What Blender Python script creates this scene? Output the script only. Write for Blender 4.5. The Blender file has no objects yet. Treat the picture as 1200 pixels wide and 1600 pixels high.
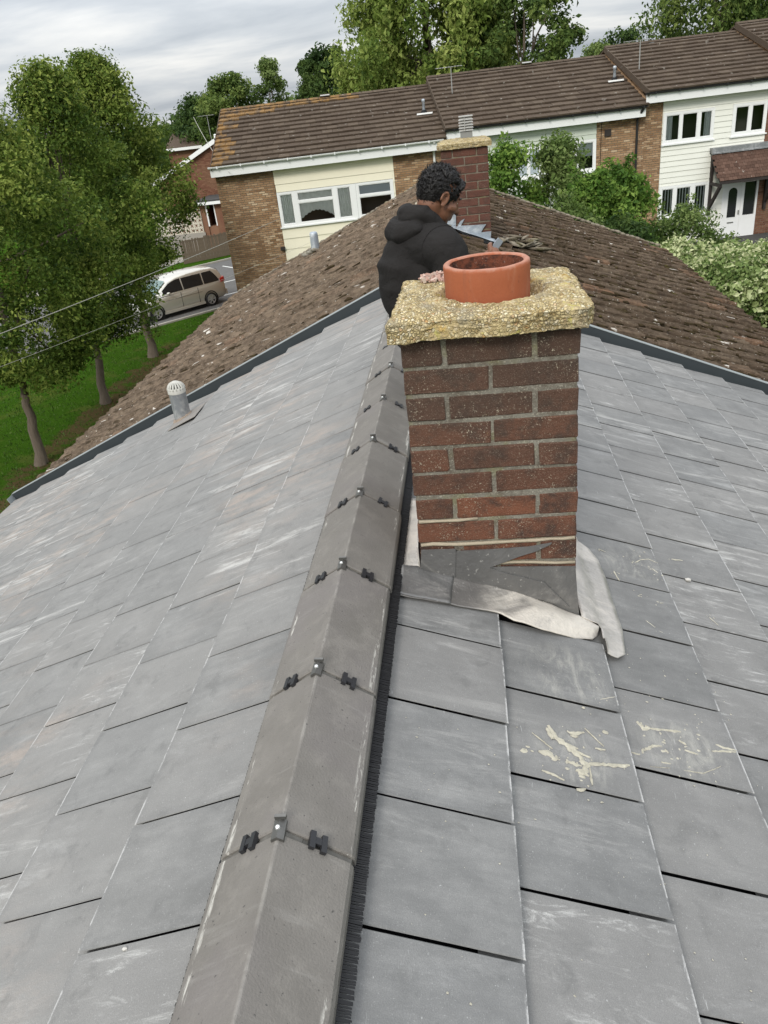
import bpy, bmesh, math, random
import numpy as np
from mathutils import Vector, Matrix, noise

R = math.radians
SC = bpy.context.scene
COL = SC.collection
random.seed(7)

# ------------------------------------------------------------------ camera
cam_d = bpy.data.cameras.new("camera")
cam = bpy.data.objects.new("camera", cam_d)
COL.objects.link(cam)
cam_d.sensor_fit = 'VERTICAL'
cam_d.sensor_height = 36.0
cam_d.lens = 27.109
cam_d.clip_start = 0.05
cam_d.clip_end = 3000
CAM_LOC = Vector((0.4024, 0.0, 1.165))
def cam_matrix(yaw, pitch, roll, loc):
    f = Vector((-math.sin(yaw) * math.cos(pitch), math.cos(yaw) * math.cos(pitch), -math.sin(pitch)))
    r = Vector((math.cos(yaw), math.sin(yaw), 0))
    u = r.cross(f)
    c, s = math.cos(roll), math.sin(roll)
    r2 = c * r + s * u
    u2 = -s * r + c * u
    m = Matrix((r2, u2, -f)).transposed().to_4x4()
    m.translation = loc
    return m
cam.matrix_world = cam_matrix(0.1427, 0.4932, -0.1217, CAM_LOC)
SC.camera = cam

# ------------------------------------------------------------------ sky + sun (overcast)
SUN_EL, SUN_AZ = R(37), R(198)          # azimuth clockwise from +Y : light from the left, a little behind
world = bpy.data.worlds.new("World")
SC.world = world
world.use_nodes = True
wn, wl = world.node_tree.nodes, world.node_tree.links
wn.clear()
wo = wn.new("ShaderNodeOutputWorld")
bg = wn.new("ShaderNodeBackground")
bg.inputs["Strength"].default_value = 0.11
sky = wn.new("ShaderNodeTexSky")
sky.sky_type = 'NISHITA'
sky.sun_disc = False
sky.sun_elevation = SUN_EL
sky.sun_rotation = SUN_AZ
tc = wn.new("ShaderNodeTexCoord")
sep = wn.new("ShaderNodeSeparateXYZ")
wl.new(tc.outputs["Generated"], sep.inputs[0])
def wmath(op, a, b=None):
    n = wn.new("ShaderNodeMath"); n.operation = op
    for i, v in enumerate((a, b)):
        if v is None: continue
        if isinstance(v, (int, float)): n.inputs[i].default_value = v
        else: wl.new(v, n.inputs[i])
    return n.outputs[0]
zc = wmath('ADD', wmath('MAXIMUM', sep.outputs[2], 0.0), 0.16)
cx_ = wmath('DIVIDE', sep.outputs[0], zc)
cy_ = wmath('DIVIDE', sep.outputs[1], zc)
comb = wn.new("ShaderNodeCombineXYZ")
wl.new(wmath('MULTIPLY', cx_, 0.55), comb.inputs[0]); wl.new(cy_, comb.inputs[1])
def wnoise(scale, detail, rough, off):
    mp = wn.new("ShaderNodeMapping"); mp.inputs["Location"].default_value = off
    wl.new(comb.outputs[0], mp.inputs[0])
    n = wn.new("ShaderNodeTexNoise")
    n.inputs["Scale"].default_value = scale; n.inputs["Detail"].default_value = detail
    n.inputs["Roughness"].default_value = rough; n.inputs["Distortion"].default_value = 0.35
    wl.new(mp.outputs[0], n.inputs["Vector"])
    return n.outputs["Fac"]
n1 = wnoise(1.15, 7, 0.55, (3.1, 1.7, 0))
n2 = wnoise(0.55, 3, 0.5, (9.2, 4.4, 2))
shade = wn.new("ShaderNodeValToRGB")
wl.new(wmath('ADD', wmath('MULTIPLY', n1, 0.7), wmath('MULTIPLY', n2, 0.35)), shade.inputs[0])
e = shade.color_ramp.elements
e[0].position = 0.40; e[0].color = (3.9, 4.3, 4.85, 1)
e[1].position = 0.66; e[1].color = (8.9, 8.8, 8.55, 1)
k = e.new(0.53); k.color = (5.9, 6.2, 6.55, 1)
mixc = wn.new("ShaderNodeMix"); mixc.data_type = 'RGBA'
mixc.inputs[0].default_value = 0.94
wl.new(sky.outputs[0], mixc.inputs[6]); wl.new(shade.outputs[0], mixc.inputs[7])
# an overcast sky is brighter overhead than at the horizon
zen = wn.new("ShaderNodeVectorMath"); zen.operation = 'SCALE'
wl.new(mixc.outputs[2], zen.inputs[0])
wl.new(wmath('ADD', 0.68, wmath('MULTIPLY', wmath('MAXIMUM', sep.outputs[2], 0.0), 1.75)), zen.inputs[3])
wl.new(zen.outputs[0], bg.inputs["Color"])
wl.new(bg.outputs[0], wo.inputs[0])

sun_d = bpy.data.lights.new("sun", 'SUN')
sun_d.energy = 1.5
sun_d.angle = R(16)
sun_d.color = (1.0, 0.955, 0.88)
sun = bpy.data.objects.new("sun", sun_d)
COL.objects.link(sun)
sdir = Vector((math.sin(SUN_AZ) * math.cos(SUN_EL), math.cos(SUN_AZ) * math.cos(SUN_EL), math.sin(SUN_EL)))
sun.rotation_euler = sdir.to_track_quat('Z', 'Y').to_euler()

SC.view_settings.view_transform = 'Standard'
SC.view_settings.look = 'None'
SC.view_settings.gamma = 1
SC.view_settings.exposure = 0.40
SC.view_settings.use_curve_mapping = False

# ------------------------------------------------------------------ helpers: objects
def link(name, data=None, parent=None, loc=None, kind=None, label=None, mat4=None):
    o = bpy.data.objects.new(name, data)
    COL.objects.link(o)
    if parent is not None: o.parent = parent
    if mat4 is not None: o.matrix_local = mat4
    elif loc is not None: o.location = loc
    if kind: o["kind"] = kind
    if label: o["label"] = label
    return o
def thing(name, label, cat, loc=(0, 0, 0), rotz=0, group=None, data=None):
    o = link(name, data)
    o.location = loc; o.rotation_euler = (0, 0, rotz)
    o["label"] = label; o["category"] = cat
    if group: o["group"] = group
    return o

class MB:
    """collects simple solids into one mesh"""
    def __init__(self): self.v, self.f, self.uv = [], [], None
    def add(self, vs, fs):
        b = len(self.v); self.v += [tuple(p) for p in vs]; self.f += [tuple(b + i for i in q) for q in fs]
    def box(self, a, b, M=None):
        (x0, y0, z0), (x1, y1, z1) = a, b
        vs = [(x0,y0,z0),(x1,y0,z0),(x1,y1,z0),(x0,y1,z0),(x0,y0,z1),(x1,y0,z1),(x1,y1,z1),(x0,y1,z1)]
        if M is not None: vs = [M @ Vector(p) for p in vs]
        self.add(vs, [(3,2,1,0),(4,5,6,7),(0,1,5,4),(1,2,6,5),(2,3,7,6),(3,0,4,7)])
    def tube(self, pts, radii, n=8, cap=True):
        pts = [Vector(p) for p in pts]
        if isinstance(radii, (int, float)): radii = [radii] * len(pts)
        b = len(self.v); up = None
        for i, p in enumerate(pts):
            d = (pts[min(i + 1, len(pts) - 1)] - pts[max(i - 1, 0)])
            d = d.normalized() if d.length > 1e-9 else Vector((0, 0, 1))
            if up is None: up = Vector((1, 0, 0)) if abs(d.x) < 0.8 else Vector((0, 1, 0))
            s = d.cross(up)
            s = s.normalized() if s.length > 1e-6 else d.orthogonal().normalized()
            t = s.cross(d).normalized(); up = t
            for k in range(n):
                a = 2 * math.pi * k / n
                self.v.append(tuple(p + radii[i] * (math.cos(a) * s + math.sin(a) * t)))
        for i in range(len(pts) - 1):
            for k in range(n):
                a0, a1 = b + i * n + k, b + i * n + (k + 1) % n
                self.f.append((a0, a1, a1 + n, a0 + n))
        if cap:
            self.f.append(tuple(b + k for k in reversed(range(n))))
            self.f.append(tuple(b + (len(pts) - 1) * n + k for k in range(n)))
    def lathe(self, prof, center=(0, 0, 0), n=24, M=None):
        b = len(self.v)
        for r, z in prof:
            for k in range(n):
                a = 2 * math.pi * k / n
                p = Vector((center[0] + r * math.cos(a), center[1] + r * math.sin(a), center[2] + z))
                self.v.append(tuple(M @ p if M is not None else p))
        for i in range(len(prof) - 1):
            for k in range(n):
                a0, a1 = b + i * n + k, b + i * n + (k + 1) % n
                self.f.append((a0, a1, a1 + n, a0 + n))
    def prism(self, poly, d0, d1, fn):
        """poly 2D list, extruded between d0 and d1; fn(a,b,d)->xyz"""
        n = len(poly)
        vs = [fn(a, b, d0) for a, b in poly] + [fn(a, b, d1) for a, b in poly]
        self.add(vs, [tuple(range(n))[::-1], tuple(range(n, 2 * n))] + [(i, (i + 1) % n, n + (i + 1) % n, n + i) for i in range(n)])
    def mesh(self, name, mats, smooth=False, recalc=True):
        me = bpy.data.meshes.new(name)
        me.from_pydata(self.v, [], self.f)
        if recalc:
            bm = bmesh.new(); bm.from_mesh(me)
            bmesh.ops.recalc_face_normals(bm, faces=bm.faces); bm.to_mesh(me); bm.free()
        for m in (mats if isinstance(mats, (list, tuple)) else [mats]): me.materials.append(m)
        if smooth: me.shade_smooth()
        me.update()
        return me
    def build(self, name, mats, parent=None, kind=None, label=None, smooth=False, loc=None, mat4=None):
        return link(name, self.mesh(name, mats, smooth), parent, loc, kind, label, mat4)

def cham_box(sx, sy, sz, c=0.004, jit=0.0, bottom=False, rnd=None):
    """box centred on x,y with its top at z=0 and chamfered top edges (and bottom if asked); returns verts, faces"""
    rnd = rnd or random
    hx, hy = sx / 2, sy / 2
    def ring(ix, iy, z): return [(-ix, -iy, z), (ix, -iy, z), (ix, iy, z), (-ix, iy, z)]
    rings = [ring(hx - c, hy - c, 0), ring(hx, hy, -c), ring(hx, hy, -sz + (c if bottom else 0))]
    if bottom: rings.append(ring(hx - c, hy - c, -sz))
    vs = [p for r in rings for p in r]
    if jit: vs = [(x + rnd.uniform(-jit, jit), y + rnd.uniform(-jit, jit), z + rnd.uniform(-jit, jit)) for x, y, z in vs]
    fs = [(0, 1, 2, 3)]
    for i in range(len(rings) - 1):
        for k in range(4):
            fs.append((i * 4 + k, (i + 1) * 4 + k, (i + 1) * 4 + (k + 1) % 4, i * 4 + (k + 1) % 4))
    n = (len(rings) - 1) * 4
    fs.append((n + 3, n + 2, n + 1, n))
    return vs, fs

def mesh_from(name, vs, fs, mats, uvf=None, smooth=False):
    me = bpy.data.meshes.new(name)
    me.from_pydata([tuple(v) for v in vs], [], fs)
    bm = bmesh.new(); bm.from_mesh(me)
    bmesh.ops.recalc_face_normals(bm, faces=bm.faces); bm.to_mesh(me); bm.free()
    for m in (mats if isinstance(mats, (list, tuple)) else [mats]): me.materials.append(m)
    if uvf:
        uv = me.uv_layers.new(name="UVMap")
        for l in me.loops: uv.data[l.index].uv = uvf(me.vertices[l.vertex_index].co)
    if smooth: me.shade_smooth()
    return me

def fast_mesh(name, co, faces_n, mats, attr=None):
    """co (N,3) verts used consecutively by faces_n-gons"""
    me = bpy.data.meshes.new(name)
    n = len(co); nf = n // faces_n
    me.vertices.add(n); me.vertices.foreach_set("co", np.ascontiguousarray(co, dtype=np.float32).ravel())
    me.loops.add(n); me.loops.foreach_set("vertex_index", np.arange(n, dtype=np.int32))
    me.polygons.add(nf)
    me.polygons.foreach_set("loop_start", np.arange(0, n, faces_n, dtype=np.int32))
    me.polygons.foreach_set("loop_total", np.full(nf, faces_n, dtype=np.int32))
    if attr is not None:
        a = me.attributes.new("tint", 'FLOAT', 'POINT'); a.data.foreach_set("value", np.ascontiguousarray(attr, dtype=np.float32))
    for m in (mats if isinstance(mats, (list, tuple)) else [mats]): me.materials.append(m)
    me.update(calc_edges=True)
    return me

# ------------------------------------------------------------------ helpers: materials
class NT:
    def __init__(self, name, rough=0.7, spec=0.3, metal=0.0):
        self.m = bpy.data.materials.new(name); self.m.use_nodes = True
        self.t = self.m.node_tree; self.n = self.t.nodes; self.l = self.t.links
        self.p = self.n["Principled BSDF"]
        self.p.inputs["Roughness"].default_value = rough
        self.p.inputs["Specular IOR Level"].default_value = spec
        self.p.inputs["Metallic"].default_value = metal
        self._tc = None
    def set(self, sock, v):
        s = self.p.inputs[sock]
        if hasattr(v, "links"): self.l.new(v, s)
        else: s.default_value = v
    def put(self, node, i, v):
        if v is None: return
        if hasattr(v, "links"): self.l.new(v, node.inputs[i])
        else: node.inputs[i].default_value = v
    def coord(self, kind="Object"):
        if self._tc is None: self._tc = self.n.new("ShaderNodeTexCoord")
        return self._tc.outputs[kind]
    def pos(self):
        return self.n.new("ShaderNodeNewGeometry").outputs["Position"]
    def island(self): return self.n.new("ShaderNodeNewGeometry").outputs["Random Per Island"]
    def rand(self): return self.n.new("ShaderNodeObjectInfo").outputs["Random"]
    def map(self, v, scale=(1, 1, 1), loc=(0, 0, 0), rot=(0, 0, 0)):
        n = self.n.new("ShaderNodeMapping"); self.l.new(v, n.inputs[0])
        n.inputs["Scale"].default_value = scale; n.inputs["Location"].default_value = loc; n.inputs["Rotation"].default_value = rot
        return n.outputs[0]
    def noise(self, v, scale, detail=4, rough=0.55, w=None, dist=0.0, col=False):
        n = self.n.new("ShaderNodeTexNoise")
        if w is not None: n.noise_dimensions = '4D'; self.put(n, "W", w)
        self.l.new(v, n.inputs["Vector"]); n.inputs["Scale"].default_value = scale
        n.inputs["Detail"].default_value = detail; n.inputs["Roughness"].default_value = rough; n.inputs["Distortion"].default_value = dist
        return n.outputs["Color" if col else "Fac"]
    def voronoi(self, v, scale, feat='F1', out="Distance", rand=1.0):
        n = self.n.new("ShaderNodeTexVoronoi"); n.feature = feat
        self.l.new(v, n.inputs["Vector"]); n.inputs["Scale"].default_value = scale
        if "Randomness" in n.inputs: n.inputs["Randomness"].default_value = rand
        return n.outputs[out]
    def math(self, op, a, b=None, c=None, clamp=False):
        n = self.n.new("ShaderNodeMath"); n.operation = op; n.use_clamp = clamp
        self.put(n, 0, a); self.put(n, 1, b); self.put(n, 2, c)
        return n.outputs[0]
    def step(self, v, lo, hi):
        n = self.n.new("ShaderNodeMapRange"); n.interpolation_type = 'SMOOTHSTEP'
        self.put(n, 0, v); n.inputs[1].default_value = lo; n.inputs[2].default_value = hi
        n.inputs[3].default_value = 0; n.inputs[4].default_value = 1
        return n.outputs[0]
    def mix(self, f, a, b, mode='MIX'):
        n = self.n.new("ShaderNodeMix"); n.data_type = 'RGBA'; n.blend_type = mode
        self.put(n, 0, f)
        for i, v in ((6, a), (7, b)):
            if isinstance(v, tuple): v = (*v, 1) if len(v) == 3 else v
            self.put(n, i, v)
        return n.outputs[2]
    def ramp(self, f, stops):
        n = self.n.new("ShaderNodeValToRGB"); self.put(n, 0, f)
        el = n.color_ramp.elements
        while len(el) < len(stops): el.new(0.5)
        for e_, (p, c) in zip(el, stops): e_.position = p; e_.color = (*c, 1)
        return n.outputs[0]
    def sepx(self, v):
        n = self.n.new("ShaderNodeSeparateXYZ"); self.l.new(v, n.inputs[0]); return n.outputs
    def attr(self, name, out="Fac"):
        n = self.n.new("ShaderNodeAttribute"); n.attribute_name = name; return n.outputs[out]
    def bump(self, h, dist=0.002, strength=1.0, prev=None):
        n = self.n.new("ShaderNodeBump"); n.inputs["Distance"].default_value = dist; n.inputs["Strength"].default_value = strength
        self.put(n, "Height", h)
        if prev is not None: self.l.new(prev, n.inputs["Normal"])
        self.l.new(n.outputs[0], self.p.inputs["Normal"]); return n.outputs[0]
def plain(name, col, rough=0.6, spec=0.3, metal=0.0, var=0.12, scale=6.0, bump=0.0):
    t = NT(name, rough, spec, metal)
    v = t.coord("Object")
    nz = t.noise(v, scale, 5)
    lo = tuple(c * (1 - var) for c in col); hi = tuple(min(1, c * (1 + var)) for c in col)
    t.set("Base Color", t.mix(nz, lo, hi))
    if bump: t.bump(t.noise(v, scale * 12, 4), bump)
    return t.m
# ------------------------------------------------------------------ materials
def mat_new_tile():
    t = NT("grey_concrete_tile", 0.7, 0.16)
    uv = t.coord("UV"); rnd = t.math('FRACT', t.math('ADD', t.rand(), t.island()))
    w = t.math('MULTIPLY', rnd, 37.0)
    x, y, _ = t.sepx(uv)
    pos = t.pos(); px, py, pz = t.sepx(pos)
    cloud = t.math('ADD', t.math('MULTIPLY', t.noise(uv, 6, 7, 0.68, w), 0.65), t.math('MULTIPLY', t.noise(t.map(uv, (34, 9, 1), rot=(0, 0, 0.15)), 1.0, 6, 0.7, w), 0.38))
    base = t.ramp(cloud, [(0.30, (0.128, 0.127, 0.123)), (0.50, (0.178, 0.176, 0.170)), (0.72, (0.262, 0.258, 0.247))])
    tone = t.step(rnd, 0, 1)
    base = t.mix(t.math('MULTIPLY', tone, 0.45), base, t.mix(t.step(rnd, 0.35, 0.6), (0.185, 0.189, 0.191), (0.245, 0.235, 0.222)))
    # chalky bloom: broad streaks dragged across the tile
    st = t.noise(t.map(uv, (20, 5, 1), rot=(0, 0, 0.2)), 1.0, 8, 0.72, w, 0.9)
    amt = t.step(t.noise(uv, 2.2, 2, 0.5, t.math('ADD', w, 5.0)), 0.50, 0.74)
    base = t.mix(t.math('MULTIPLY', t.math('MULTIPLY', t.step(st, 0.46, 0.74), amt), 0.62), base, (0.47, 0.465, 0.45))
    # pinkish brick dust trodden over the left slope
    dust = t.step(t.noise(pos, 0.62, 4, 0.62), 0.43, 0.60)
    left = t.step(px, 0.1, -0.5)
    dn = t.step(t.noise(t.map(uv, (12, 5, 1)), 1.0, 6, 0.7, w), 0.40, 0.72)
    base = t.mix(t.math('MULTIPLY', t.math('MULTIPLY', t.math('MULTIPLY', dust, left), dn), 0.9), base, (0.39, 0.305, 0.245))
    base = t.mix(t.math('MULTIPLY', left, 0.22), base, (0.32, 0.310, 0.288))  # whole left slope evenly a little paler
    # trodden mortar dust round the two splashes
    for sx_, sy_, ra in ((0.60, 1.42, 0.13), (0.90, 1.55, 0.15), (0.95, 2.50, 0.16), (0.62, 1.72, 0.16)):
        dd = t.math('ADD', t.math('POWER', t.math('SUBTRACT', px, sx_), 2.0), t.math('POWER', t.math('SUBTRACT', py, sy_), 2.0))
        mk_ = t.math('MULTIPLY', t.step(dd, ra * ra, 0.0), t.step(t.noise(t.map(pos, (22, 9, 22), rot=(0, 0, 0.7)), 1.0, 7, 0.75, dist=1.0), 0.42, 0.68))
        base = t.mix(t.math('MULTIPLY', mk_, 0.55), base, (0.44, 0.425, 0.375))
    # chalky wipes that run on across several tiles
    wp = t.math('MULTIPLY', t.step(t.noise(t.map(pos, (1.7, 11, 1.7), rot=(0, 0, 0.12)), 1.0, 8, 0.76, dist=0.5), 0.50, 0.66), t.step(t.noise(pos, 0.8, 3, 0.55), 0.44, 0.58))
    base = t.mix(t.math('MULTIPLY', wp, t.math('ADD', 0.45, t.math('MULTIPLY', left, 0.45))), base, (0.52, 0.505, 0.475))
    # rubbed white smears on a few tiles
    sm = t.math('MULTIPLY', t.step(rnd, 0.84, 0.93), t.step(t.noise(t.map(uv, (24, 5, 1), rot=(0, 0, 0.3)), 1.0, 8, 0.78, w, 1.2), 0.50, 0.70))
    base = t.mix(t.math('MULTIPLY', t.math('MULTIPLY', sm, t.step(t.noise(uv, 5, 3, 0.6, w), 0.40, 0.60)), 0.75), base, (0.60, 0.59, 0.56))
    # softly darker along the tail and joint edges, pale chipped arris
    edge = t.math('MINIMUM', t.math('MINIMUM', x, t.math('SUBTRACT', 0.2955, x)), y)
    base = t.mix(t.math('MULTIPLY', t.math('MULTIPLY', t.step(edge, 0.030, 0.0), t.noise(uv, 18, 4, 0.6, w)), 0.42), base, (0.13, 0.13, 0.13))
    base = t.mix(t.math('MULTIPLY', t.step(t.noise(uv, 11, 5, 0.7, w, 0.6), 0.52, 0.70), 0.42), base, (0.115, 0.114, 0.110))
    chip = t.math('MULTIPLY', t.step(t.math('ADD', y, t.math('MULTIPLY', t.noise(uv, 60, 3, 0.6, w), 0.006)), 0.0115, 0.005), t.step(t.noise(t.map(uv, (13, 30, 1)), 1.0, 6, 0.78, w), 0.44, 0.54))
    base = t.mix(t.math('MULTIPLY', chip, 0.8), base, (0.56, 0.55, 0.53))
    # fine spatter, grain, scratches
    sp = t.step(t.noise(uv, 130, 2, 0.5, w), 0.70, 0.76)
    base = t.mix(t.math('MULTIPLY', sp, 0.45), base, (0.55, 0.55, 0.53))
    gr = t.noise(uv, 420, 2, 0.5)
    base = t.mix(t.math('MULTIPLY', t.step(gr, 0.35, 0.7), 0.26), base, (0.085, 0.085, 0.083))
    base = t.mix(t.math('MULTIPLY', t.step(t.noise(uv, 250, 3, 0.6, w), 0.60, 0.68), 0.28), base, (0.42, 0.415, 0.40))
    scr = t.step(t.noise(t.map(uv, (14, 150, 1), rot=(0, 0, 0.6)), 1.0, 2, 0.5, w, 1.4), 0.735, 0.76)
    base = t.mix(t.math('MULTIPLY', scr, 0.5), base, (0.5, 0.5, 0.49))
    t.set("Base Color", base)
    t.set("Roughness", t.math('ADD', 0.58, t.math('MULTIPLY', cloud, 0.24)))
    t.bump(t.math('ADD', t.math('MULTIPLY', gr, 0.5), t.noise(uv, 60, 4, 0.6, w)), 0.0012)
    return t.m
def mat_ridge():
    t = NT("grey_brown_ridge_concrete", 0.62, 0.25)
    v = t.coord("Object"); w = t.math('MULTIPLY', t.rand(), 31.0)
    x, y, z = t.sepx(v)
    c = t.noise(v, 9, 6, 0.6, w)
    base = t.mix(c, (0.112, 0.102, 0.090), (0.208, 0.192, 0.172))
    base = t.mix(t.math('MULTIPLY', t.step(t.noise(v, 3.5, 3, 0.5, w), 0.5, 0.7), 0.55), base, (0.165, 0.148, 0.142))
    base = t.mix(t.math('MULTIPLY', t.step(t.noise(v, 16, 5, 0.7, w), 0.48, 0.68), 0.35), base, (0.245, 0.226, 0.200))
    base = t.mix(t.math('MULTIPLY', t.step(t.noise(t.map(v, (3, 22, 3)), 1, 5, 0.7, w), 0.56, 0.72), 0.25), base, (0.34, 0.325, 0.30))
    # worn pale lines where the tile turns down, broken up
    ax = t.math('ABSOLUTE', x)
    line = t.math('MULTIPLY', t.step(ax, 0.110, 0.118), t.step(ax, 0.126, 0.119))
    brk = t.step(t.noise(t.map(v, (50, 7, 50)), 1, 6, 0.75, w), 0.52, 0.59)
    base = t.mix(t.math('MULTIPLY', t.math('MULTIPLY', line, brk), 0.8), base, (0.52, 0.50, 0.45))
    cr = t.math('MULTIPLY', t.step(ax, 0.006, 0.001), t.step(t.noise(t.map(v, (9, 14, 9)), 1, 4, 0.6, w), 0.45, 0.6))
    base = t.mix(t.math('MULTIPLY', cr, 0.22), base, (0.42, 0.40, 0.36))
    pits = t.step(t.noise(v, 150, 3, 0.5, w), 0.66, 0.72)
    base = t.mix(t.math('MULTIPLY', pits, 0.75), base, (0.05, 0.048, 0.045))
    wh = t.step(t.noise(t.map(v, (25, 50, 25)), 1, 5, 0.75, w, 1.2), 0.70, 0.76)
    base = t.mix(t.math('MULTIPLY', wh, 0.5), base, (0.52, 0.5, 0.46))
    t.set("Base Color", base)
    t.bump(t.noise(v, 220, 4, 0.6), 0.0014)
    return t.m
def mat_chimney_brick(name, a, b, dark, speck=1.0, ztop=None):
    t = NT(name, 0.85, 0.2)
    v = t.coord("Object"); r = t.rand(); w = t.math('MULTIPLY', r, 57.0)
    base = t.ramp(r, [(0.0, a), (0.55, b), (1.0, tuple((p + q) / 2 for p, q in zip(a, dark)))])
    base = t.mix(t.step(t.noise(v, 14, 6, 0.65, w), 0.42, 0.68), base, dark)
    if ztop is not None:      # upper courses are the more weathered
        z = t.sepx(t.pos())[2]
        base = t.mix(t.math('MULTIPLY', t.step(z, ztop - 0.5, ztop), 0.75), base, (0.082, 0.057, 0.043))
    face = t.noise(v, 60, 5, 0.7, w)
    base = t.mix(t.math('MULTIPLY', face, 0.5), base, tuple(c * 0.45 for c in dark))
    s1 = t.step(t.noise(v, 210, 3, 0.65, w), 0.575, 0.65)
    patch = t.step(t.noise(v, 11, 4, 0.7, t.math('ADD', w, 9.0)), 0.42, 0.66)
    base = t.mix(t.math('MULTIPLY', t.math('MULTIPLY', s1, patch), 0.9 * speck), base, (0.44, 0.385, 0.285))
    s3 = t.step(t.noise(v, 420, 2, 0.6, w), 0.58, 0.66)
    base = t.mix(t.math('MULTIPLY', s3, 0.32 * speck), base, (0.40, 0.33, 0.25))
    s2 = t.step(t.noise(v, 90, 3, 0.6, w), 0.70, 0.75)
    base = t.mix(t.math('MULTIPLY', s2, 0.6 * speck), base, (0.42, 0.36, 0.15))
    t.set("Base Color", base)
    b0 = t.bump(t.noise(v, 46, 5, 0.7, w), 0.006)
    t.bump(t.noise(v, 260, 3, 0.6, w), 0.003, prev=b0)
    return t.m
def mat_mortar(name="pale_gritty_mortar", lo=(0.150, 0.136, 0.108), hi=(0.300, 0.280, 0.232)):
    t = NT(name, 0.9, 0.15)
    v = t.coord("Object")
    c = t.mix(t.noise(v, 22, 6, 0.7), lo, hi)
    c = t.mix(t.math('MULTIPLY', t.step(t.noise(v, 10, 6, 0.75), 0.45, 0.62), 0.6), c, (0.105, 0.080, 0.058))
    c = t.mix(t.math('MULTIPLY', t.step(t.noise(v, 190, 3, 0.6), 0.56, 0.66), 0.5), c, (0.50, 0.46, 0.37))
    c = t.mix(t.math('MULTIPLY', t.step(t.noise(v, 6, 4, 0.6), 0.52, 0.66), 0.5), c, (0.23, 0.22, 0.09))
    t.set("Base Color", c); t.bump(t.noise(v, 150, 5, 0.7), 0.006)
    return t.m
def mat_cap():
    t = NT("weathered_pebbled_concrete", 0.9, 0.15)
    v = t.coord("Object")
    cell = t.n.new("ShaderNodeTexVoronoi"); t.l.new(v, cell.inputs["Vector"]); cell.inputs["Scale"].default_value = 118
    sx, sy, sz = t.sepx(cell.outputs["Color"])
    c = t.ramp(sx, [(0.0, (0.34, 0.245, 0.110)), (0.35, (0.52, 0.41, 0.205)), (0.7, (0.66, 0.54, 0.305)), (0.88, (0.76, 0.68, 0.48)), (1.0, (0.46, 0.27, 0.11))])
    ed = t.voronoi(v, 118, 'DISTANCE_TO_EDGE')
    mtx = t.math('MULTIPLY', t.step(t.noise(v, 16, 5, 0.65), 0.48, 0.64), 0.75)          # cement matrix still covers about half the pebbles
    c = t.mix(t.math('MULTIPLY', mtx, 0.8), c, t.mix(t.noise(v, 60, 5, 0.7), (0.30, 0.225, 0.115), (0.62, 0.50, 0.28)))
    c = t.mix(t.math('MULTIPLY', t.math('MULTIPLY', t.step(ed, 0.10, 0.0), t.math('SUBTRACT', 1.0, mtx)), 0.7), c, (0.17, 0.13, 0.07))
    c = t.mix(t.math('MULTIPLY', t.step(t.noise(v, 210, 3, 0.6), 0.60, 0.68), 0.6), c, (0.14, 0.11, 0.06))
    c = t.mix(t.math('MULTIPLY', t.step(t.noise(v, 9, 5, 0.65), 0.50, 0.66), 0.55), c, (0.30, 0.265, 0.195))
    c = t.mix(t.math('MULTIPLY', t.step(t.noise(v, 7, 5, 0.7, dist=0.6), 0.57, 0.66), 0.7), c, (0.50, 0.31, 0.07))
    c = t.mix(t.math('MULTIPLY', t.step(t.noise(v, 16, 5, 0.7, dist=0.6), 0.60, 0.68), 0.6), c, (0.46, 0.42, 0.08))
    c = t.mix(t.math('MULTIPLY', t.step(t.noise(v, 24, 5, 0.7), 0.62, 0.70), 0.7), c, (0.10, 0.09, 0.06))
    t.set("Base Color", c)
    t.bump(t.math('ADD', t.math('MULTIPLY', t.step(ed, 0.0, 0.22), t.math('SUBTRACT', 1.0, mtx)), t.math('MULTIPLY', t.noise(v, 190, 5, 0.7), 0.9)), 0.0042)
    return t.m
def mat_terracotta():
    t = NT("orange_terracotta", 0.72, 0.25)
    v = t.coord("Object"); x, y, z = t.sepx(v)
    c = t.mix(t.noise(v, 14, 5, 0.6), (0.285, 0.080, 0.034), (0.38, 0.118, 0.054))
    c = t.mix(t.math('MULTIPLY', t.step(t.noise(t.map(v, (20, 20, 5)), 1, 5, 0.7), 0.55, 0.72), 0.35), c, (0.40, 0.19, 0.115))
    c = t.mix(t.math('MULTIPLY', t.step(t.noise(v, 70, 4, 0.7), 0.60, 0.70), 0.5), c, (0.20, 0.07, 0.04))
    c = t.mix(t.math('MULTIPLY', t.step(t.math('ADD', z, t.math('MULTIPLY', t.noise(v, 25, 4, 0.7), 0.03)), 0.742, 0.752), 0.6), c, (0.42, 0.24, 0.18))
    c = t.mix(t.math('MULTIPLY', t.step(t.noise(t.map(v, (26, 26, 3)), 1, 5, 0.7), 0.52, 0.70), 0.4), c, (0.22, 0.085, 0.05))
    t.set("Base Color", c); t.bump(t.noise(v, 160, 4, 0.6), 0.0009)
    return t.m
def mat_soot():
    t = NT("sooty_terracotta", 0.9, 0.1)
    v = t.coord("Object")
    c = t.mix(t.step(t.noise(v, 40, 5, 0.7), 0.4, 0.65), (0.16, 0.055, 0.032), (0.045, 0.025, 0.02))
    c = t.mix(t.math('MULTIPLY', t.step(t.noise(v, 120, 3, 0.6), 0.62, 0.7), 0.6), c, (0.30, 0.20, 0.16))
    t.set("Base Color", c); t.bump(t.noise(v, 90, 4, 0.6), 0.004)
    return t.m
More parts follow.
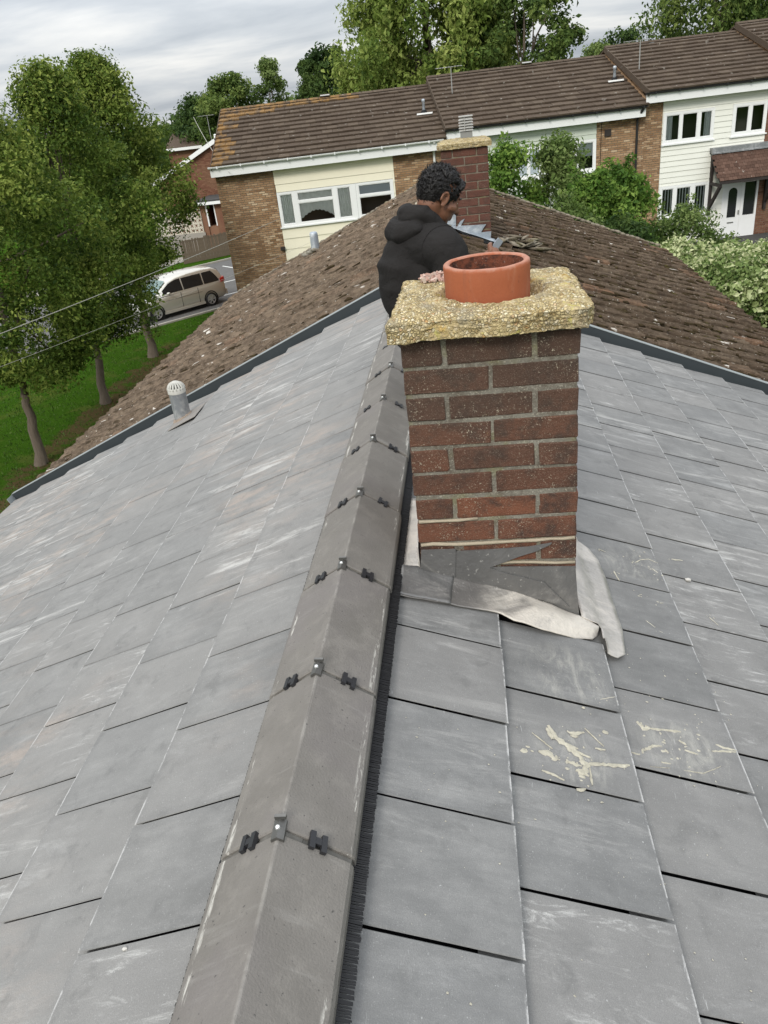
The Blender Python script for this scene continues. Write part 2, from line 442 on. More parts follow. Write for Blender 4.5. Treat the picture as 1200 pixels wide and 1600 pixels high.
def mat_lead(name, dark, light, pat, lo=0.45, hi=0.7, xs=None):
    t = NT(name, 0.42, 0.4, 0.35)
    v = t.coord("Object")
    c = t.mix(t.noise(v, 12, 6, 0.65), dark, light)
    p = t.step(t.noise(t.map(v, (4, 7, 4)), 1, 6, 0.7, dist=0.8), lo, hi)
    if xs is not None: p = t.math('MULTIPLY', p, t.step(t.math('ADD', t.sepx(v)[0], t.math('MULTIPLY', t.noise(v, 14, 4), 0.10)), xs, xs + 0.12))   # only the right half has gone pale
    c = t.mix(p, c, pat)
    c = t.mix(t.math('MULTIPLY', t.step(t.noise(v, 70, 4, 0.7), 0.62, 0.70), 0.5), c, (0.60, 0.58, 0.54))
    t.set("Base Color", c)
    t.set("Roughness", t.math('ADD', 0.36, t.math('MULTIPLY', p, 0.3)))
    b0 = t.bump(t.noise(v, 18, 4, 0.6), 0.006)
    t.bump(t.noise(v, 130, 3, 0.6), 0.0012, prev=b0)
    return t.m
def mat_old_tile():
    t = NT("mossy_brown_roof_tile", 1.0, 0.0)
    pos = t.pos(); uv = t.coord("UV"); rnd = t.math('FRACT', t.math('ADD', t.rand(), t.island())); w = t.math('MULTIPLY', rnd, 41.0)
    px, py, pz = t.sepx(pos)
    base = t.ramp(rnd, [(0.0, (0.098, 0.070, 0.048)), (0.5, (0.138, 0.102, 0.072)), (0.9, (0.160, 0.122, 0.088)), (1.0, (0.22, 0.128, 0.080))])
    base = t.mix(t.math('MULTIPLY', t.step(px, 0.2, -0.6), 0.5), base, (0.285, 0.216, 0.155))   # left slope paler
    base = t.mix(t.step(t.noise(pos, 9, 6, 0.75), 0.30, 0.75), base, (0.055, 0.041, 0.031))
    li = t.step(t.noise(pos, 38, 5, 0.7), 0.55, 0.68)
    base = t.mix(t.math('MULTIPLY', li, 0.5), base, (0.27, 0.225, 0.165))
    bi = t.step(t.noise(t.map(pos, (5, 12, 6)), 1, 4, 0.5, dist=0.5), 0.675, 0.70)
    base = t.mix(t.math('MULTIPLY', bi, 0.9), base, (0.66, 0.62, 0.55))
    b2 = t.step(t.noise(pos, 42, 2, 0.4), 0.72, 0.75)
    base = t.mix(t.math('MULTIPLY', b2, 0.75), base, (0.60, 0.57, 0.5))
    mo = t.step(t.noise(t.map(pos, (4, 9, 4)), 1, 6, 0.78), 0.54, 0.64)
    base = t.mix(t.math('MULTIPLY', mo, 0.8), base, (0.040, 0.030, 0.018))
    t.set("Base Color", base)
    b0 = t.bump(t.noise(t.map(pos, (9, 30, 9)), 1, 6, 0.75), 0.030)
    t.bump(t.noise(pos, 160, 4, 0.7), 0.004, prev=b0)
    return t.m
def mat_moss():
    t = NT("brown_green_moss", 0.98, 0.05)
    pos = t.pos()
    c = t.mix(t.noise(pos, 26, 5, 0.7), (0.024, 0.018, 0.011), (0.066, 0.048, 0.026))
    c = t.mix(t.math('MULTIPLY', t.step(t.noise(pos, 9, 4, 0.6), 0.55, 0.68), 0.6), c, (0.10, 0.085, 0.03))
    t.set("Base Color", c); t.bump(t.noise(pos, 120, 4, 0.7), 0.006)
    return t.m
def mat_far_tile(name, orange=False):
    t = NT(name, 0.9, 0.12)
    v = t.pos(); rnd = t.math('FRACT', t.math('ADD', t.rand(), t.island()))
    base = t.ramp(rnd, [(0, (0.082, 0.060, 0.043)), (0.6, (0.098, 0.073, 0.053)), (1, (0.120, 0.091, 0.066))])
    base = t.mix(t.math('MULTIPLY', t.noise(v, 5, 6, 0.7), 0.5), base, (0.050, 0.037, 0.027))
    sp = t.step(t.noise(v, 5.5, 3, 0.5), 0.68, 0.72)
    base = t.mix(t.math('MULTIPLY', sp, 0.6), base, (0.42, 0.39, 0.34))
    s2 = t.step(t.noise(v, 14, 4, 0.7), 0.60, 0.72)
    base = t.mix(t.math('MULTIPLY', s2, 0.4), base, (0.17, 0.145, 0.112))
    if orange:
        base = t.mix(t.math('MULTIPLY', t.step(t.noise(v, 3.5, 5, 0.75), 0.38, 0.60), 0.85), base, (0.27, 0.155, 0.055))
    t.set("Base Color", base); t.bump(t.noise(v, 40, 4, 0.7), 0.008)
    return t.m
def mat_buff_brick(name, stops):
    t = NT(name, 0.9, 0.15)
    v = t.pos(); r = t.island(); x, y, z = t.sepx(v)
    c = t.ramp(r, stops)
    c = t.mix(t.math('MULTIPLY', t.noise(v, 11, 5, 0.7), 0.5), c, tuple(q * 0.5 for q in stops[0][1]))
    c = t.mix(t.math('MULTIPLY', t.step(t.noise(v, 0.9, 4, 0.6), 0.42, 0.6), 0.35), c, (0.24, 0.15, 0.088))
    t.set("Base Color", c); t.bump(t.noise(v, 70, 4, 0.7), 0.006)
    return t.m
def mat_leaf(name, lo, mid, hi, trans=0.35):
    t = NT(name, 0.6, 0.14)
    a = t.attr("tint")
    c = t.ramp(a, [(0.0, lo), (0.5, mid), (1.0, hi)])
    t.set("Base Color", c)
    tr = t.n.new("ShaderNodeBsdfTranslucent"); t.l.new(c, tr.inputs[0])
    ms = t.n.new("ShaderNodeMixShader"); ms.inputs[0].default_value = trans
    t.l.new(t.p.outputs[0], ms.inputs[1]); t.l.new(tr.outputs[0], ms.inputs[2])
    t.l.new(ms.outputs[0], t.n["Material Output"].inputs[0])
    return t.m
def mat_bark():
    t = NT("grey_brown_bark", 0.95, 0.1)
    v = t.coord("Object")
    s = t.noise(t.map(v, (16, 16, 3)), 1, 6, 0.7)
    t.set("Base Color", t.mix(s, (0.055, 0.042, 0.032), (0.215, 0.175, 0.135)))
    t.bump(s, 0.04)
    return t.m
def mat_ground():
    t = NT("mown_grass_and_soil", 1.0, 0.0)
    v = t.pos(); x, y, z = t.sepx(v)
    g = t.mix(t.noise(v, 1.3, 5, 0.6), (0.028, 0.074, 0.006), (0.056, 0.122, 0.011))
    g = t.mix(t.math('MULTIPLY', t.noise(v, 18, 5, 0.75), 0.55), g, (0.022, 0.048, 0.008))
    g = t.mix(t.math('MULTIPLY', t.step(t.noise(v, 0.7, 4, 0.6), 0.52, 0.66), 0.45), g, (0.105, 0.110, 0.030))
    # bare earth under the row of trees and by the house
    dx = t.math('ABSOLUTE', t.math('ADD', x, 11.1))
    band = t.math('MULTIPLY', t.step(dx, 2.3, 0.9), t.step(y, 32.0, 29.5))
    so = t.step(t.math('ADD', t.noise(v, 1.1, 6, 0.7), t.math('MULTIPLY', band, 0.34)), 0.69, 0.83)
    soil = t.mix(t.noise(v, 9, 5, 0.7), (0.050, 0.030, 0.016), (0.125, 0.082, 0.046))
    g = t.mix(t.math('MULTIPLY', so, 0.85), g, soil)
    t.set("Base Color", g); t.bump(t.noise(v, 30, 5, 0.8), 0.05)
    return t.m
def mat_asphalt():
    t = NT("worn_asphalt", 0.9, 0.2)
    v = t.pos()
    c = t.mix(t.noise(v, 1.5, 6, 0.65), (0.105, 0.102, 0.098), (0.175, 0.170, 0.162))
    c = t.mix(t.math('MULTIPLY', t.noise(v, 60, 3), 0.4), c, (0.06, 0.06, 0.058))
    t.set("Base Color", c); t.bump(t.noise(v, 60, 4), 0.01)
    return t.m
def mat_glass(name="window_glass", tint=(0.90, 0.93, 0.93)):
    m = bpy.data.materials.new(name); m.use_nodes = True
    n, l = m.node_tree.nodes, m.node_tree.links; n.clear()
    o = n.new("ShaderNodeOutputMaterial"); tr = n.new("ShaderNodeBsdfTransparent"); gl = n.new("ShaderNodeBsdfGlossy")
    gl.inputs["Roughness"].default_value = 0.03; tr.inputs[0].default_value = (*tint, 1)
    fr = n.new("ShaderNodeFresnel"); fr.inputs[0].default_value = 1.6
    mx = n.new("ShaderNodeMixShader"); l.new(fr.outputs[0], mx.inputs[0]); l.new(tr.outputs[0], mx.inputs[1]); l.new(gl.outputs[0], mx.inputs[2]); l.new(mx.outputs[0], o.inputs[0])
    return m

M_TILE = mat_new_tile(); M_RIDGE = mat_ridge()
M_PLASTIC = plain("black_plastic", (0.022, 0.022, 0.024), 0.45, 0.4)
M_BRUSH = plain("black_bristle", (0.012, 0.012, 0.013), 0.6, 0.3)
M_UNDER = plain("dark_underlay", (0.012, 0.012, 0.013), 0.9, 0.1)
M_STEEL = plain("dull_steel", (0.36, 0.355, 0.34), 0.38, 0.5, 0.85)
M_SEAL = plain("grey_brown_seal_strip", (0.115, 0.108, 0.095), 0.7, 0.3, var=0.4, scale=60)
M_STRIP = plain("dark_slate_plastic", (0.036, 0.043, 0.047), 0.5, 0.3, var=0.15)
M_STRIP_EDGE = plain("pale_strip_edge", (0.24, 0.26, 0.26), 0.6, 0.3)
M_CBRICK = mat_chimney_brick("dark_red_chimney_brick", (0.230, 0.088, 0.048), (0.155, 0.068, 0.042), (0.066, 0.042, 0.033), 1.0, 0.5)
M_FBRICK = mat_chimney_brick("red_brown_chimney_brick", (0.165, 0.066, 0.046), (0.130, 0.054, 0.039), (0.092, 0.048, 0.036), 0.5)
M_MORTAR = mat_mortar()
M_MORTAR_D = mat_mortar("dark_house_mortar", (0.14, 0.115, 0.085), (0.24, 0.205, 0.16))
M_CAP = mat_cap(); M_POT = mat_terracotta(); M_SOOT = mat_soot()
M_LEAD_D = mat_lead("dark_dressed_lead", (0.105, 0.102, 0.098), (0.20, 0.195, 0.188), (0.30, 0.285, 0.265), 0.52, 0.75)
M_LEAD_L = mat_lead("patinated_pale_lead", (0.33, 0.31, 0.285), (0.46, 0.43, 0.39), (0.58, 0.535, 0.48), 0.36, 0.66)
M_LEAD_A = mat_lead("part_patinated_lead", (0.135, 0.128, 0.12), (0.22, 0.205, 0.19), (0.60, 0.55, 0.48), 0.26, 0.56, 0.40)
M_LEAD_B = mat_lead("bluish_new_lead", (0.24, 0.275, 0.31), (0.38, 0.42, 0.455), (0.55, 0.57, 0.58), 0.45, 0.7)
M_MASTIC = plain("beige_mastic", (0.36, 0.305, 0.22), 0.55, 0.35, var=0.15, scale=30, bump=0.002)
M_SPLASH = plain("dried_cream_mortar", (0.60, 0.56, 0.45), 0.9, 0.1, var=0.32, scale=60, bump=0.005)
M_OLD = mat_old_tile(); M_MOSS = mat_moss(); M_CLAMP = plain("weathered_dark_steel", (0.15, 0.145, 0.135), 0.42, 0.5, 0.7, var=.35, scale=40)
M_FAR = mat_far_tile("brown_concrete_tile"); M_FARO = mat_far_tile("orange_lichened_tile", True)
M_BUFF = mat_buff_brick("mottled_buff_brick", [(0.0, (0.24, 0.135, 0.072)), (0.3, (0.36, 0.215, 0.115)), (0.7, (0.47, 0.30, 0.17)), (0.9, (0.60, 0.42, 0.26)), (1.0, (0.70, 0.54, 0.36))])
M_REDB = mat_buff_brick("red_house_brick", [(0.0, (0.155, 0.070, 0.045)), (0.5, (0.21, 0.098, 0.062)), (1.0, (0.29, 0.155, 0.10))])
M_CREAM = plain("cream_painted_board", (0.82, 0.765, 0.60), 0.5, 0.3, var=0.05, scale=2)
M_SAGE = plain("pale_sage_board", (0.56, 0.60, 0.51), 0.5, 0.3, var=0.05, scale=2)
M_IVORY = plain("ivory_painted_board", (0.76, 0.755, 0.675), 0.5, 0.3, var=0.05, scale=2)
M_WHITE = plain("white_upvc", (0.80, 0.80, 0.78), 0.35, 0.4, var=0.04, scale=3)
M_GUTTER_B = plain("black_gutter", (0.02, 0.02, 0.02), 0.4, 0.4)
M_GLASS = mat_glass()
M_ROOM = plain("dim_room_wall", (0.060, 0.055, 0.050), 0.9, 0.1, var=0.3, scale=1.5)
M_CURTAIN = plain("pale_net_curtain", (0.86, 0.86, 0.82), 0.9, 0.1, var=0.15, scale=8)
M_BLIND = plain("light_blind", (0.62, 0.64, 0.63), 0.8, 0.15, var=0.08)
M_FROST = plain("frosted_blind", (0.55, 0.58, 0.62), 0.5, 0.3, var=0.06)
M_LEAD_ROOF = mat_lead("weathered_porch_lead", (0.20, 0.205, 0.21), (0.30, 0.305, 0.31), (0.40, 0.40, 0.40))
M_TIMBER_D = plain("dark_stained_timber", (0.035, 0.028, 0.025), 0.6, 0.3, var=0.3)
M_BARK = mat_bark()
M_LEAF_ST = mat_leaf("street_tree_leaf", (0.032, 0.064, 0.010), (0.108, 0.165, 0.025), (0.290, 0.340, 0.075))
M_LEAF_BG = mat_leaf("background_leaf", (0.040, 0.072, 0.018), (0.100, 0.155, 0.036), (0.210, 0.265, 0.070))
M_LEAF_WL = mat_leaf("willow_leaf", (0.070, 0.120, 0.022), (0.185, 0.250, 0.050), (0.350, 0.400, 0.115))
M_LEAF_DK = mat_leaf("dark_oak_leaf", (0.024, 0.050, 0.015), (0.056, 0.098, 0.024), (0.110, 0.160, 0.040))
M_LEAF_BU = mat_leaf("bright_bush_leaf", (0.034, 0.080, 0.013), (0.095, 0.180, 0.028), (0.220, 0.320, 0.065))
M_LEAF_GR = mat_leaf("grey_green_shrub_leaf", (0.050, 0.085, 0.022), (0.120, 0.180, 0.046), (0.250, 0.315, 0.110))
M_LEAF_HD = mat_leaf("variegated_hedge_leaf", (0.062, 0.110, 0.024), (0.22, 0.285, 0.095), (0.62, 0.63, 0.38), 0.25)
M_GROUND = mat_ground(); M_ASPH = mat_asphalt()
M_KERB = plain("pale_concrete_kerb", (0.34, 0.32, 0.28), 0.9, 0.15, var=0.25, scale=3)
M_PAVE = plain("pale_concrete_path", (0.30, 0.275, 0.24), 0.9, 0.15, var=0.2, scale=1.2)
M_PAINT = plain("white_road_paint", (0.66, 0.66, 0.63), 0.8, 0.2, var=0.2, scale=5)
M_WOOD = plain("weathered_fence_wood", (0.16, 0.125, 0.09), 0.9, 0.1, var=0.45, scale=5)
M_FELT = plain("dark_roof_felt", (0.060, 0.058, 0.056), 0.9, 0.15, var=0.3, scale=2)
M_BLACK = plain("matt_black", (0.012, 0.012, 0.012), 0.7, 0.2)
# ------------------------------------------------------------------ world-space parenting
LOCAL = False
def WM(o):
    m = o.matrix_basis.copy()
    if o.parent is None: return m
    return WM(o.parent) @ o.matrix_parent_inverse @ m
_link0 = link
def link(name, data=None, parent=None, loc=None, kind=None, label=None, mat4=None):
    o = _link0(name, data, None, None, kind, label)
    if mat4 is not None: o.matrix_basis = mat4
    elif loc is not None: o.location = loc
    if parent is not None:
        o.parent = parent
        if not LOCAL: o.matrix_parent_inverse = WM(parent).inverted()
    return o

CAMM = cam.matrix_world.inverted()
def project(P):
    q = CAMM @ Vector(P)
    if q.z > -0.05: return None
    return (600 + 1204.8 * q.x / -q.z, 800 - 1204.8 * q.y / -q.z, -q.z)
def screen_size(pts):
    """pixels a quad covers inside the frame (rough)"""
    pr = [project(p) for p in pts]
    if any(p is None for p in pr): return 0
    xs = [min(max(p[0], 0), 1200) for p in pr]; ys = [min(max(p[1], 0), 1600) for p in pr]
    if max(xs) - min(xs) < 0.5 or max(ys) - min(ys) < 0.5: return 0
    a = 0
    for i in range(len(xs)):
        j = (i + 1) % len(xs); a += xs[i] * ys[j] - xs[j] * ys[i]
    return abs(a) / 2

# ------------------------------------------------------------------ ground, road, kerbs
def sstep(a, b, x):
    t = min(1, max(0, (x - a) / (b - a))); return t * t * (3 - 2 * t)
def ground_z(x, y):
    return -7.0 + 1.45 * sstep(-8.5, 6, x) * sstep(-4, 18, y)
xs = [-1500, -700, -300, -150, -90, -60] + [-45 + 1.5 * i for i in range(61)] + [60, 90, 150, 300, 700, 1500]
ys = [-700, -200, -80, -40] + [-20 + 1.5 * i for i in range(74)] + [110, 150, 220, 400, 800, 2000]
g = MB()
for y in ys:
    for x in xs: g.v.append((x, y, ground_z(x, y)))
nx = len(xs)
for j in range(len(ys) - 1):
    for i in range(nx - 1):
        g.f.append((j * nx + i, j * nx + i + 1, (j + 1) * nx + i + 1, (j + 1) * nx + i))
g.build("ground", M_GROUND, kind="structure", smooth=True)

# the side road runs at 45 degrees past the gable of the terrace
RD = Vector((0.70, 0.714, 0)).normalized(); RN = Vector((-RD.y, RD.x, 0)); R0 = Vector((-12.9, 34.8, 0))
def rp(a, b, z=0): p = R0 + RD * a + RN * b; return (p.x, p.y, -7.0 + z)
def sheet(name, mat, a0, a1, b0, b1, z, kind="structure", th=0.0, **kw):
    m = MB()
    if th:
        m.add([rp(a0, b0, z - th), rp(a1, b0, z - th), rp(a1, b1, z - th), rp(a0, b1, z - th), rp(a0, b0, z), rp(a1, b0, z), rp(a1, b1, z), rp(a0, b1, z)],
              [(3,2,1,0),(4,5,6,7),(0,1,5,4),(1,2,6,5),(2,3,7,6),(3,0,4,7)])
    else:
        n = 24
        for i in range(n + 1):
            a = a0 + (a1 - a0) * i / n
            m.v += [rp(a, b0, z), rp(a, b1, z)]
        for i in range(n): m.f.append((2*i, 2*i+2, 2*i+3, 2*i+1))
    return m.build(name, mat, kind=kind, **kw)
sheet("road", M_ASPH, -60, 22, 0.16, 11.7, 0.012)
sheet("kerb", M_KERB, -60, 5.0, 0.0, 0.15, 0.075, th=0.2)
sheet("kerb", M_KERB, -60, 22, 11.72, 11.87, 0.11, th=0.2)
sheet("path", M_PAVE, -60, -9.0, -1.9, -0.02, 0.016)
sheet("path", M_PAVE, -60, 22, 14.6, 16.6, 0.03)
for a in (2.4, 5.2, 8.0, 10.8):
    sheet("bay_marking", M_PAINT, a, a + 0.12, 5.6, 10.2, 0.020)
sheet("bay_marking", M_PAINT, 2.4, 10.9, 5.48, 5.60, 0.020)
sheet("bay_marking", M_PAINT, 1.2, 7.2, 2.45, 2.57, 0.020)

# grass tufts on the near verge (nobody could count them)
rng = np.random.default_rng(3)
N = 26000
gx = rng.uniform(-20, -5.2, N); gy = rng.uniform(12, 37, N)
side = (gx - R0.x) * RN.x + (gy - R0.y) * RN.y
keep = side < -0.1
gx, gy = gx[keep], gy[keep]; N = len(gx)
gz = np.array([ground_z(a, b) for a, b in zip(gx, gy)])
ang = rng.uniform(0, 6.28, N); h = rng.uniform(0.03, 0.085, N); w = rng.uniform(0.012, 0.03, N); ln = rng.uniform(-0.04, 0.04, (N, 2))
co = np.empty((N, 3, 3))
co[:, 0] = np.stack([gx - w * np.cos(ang), gy - w * np.sin(ang), gz], 1)
co[:, 1] = np.stack([gx + w * np.cos(ang), gy + w * np.sin(ang), gz], 1)
co[:, 2] = np.stack([gx + ln[:, 0], gy + ln[:, 1], gz + h], 1)
M_BLADE = mat_leaf("grass_blade", (0.030, 0.070, 0.010), (0.055, 0.112, 0.018), (0.10, 0.150, 0.030), 0.25)
link("grass", fast_mesh("grass", co.reshape(-1, 3), 3, M_BLADE, np.repeat(rng.random(N), 3)), kind="stuff")

# ------------------------------------------------------------------ the roof we stand on
TH = {1: 0.3965, -1: 0.4093}; DZ = 0.0581; GA = 0.3341; W = 0.2996
D0 = {1: 0.4772, -1: 0.4699}
PH = {1: (0.8498, 1.0158), -1: (0.8504, 1.0 - 0.009)}
Y_STRIP = 5.90; Y_FAR = 13.9; Y_NEAR = -2.2
def roof_pt(s, side, d, y, lift=0.0):
    """point d metres down the slope (from the ridge line of the tile plane), lifted off it"""
    c, n = math.cos(TH[side]), math.sin(TH[side])
    return Vector((side * (d * c + lift * n), y, -DZ - d * n + lift * c))
def rpt(x, y, lift=0.0):
    """roof point from plan position (side from the sign of x)"""
    side = 1 if x >= 0 else -1
    return roof_pt(0, side, abs(x) / math.cos(TH[side]), y, lift)
def slope_frame(side, d, y, lift=0.0, roll=0.0, pitch=0.0, yaw=0.0):
    c, n = math.cos(TH[side]), math.sin(TH[side])
    ex = Vector((0, side, 0)); ey = -Vector((side * c, 0, -n)); ez = Vector((side * n, 0, c))
    m = Matrix((ex, ey, ez)).transposed().to_4x4(); m.translation = roof_pt(0, side, d, y, lift)
    return m @ Matrix.Rotation(yaw, 4, 'Z') @ Matrix.Rotation(roll, 4, 'Y') @ Matrix.Rotation(pitch, 4, 'X')

house = thing("house", "house under new flat grey concrete roof tiles, its ridge running away from the viewer", "house", (0, 2.0, -7.0))

# walls and roof deck below the tiles
m = MB(); m.box((-3.55, Y_NEAR + 0.1, -7.2), (3.45, 5.93, -1.72)); m.build("wall", M_BUFF, house)
dk = MB()
for side in (1, -1):
    a = roof_pt(0, side, 0, 0, -0.05); b = roof_pt(0, side, 4.05, 0, -0.05)
    dk.add([(a.x, Y_NEAR, a.z), (b.x, Y_NEAR, b.z), (b.x, 5.88, b.z), (a.x, 5.88, a.z), (a.x, Y_NEAR, a.z - .1), (b.x, Y_NEAR, b.z - .1), (b.x, 5.88, b.z - .1), (a.x, 5.88, a.z - .1)],
           [(0,1,2,3),(7,6,5,4),(0,4,5,1),(1,5,6,2),(2,6,7,3),(3,7,4,0)])
dk.build("roof_deck", M_UNDER, house)
m = MB()
for side in (1, -1):
    e1 = roof_pt(0, side, 4.05, 0, -0.06)
    m.box((e1.x - 0.012, Y_NEAR, e1.z - 0.2), (e1.x + 0.012, 5.9, e1.z - 0.01))
    m.tube([(e1.x + side * 0.06, Y_NEAR, e1.z - 0.06), (e1.x + side * 0.06, 5.9, e1.z - 0.06)], 0.055, 10)
m.build("gutter", M_WHITE, house)

# tiles: a few shared meshes, one object per tile
def tile_mesh(i, width=W - 0.0056, length=0.42, th=0.024):
    rr = random.Random(50 + i)
    c = 0.0022
    vs, fs = [], []
    hw = width / 2
    def zt(v): return -0.022 * v / GA
    js = [0, 0.14, 0.28, length]
    jx = [rr.uniform(-0.0006, 0.0006) for _ in js]
    b = []
    for j, v in enumerate(js):
        vv = v + (c if j == 0 else 0)
        b.append(len(vs))
        vs += [(-hw + 0.022, v, zt(v) - th), (-hw + jx[j], v, zt(v) - c), (-hw + c, vv, zt(v)), (0, vv + rr.uniform(-.0005, .0005), zt(v) + rr.uniform(0, 0.0012)), (hw - c, vv, zt(v)), (hw + jx[j], v, zt(v) - c), (hw - 0.022, v, zt(v) - th)]
    for j in range(len(js) - 1):
        for k_ in range(6): fs.append((b[j] + k_, b[j] + k_ + 1, b[j + 1] + k_ + 1, b[j + 1] + k_))
    fs.append(tuple(range(7)))
    return mesh_from("roof_tile", vs, fs, M_TILE, lambda co: (co.x + hw, co.y))
TILES = {1: [tile_mesh(i) for i in range(4)], -1: [tile_mesh(i + 4, W - 0.0046) for i in range(4)]}
cands = []
LIFT_AT = (-0.461, 2.675)
for side in (1, -1):
    for k in range(12):
        d = D0[side] + GA * k
        ph = PH[side][k % 2]
        j0 = math.ceil((Y_NEAR - ph) / W)
        j = j0
        while True:
            yj = ph + W * j              # joint at near side of this tile
            yc = yj + W / 2
            if yj > Y_STRIP - 0.06: break
            rr = random.Random(k * 1000 + j * 7 + side)
            pts = [roof_pt(0, side, d, yj), roof_pt(0, side, d, yj + W), roof_pt(0, side, d - GA, yj + W), roof_pt(0, side, d - GA, yj)]
            x_c = pts[0].x
            inch = (side == 1 and 0.24 < abs((pts[0].x + pts[2].x) / 2) < 0.62 and 2.02 < yc < 2.46)
            if not inch:
                cands.append((screen_size(pts), side, k, d, yj, rr))
            j += 1
cands.sort(key=lambda t: -t[0])
rest = MB(); rest_uv = []
n_parts = 0
for area, side, k, d, yj, rr in cands:
    roll = (0.0065 + rr.uniform(-0.0020, 0.0020)) if side == 1 else (-0.0004 + rr.uniform(-0.0010, 0.0010)); pit = rr.uniform(-0.003, 0.003); lift = rr.uniform(-0.0012, 0.0012) * (1 if side == 1 else .5)
    yaw = rr.uniform(-0.002, 0.002); dd = d + rr.uniform(-0.002, 0.002)
    c = roof_pt(0, side, d, yj + W / 2)
    if side == -1 and k == 0 and abs(yj + W / 2 - 2.50) < 0.15: roll += 0.045; lift += 0.004    # the tile standing proud
    yc, wd = yj + W / 2, 1.0
    if yj + W > Y_STRIP - 0.01:                                     # cut tile at the party wall
        wd = (Y_STRIP - 0.01 - yj) / W; yc = yj + W * wd / 2
    M4 = slope_frame(side, dd, yc, lift, roll, pit, yaw) @ Matrix.Diagonal((wd, 1, 1, 1))
    me = TILES[side][rr.randrange(4)]
    if n_parts < 298 and area > 30:
        link("roof_tile", me, house, mat4=M4); n_parts += 1
    else:
        b = len(rest.v)
        rest.v += [tuple(M4 @ v.co) for v in me.vertices]; rest_uv += [(v.co.x + W / 2, v.co.y) for v in me.vertices]
        rest.f += [tuple(b + i for i in p.vertices) for p in me.polygons]
if rest.v:
    me = bpy.data.meshes.new("roof_tiles"); me.from_pydata(rest.v, [], rest.f); me.materials.append(M_TILE)
    uv = me.uv_layers.new(name="UVMap")
    for l in me.loops: uv.data[l.index].uv = rest_uv[l.vertex_index]
    link("roof_tiles", me, house, kind="stuff")

# dark bonding strip against the neighbour's roof
for side in (1, -1):
    m = MB(); dl = 4.16
    def sp(d, y, l, side=side): return roof_pt(0, side, d, y, l)
    def bar(mb, d0, d1, y0, y1, l0, l1):
        vs = [sp(d0, y0, l0), sp(d1, y0, l0), sp(d1, y1, l0), sp(d0, y1, l0), sp(d0, y0, l1), sp(d1, y0, l1), sp(d1, y1, l1), sp(d0, y1, l1)]
        mb.add(vs, [(3,2,1,0),(4,5,6,7),(0,1,5,4),(1,2,6,5),(2,3,7,6),(3,0,4,7)])
    bar(m, 0.03, dl, Y_STRIP + 0.03, Y_STRIP + 0.055, -0.10, 0.052)
    bar(m, 0.03, dl, Y_STRIP - 0.06, Y_STRIP + 0.0305, -0.06, -0.028)
    st = m.build("bonding_strip", M_STRIP, house)
    m = MB(); bar(m, 0.03, dl + 0.002, Y_STRIP + 0.026, Y_STRIP + 0.075, 0.0525, 0.057); 
    if side == -1: bar(m, dl + 0.0005, dl + 0.006, Y_STRIP - 0.06, Y_STRIP + 0.06, -0.09, 0.05)
    m.build("strip_edge", M_STRIP_EDGE, st)

# ridge tiles with dry-fix unions
def ridge_mesh(i):
    rr = random.Random(i)
    # outer profile left -> right, then inner back
    prof = [(-0.135, -0.114), (-0.1355, -0.094), (-0.130, -0.0835), (-0.122, -0.0775), (-0.066, -0.0405), (-0.003, -0.0012), (0, 0), (0.003, -0.0012), (0.062, -0.0395), (0.116, -0.0755), (0.124, -0.0815), (0.1285, -0.091), (0.128, -0.114)]
    inner = [(0.112, -0.114), (0.108, -0.098), (0.0, -0.025), (-0.114, -0.098), (-0.118, -0.114)]
    L = 0.438
    full = prof + inner; n = len(full)
    rings = [(0.0, 0.003), (0.003, 0.0), (L / 2, 0.0), (L - 0.003, 0.0), (L, 0.003)]
    vs = []
    for y, s in rings:
        for q, (x, z) in enumerate(full):
            if q < len(prof): vs.append((x * (1 - s * 4), y, z - s + rr.uniform(-.0005, .0005)))
            else: vs.append((x, y, z))
    fs = []
    for a in range(len(rings) - 1):
        for q in range(n): fs.append((a * n + q, a * n + (q + 1) % n, (a + 1) * n + (q + 1) % n, (a + 1) * n + q))
    fs.append(tuple(range(n))); fs.append(tuple((len(rings) - 1) * n + q for q in range(n)))
    return mesh_from("ridge_tile", vs, fs, M_RIDGE)
RIDGES = [ridge_mesh(i) for i in range(3)]
# union pieces, modelled round the joint at y = 0
m = MB()
for sx, xe, ze in ((-1, 0.131, 0.089), (1, 0.125, 0.085)):
    for (t0, t1, hh) in ((0.0, 0.32, 0.0030), (0.32, 0.36, 0.0008), (0.36, 1.0, 0.0022)):
        p0 = Vector((sx * xe * t0, 0, -ze * t0 - 0.008)); p1 = Vector((sx * xe * t1, 0, -ze * t1 - 0.008))
        m.add([(p0.x, -.0075, p0.z - .012), (p1.x, -.0075, p1.z - .012), (p1.x, .0075, p1.z - .012), (p0.x, .0075, p0.z - .012),
               (p0.x, -.0075, p0.z + hh), (p1.x, -.0075, p1.z + hh), (p1.x, .0075, p1.z + hh), (p0.x, .0075, p0.z + hh)],
              [(3,2,1,0),(4,5,6,7),(0,1,5,4),(1,2,6,5),(2,3,7,6),(3,0,4,7)])
ME_SEAL = m.mesh("seal_strip", M_SEAL)
m = MB()
def tent(x): return -abs(x) * 0.655
for (x0, x1) in ((-0.012, 0.0), (0.0, 0.012)):
    m.add([(x0, -.024, tent(x0) - .001), (x1, -.024, tent(x1) - .001), (x1, .020, tent(x1) - .001), (x0, .020, tent(x0) - .001),
           (x0, -.024, tent(x0) + .006), (x1, -.024, tent(x1) + .006), (x1, .020, tent(x1) + .006), (x0, .020, tent(x0) + .006)],
          [(3,2,1,0),(4,5,6,7),(0,1,5,4),(1,2,6,5),(2,3,7,6),(3,0,4,7)])
m.box((-.010, .016, .004), (.012, .023, .012))
ME_CLAMP = m.mesh("ridge_clamp", M_CLAMP)
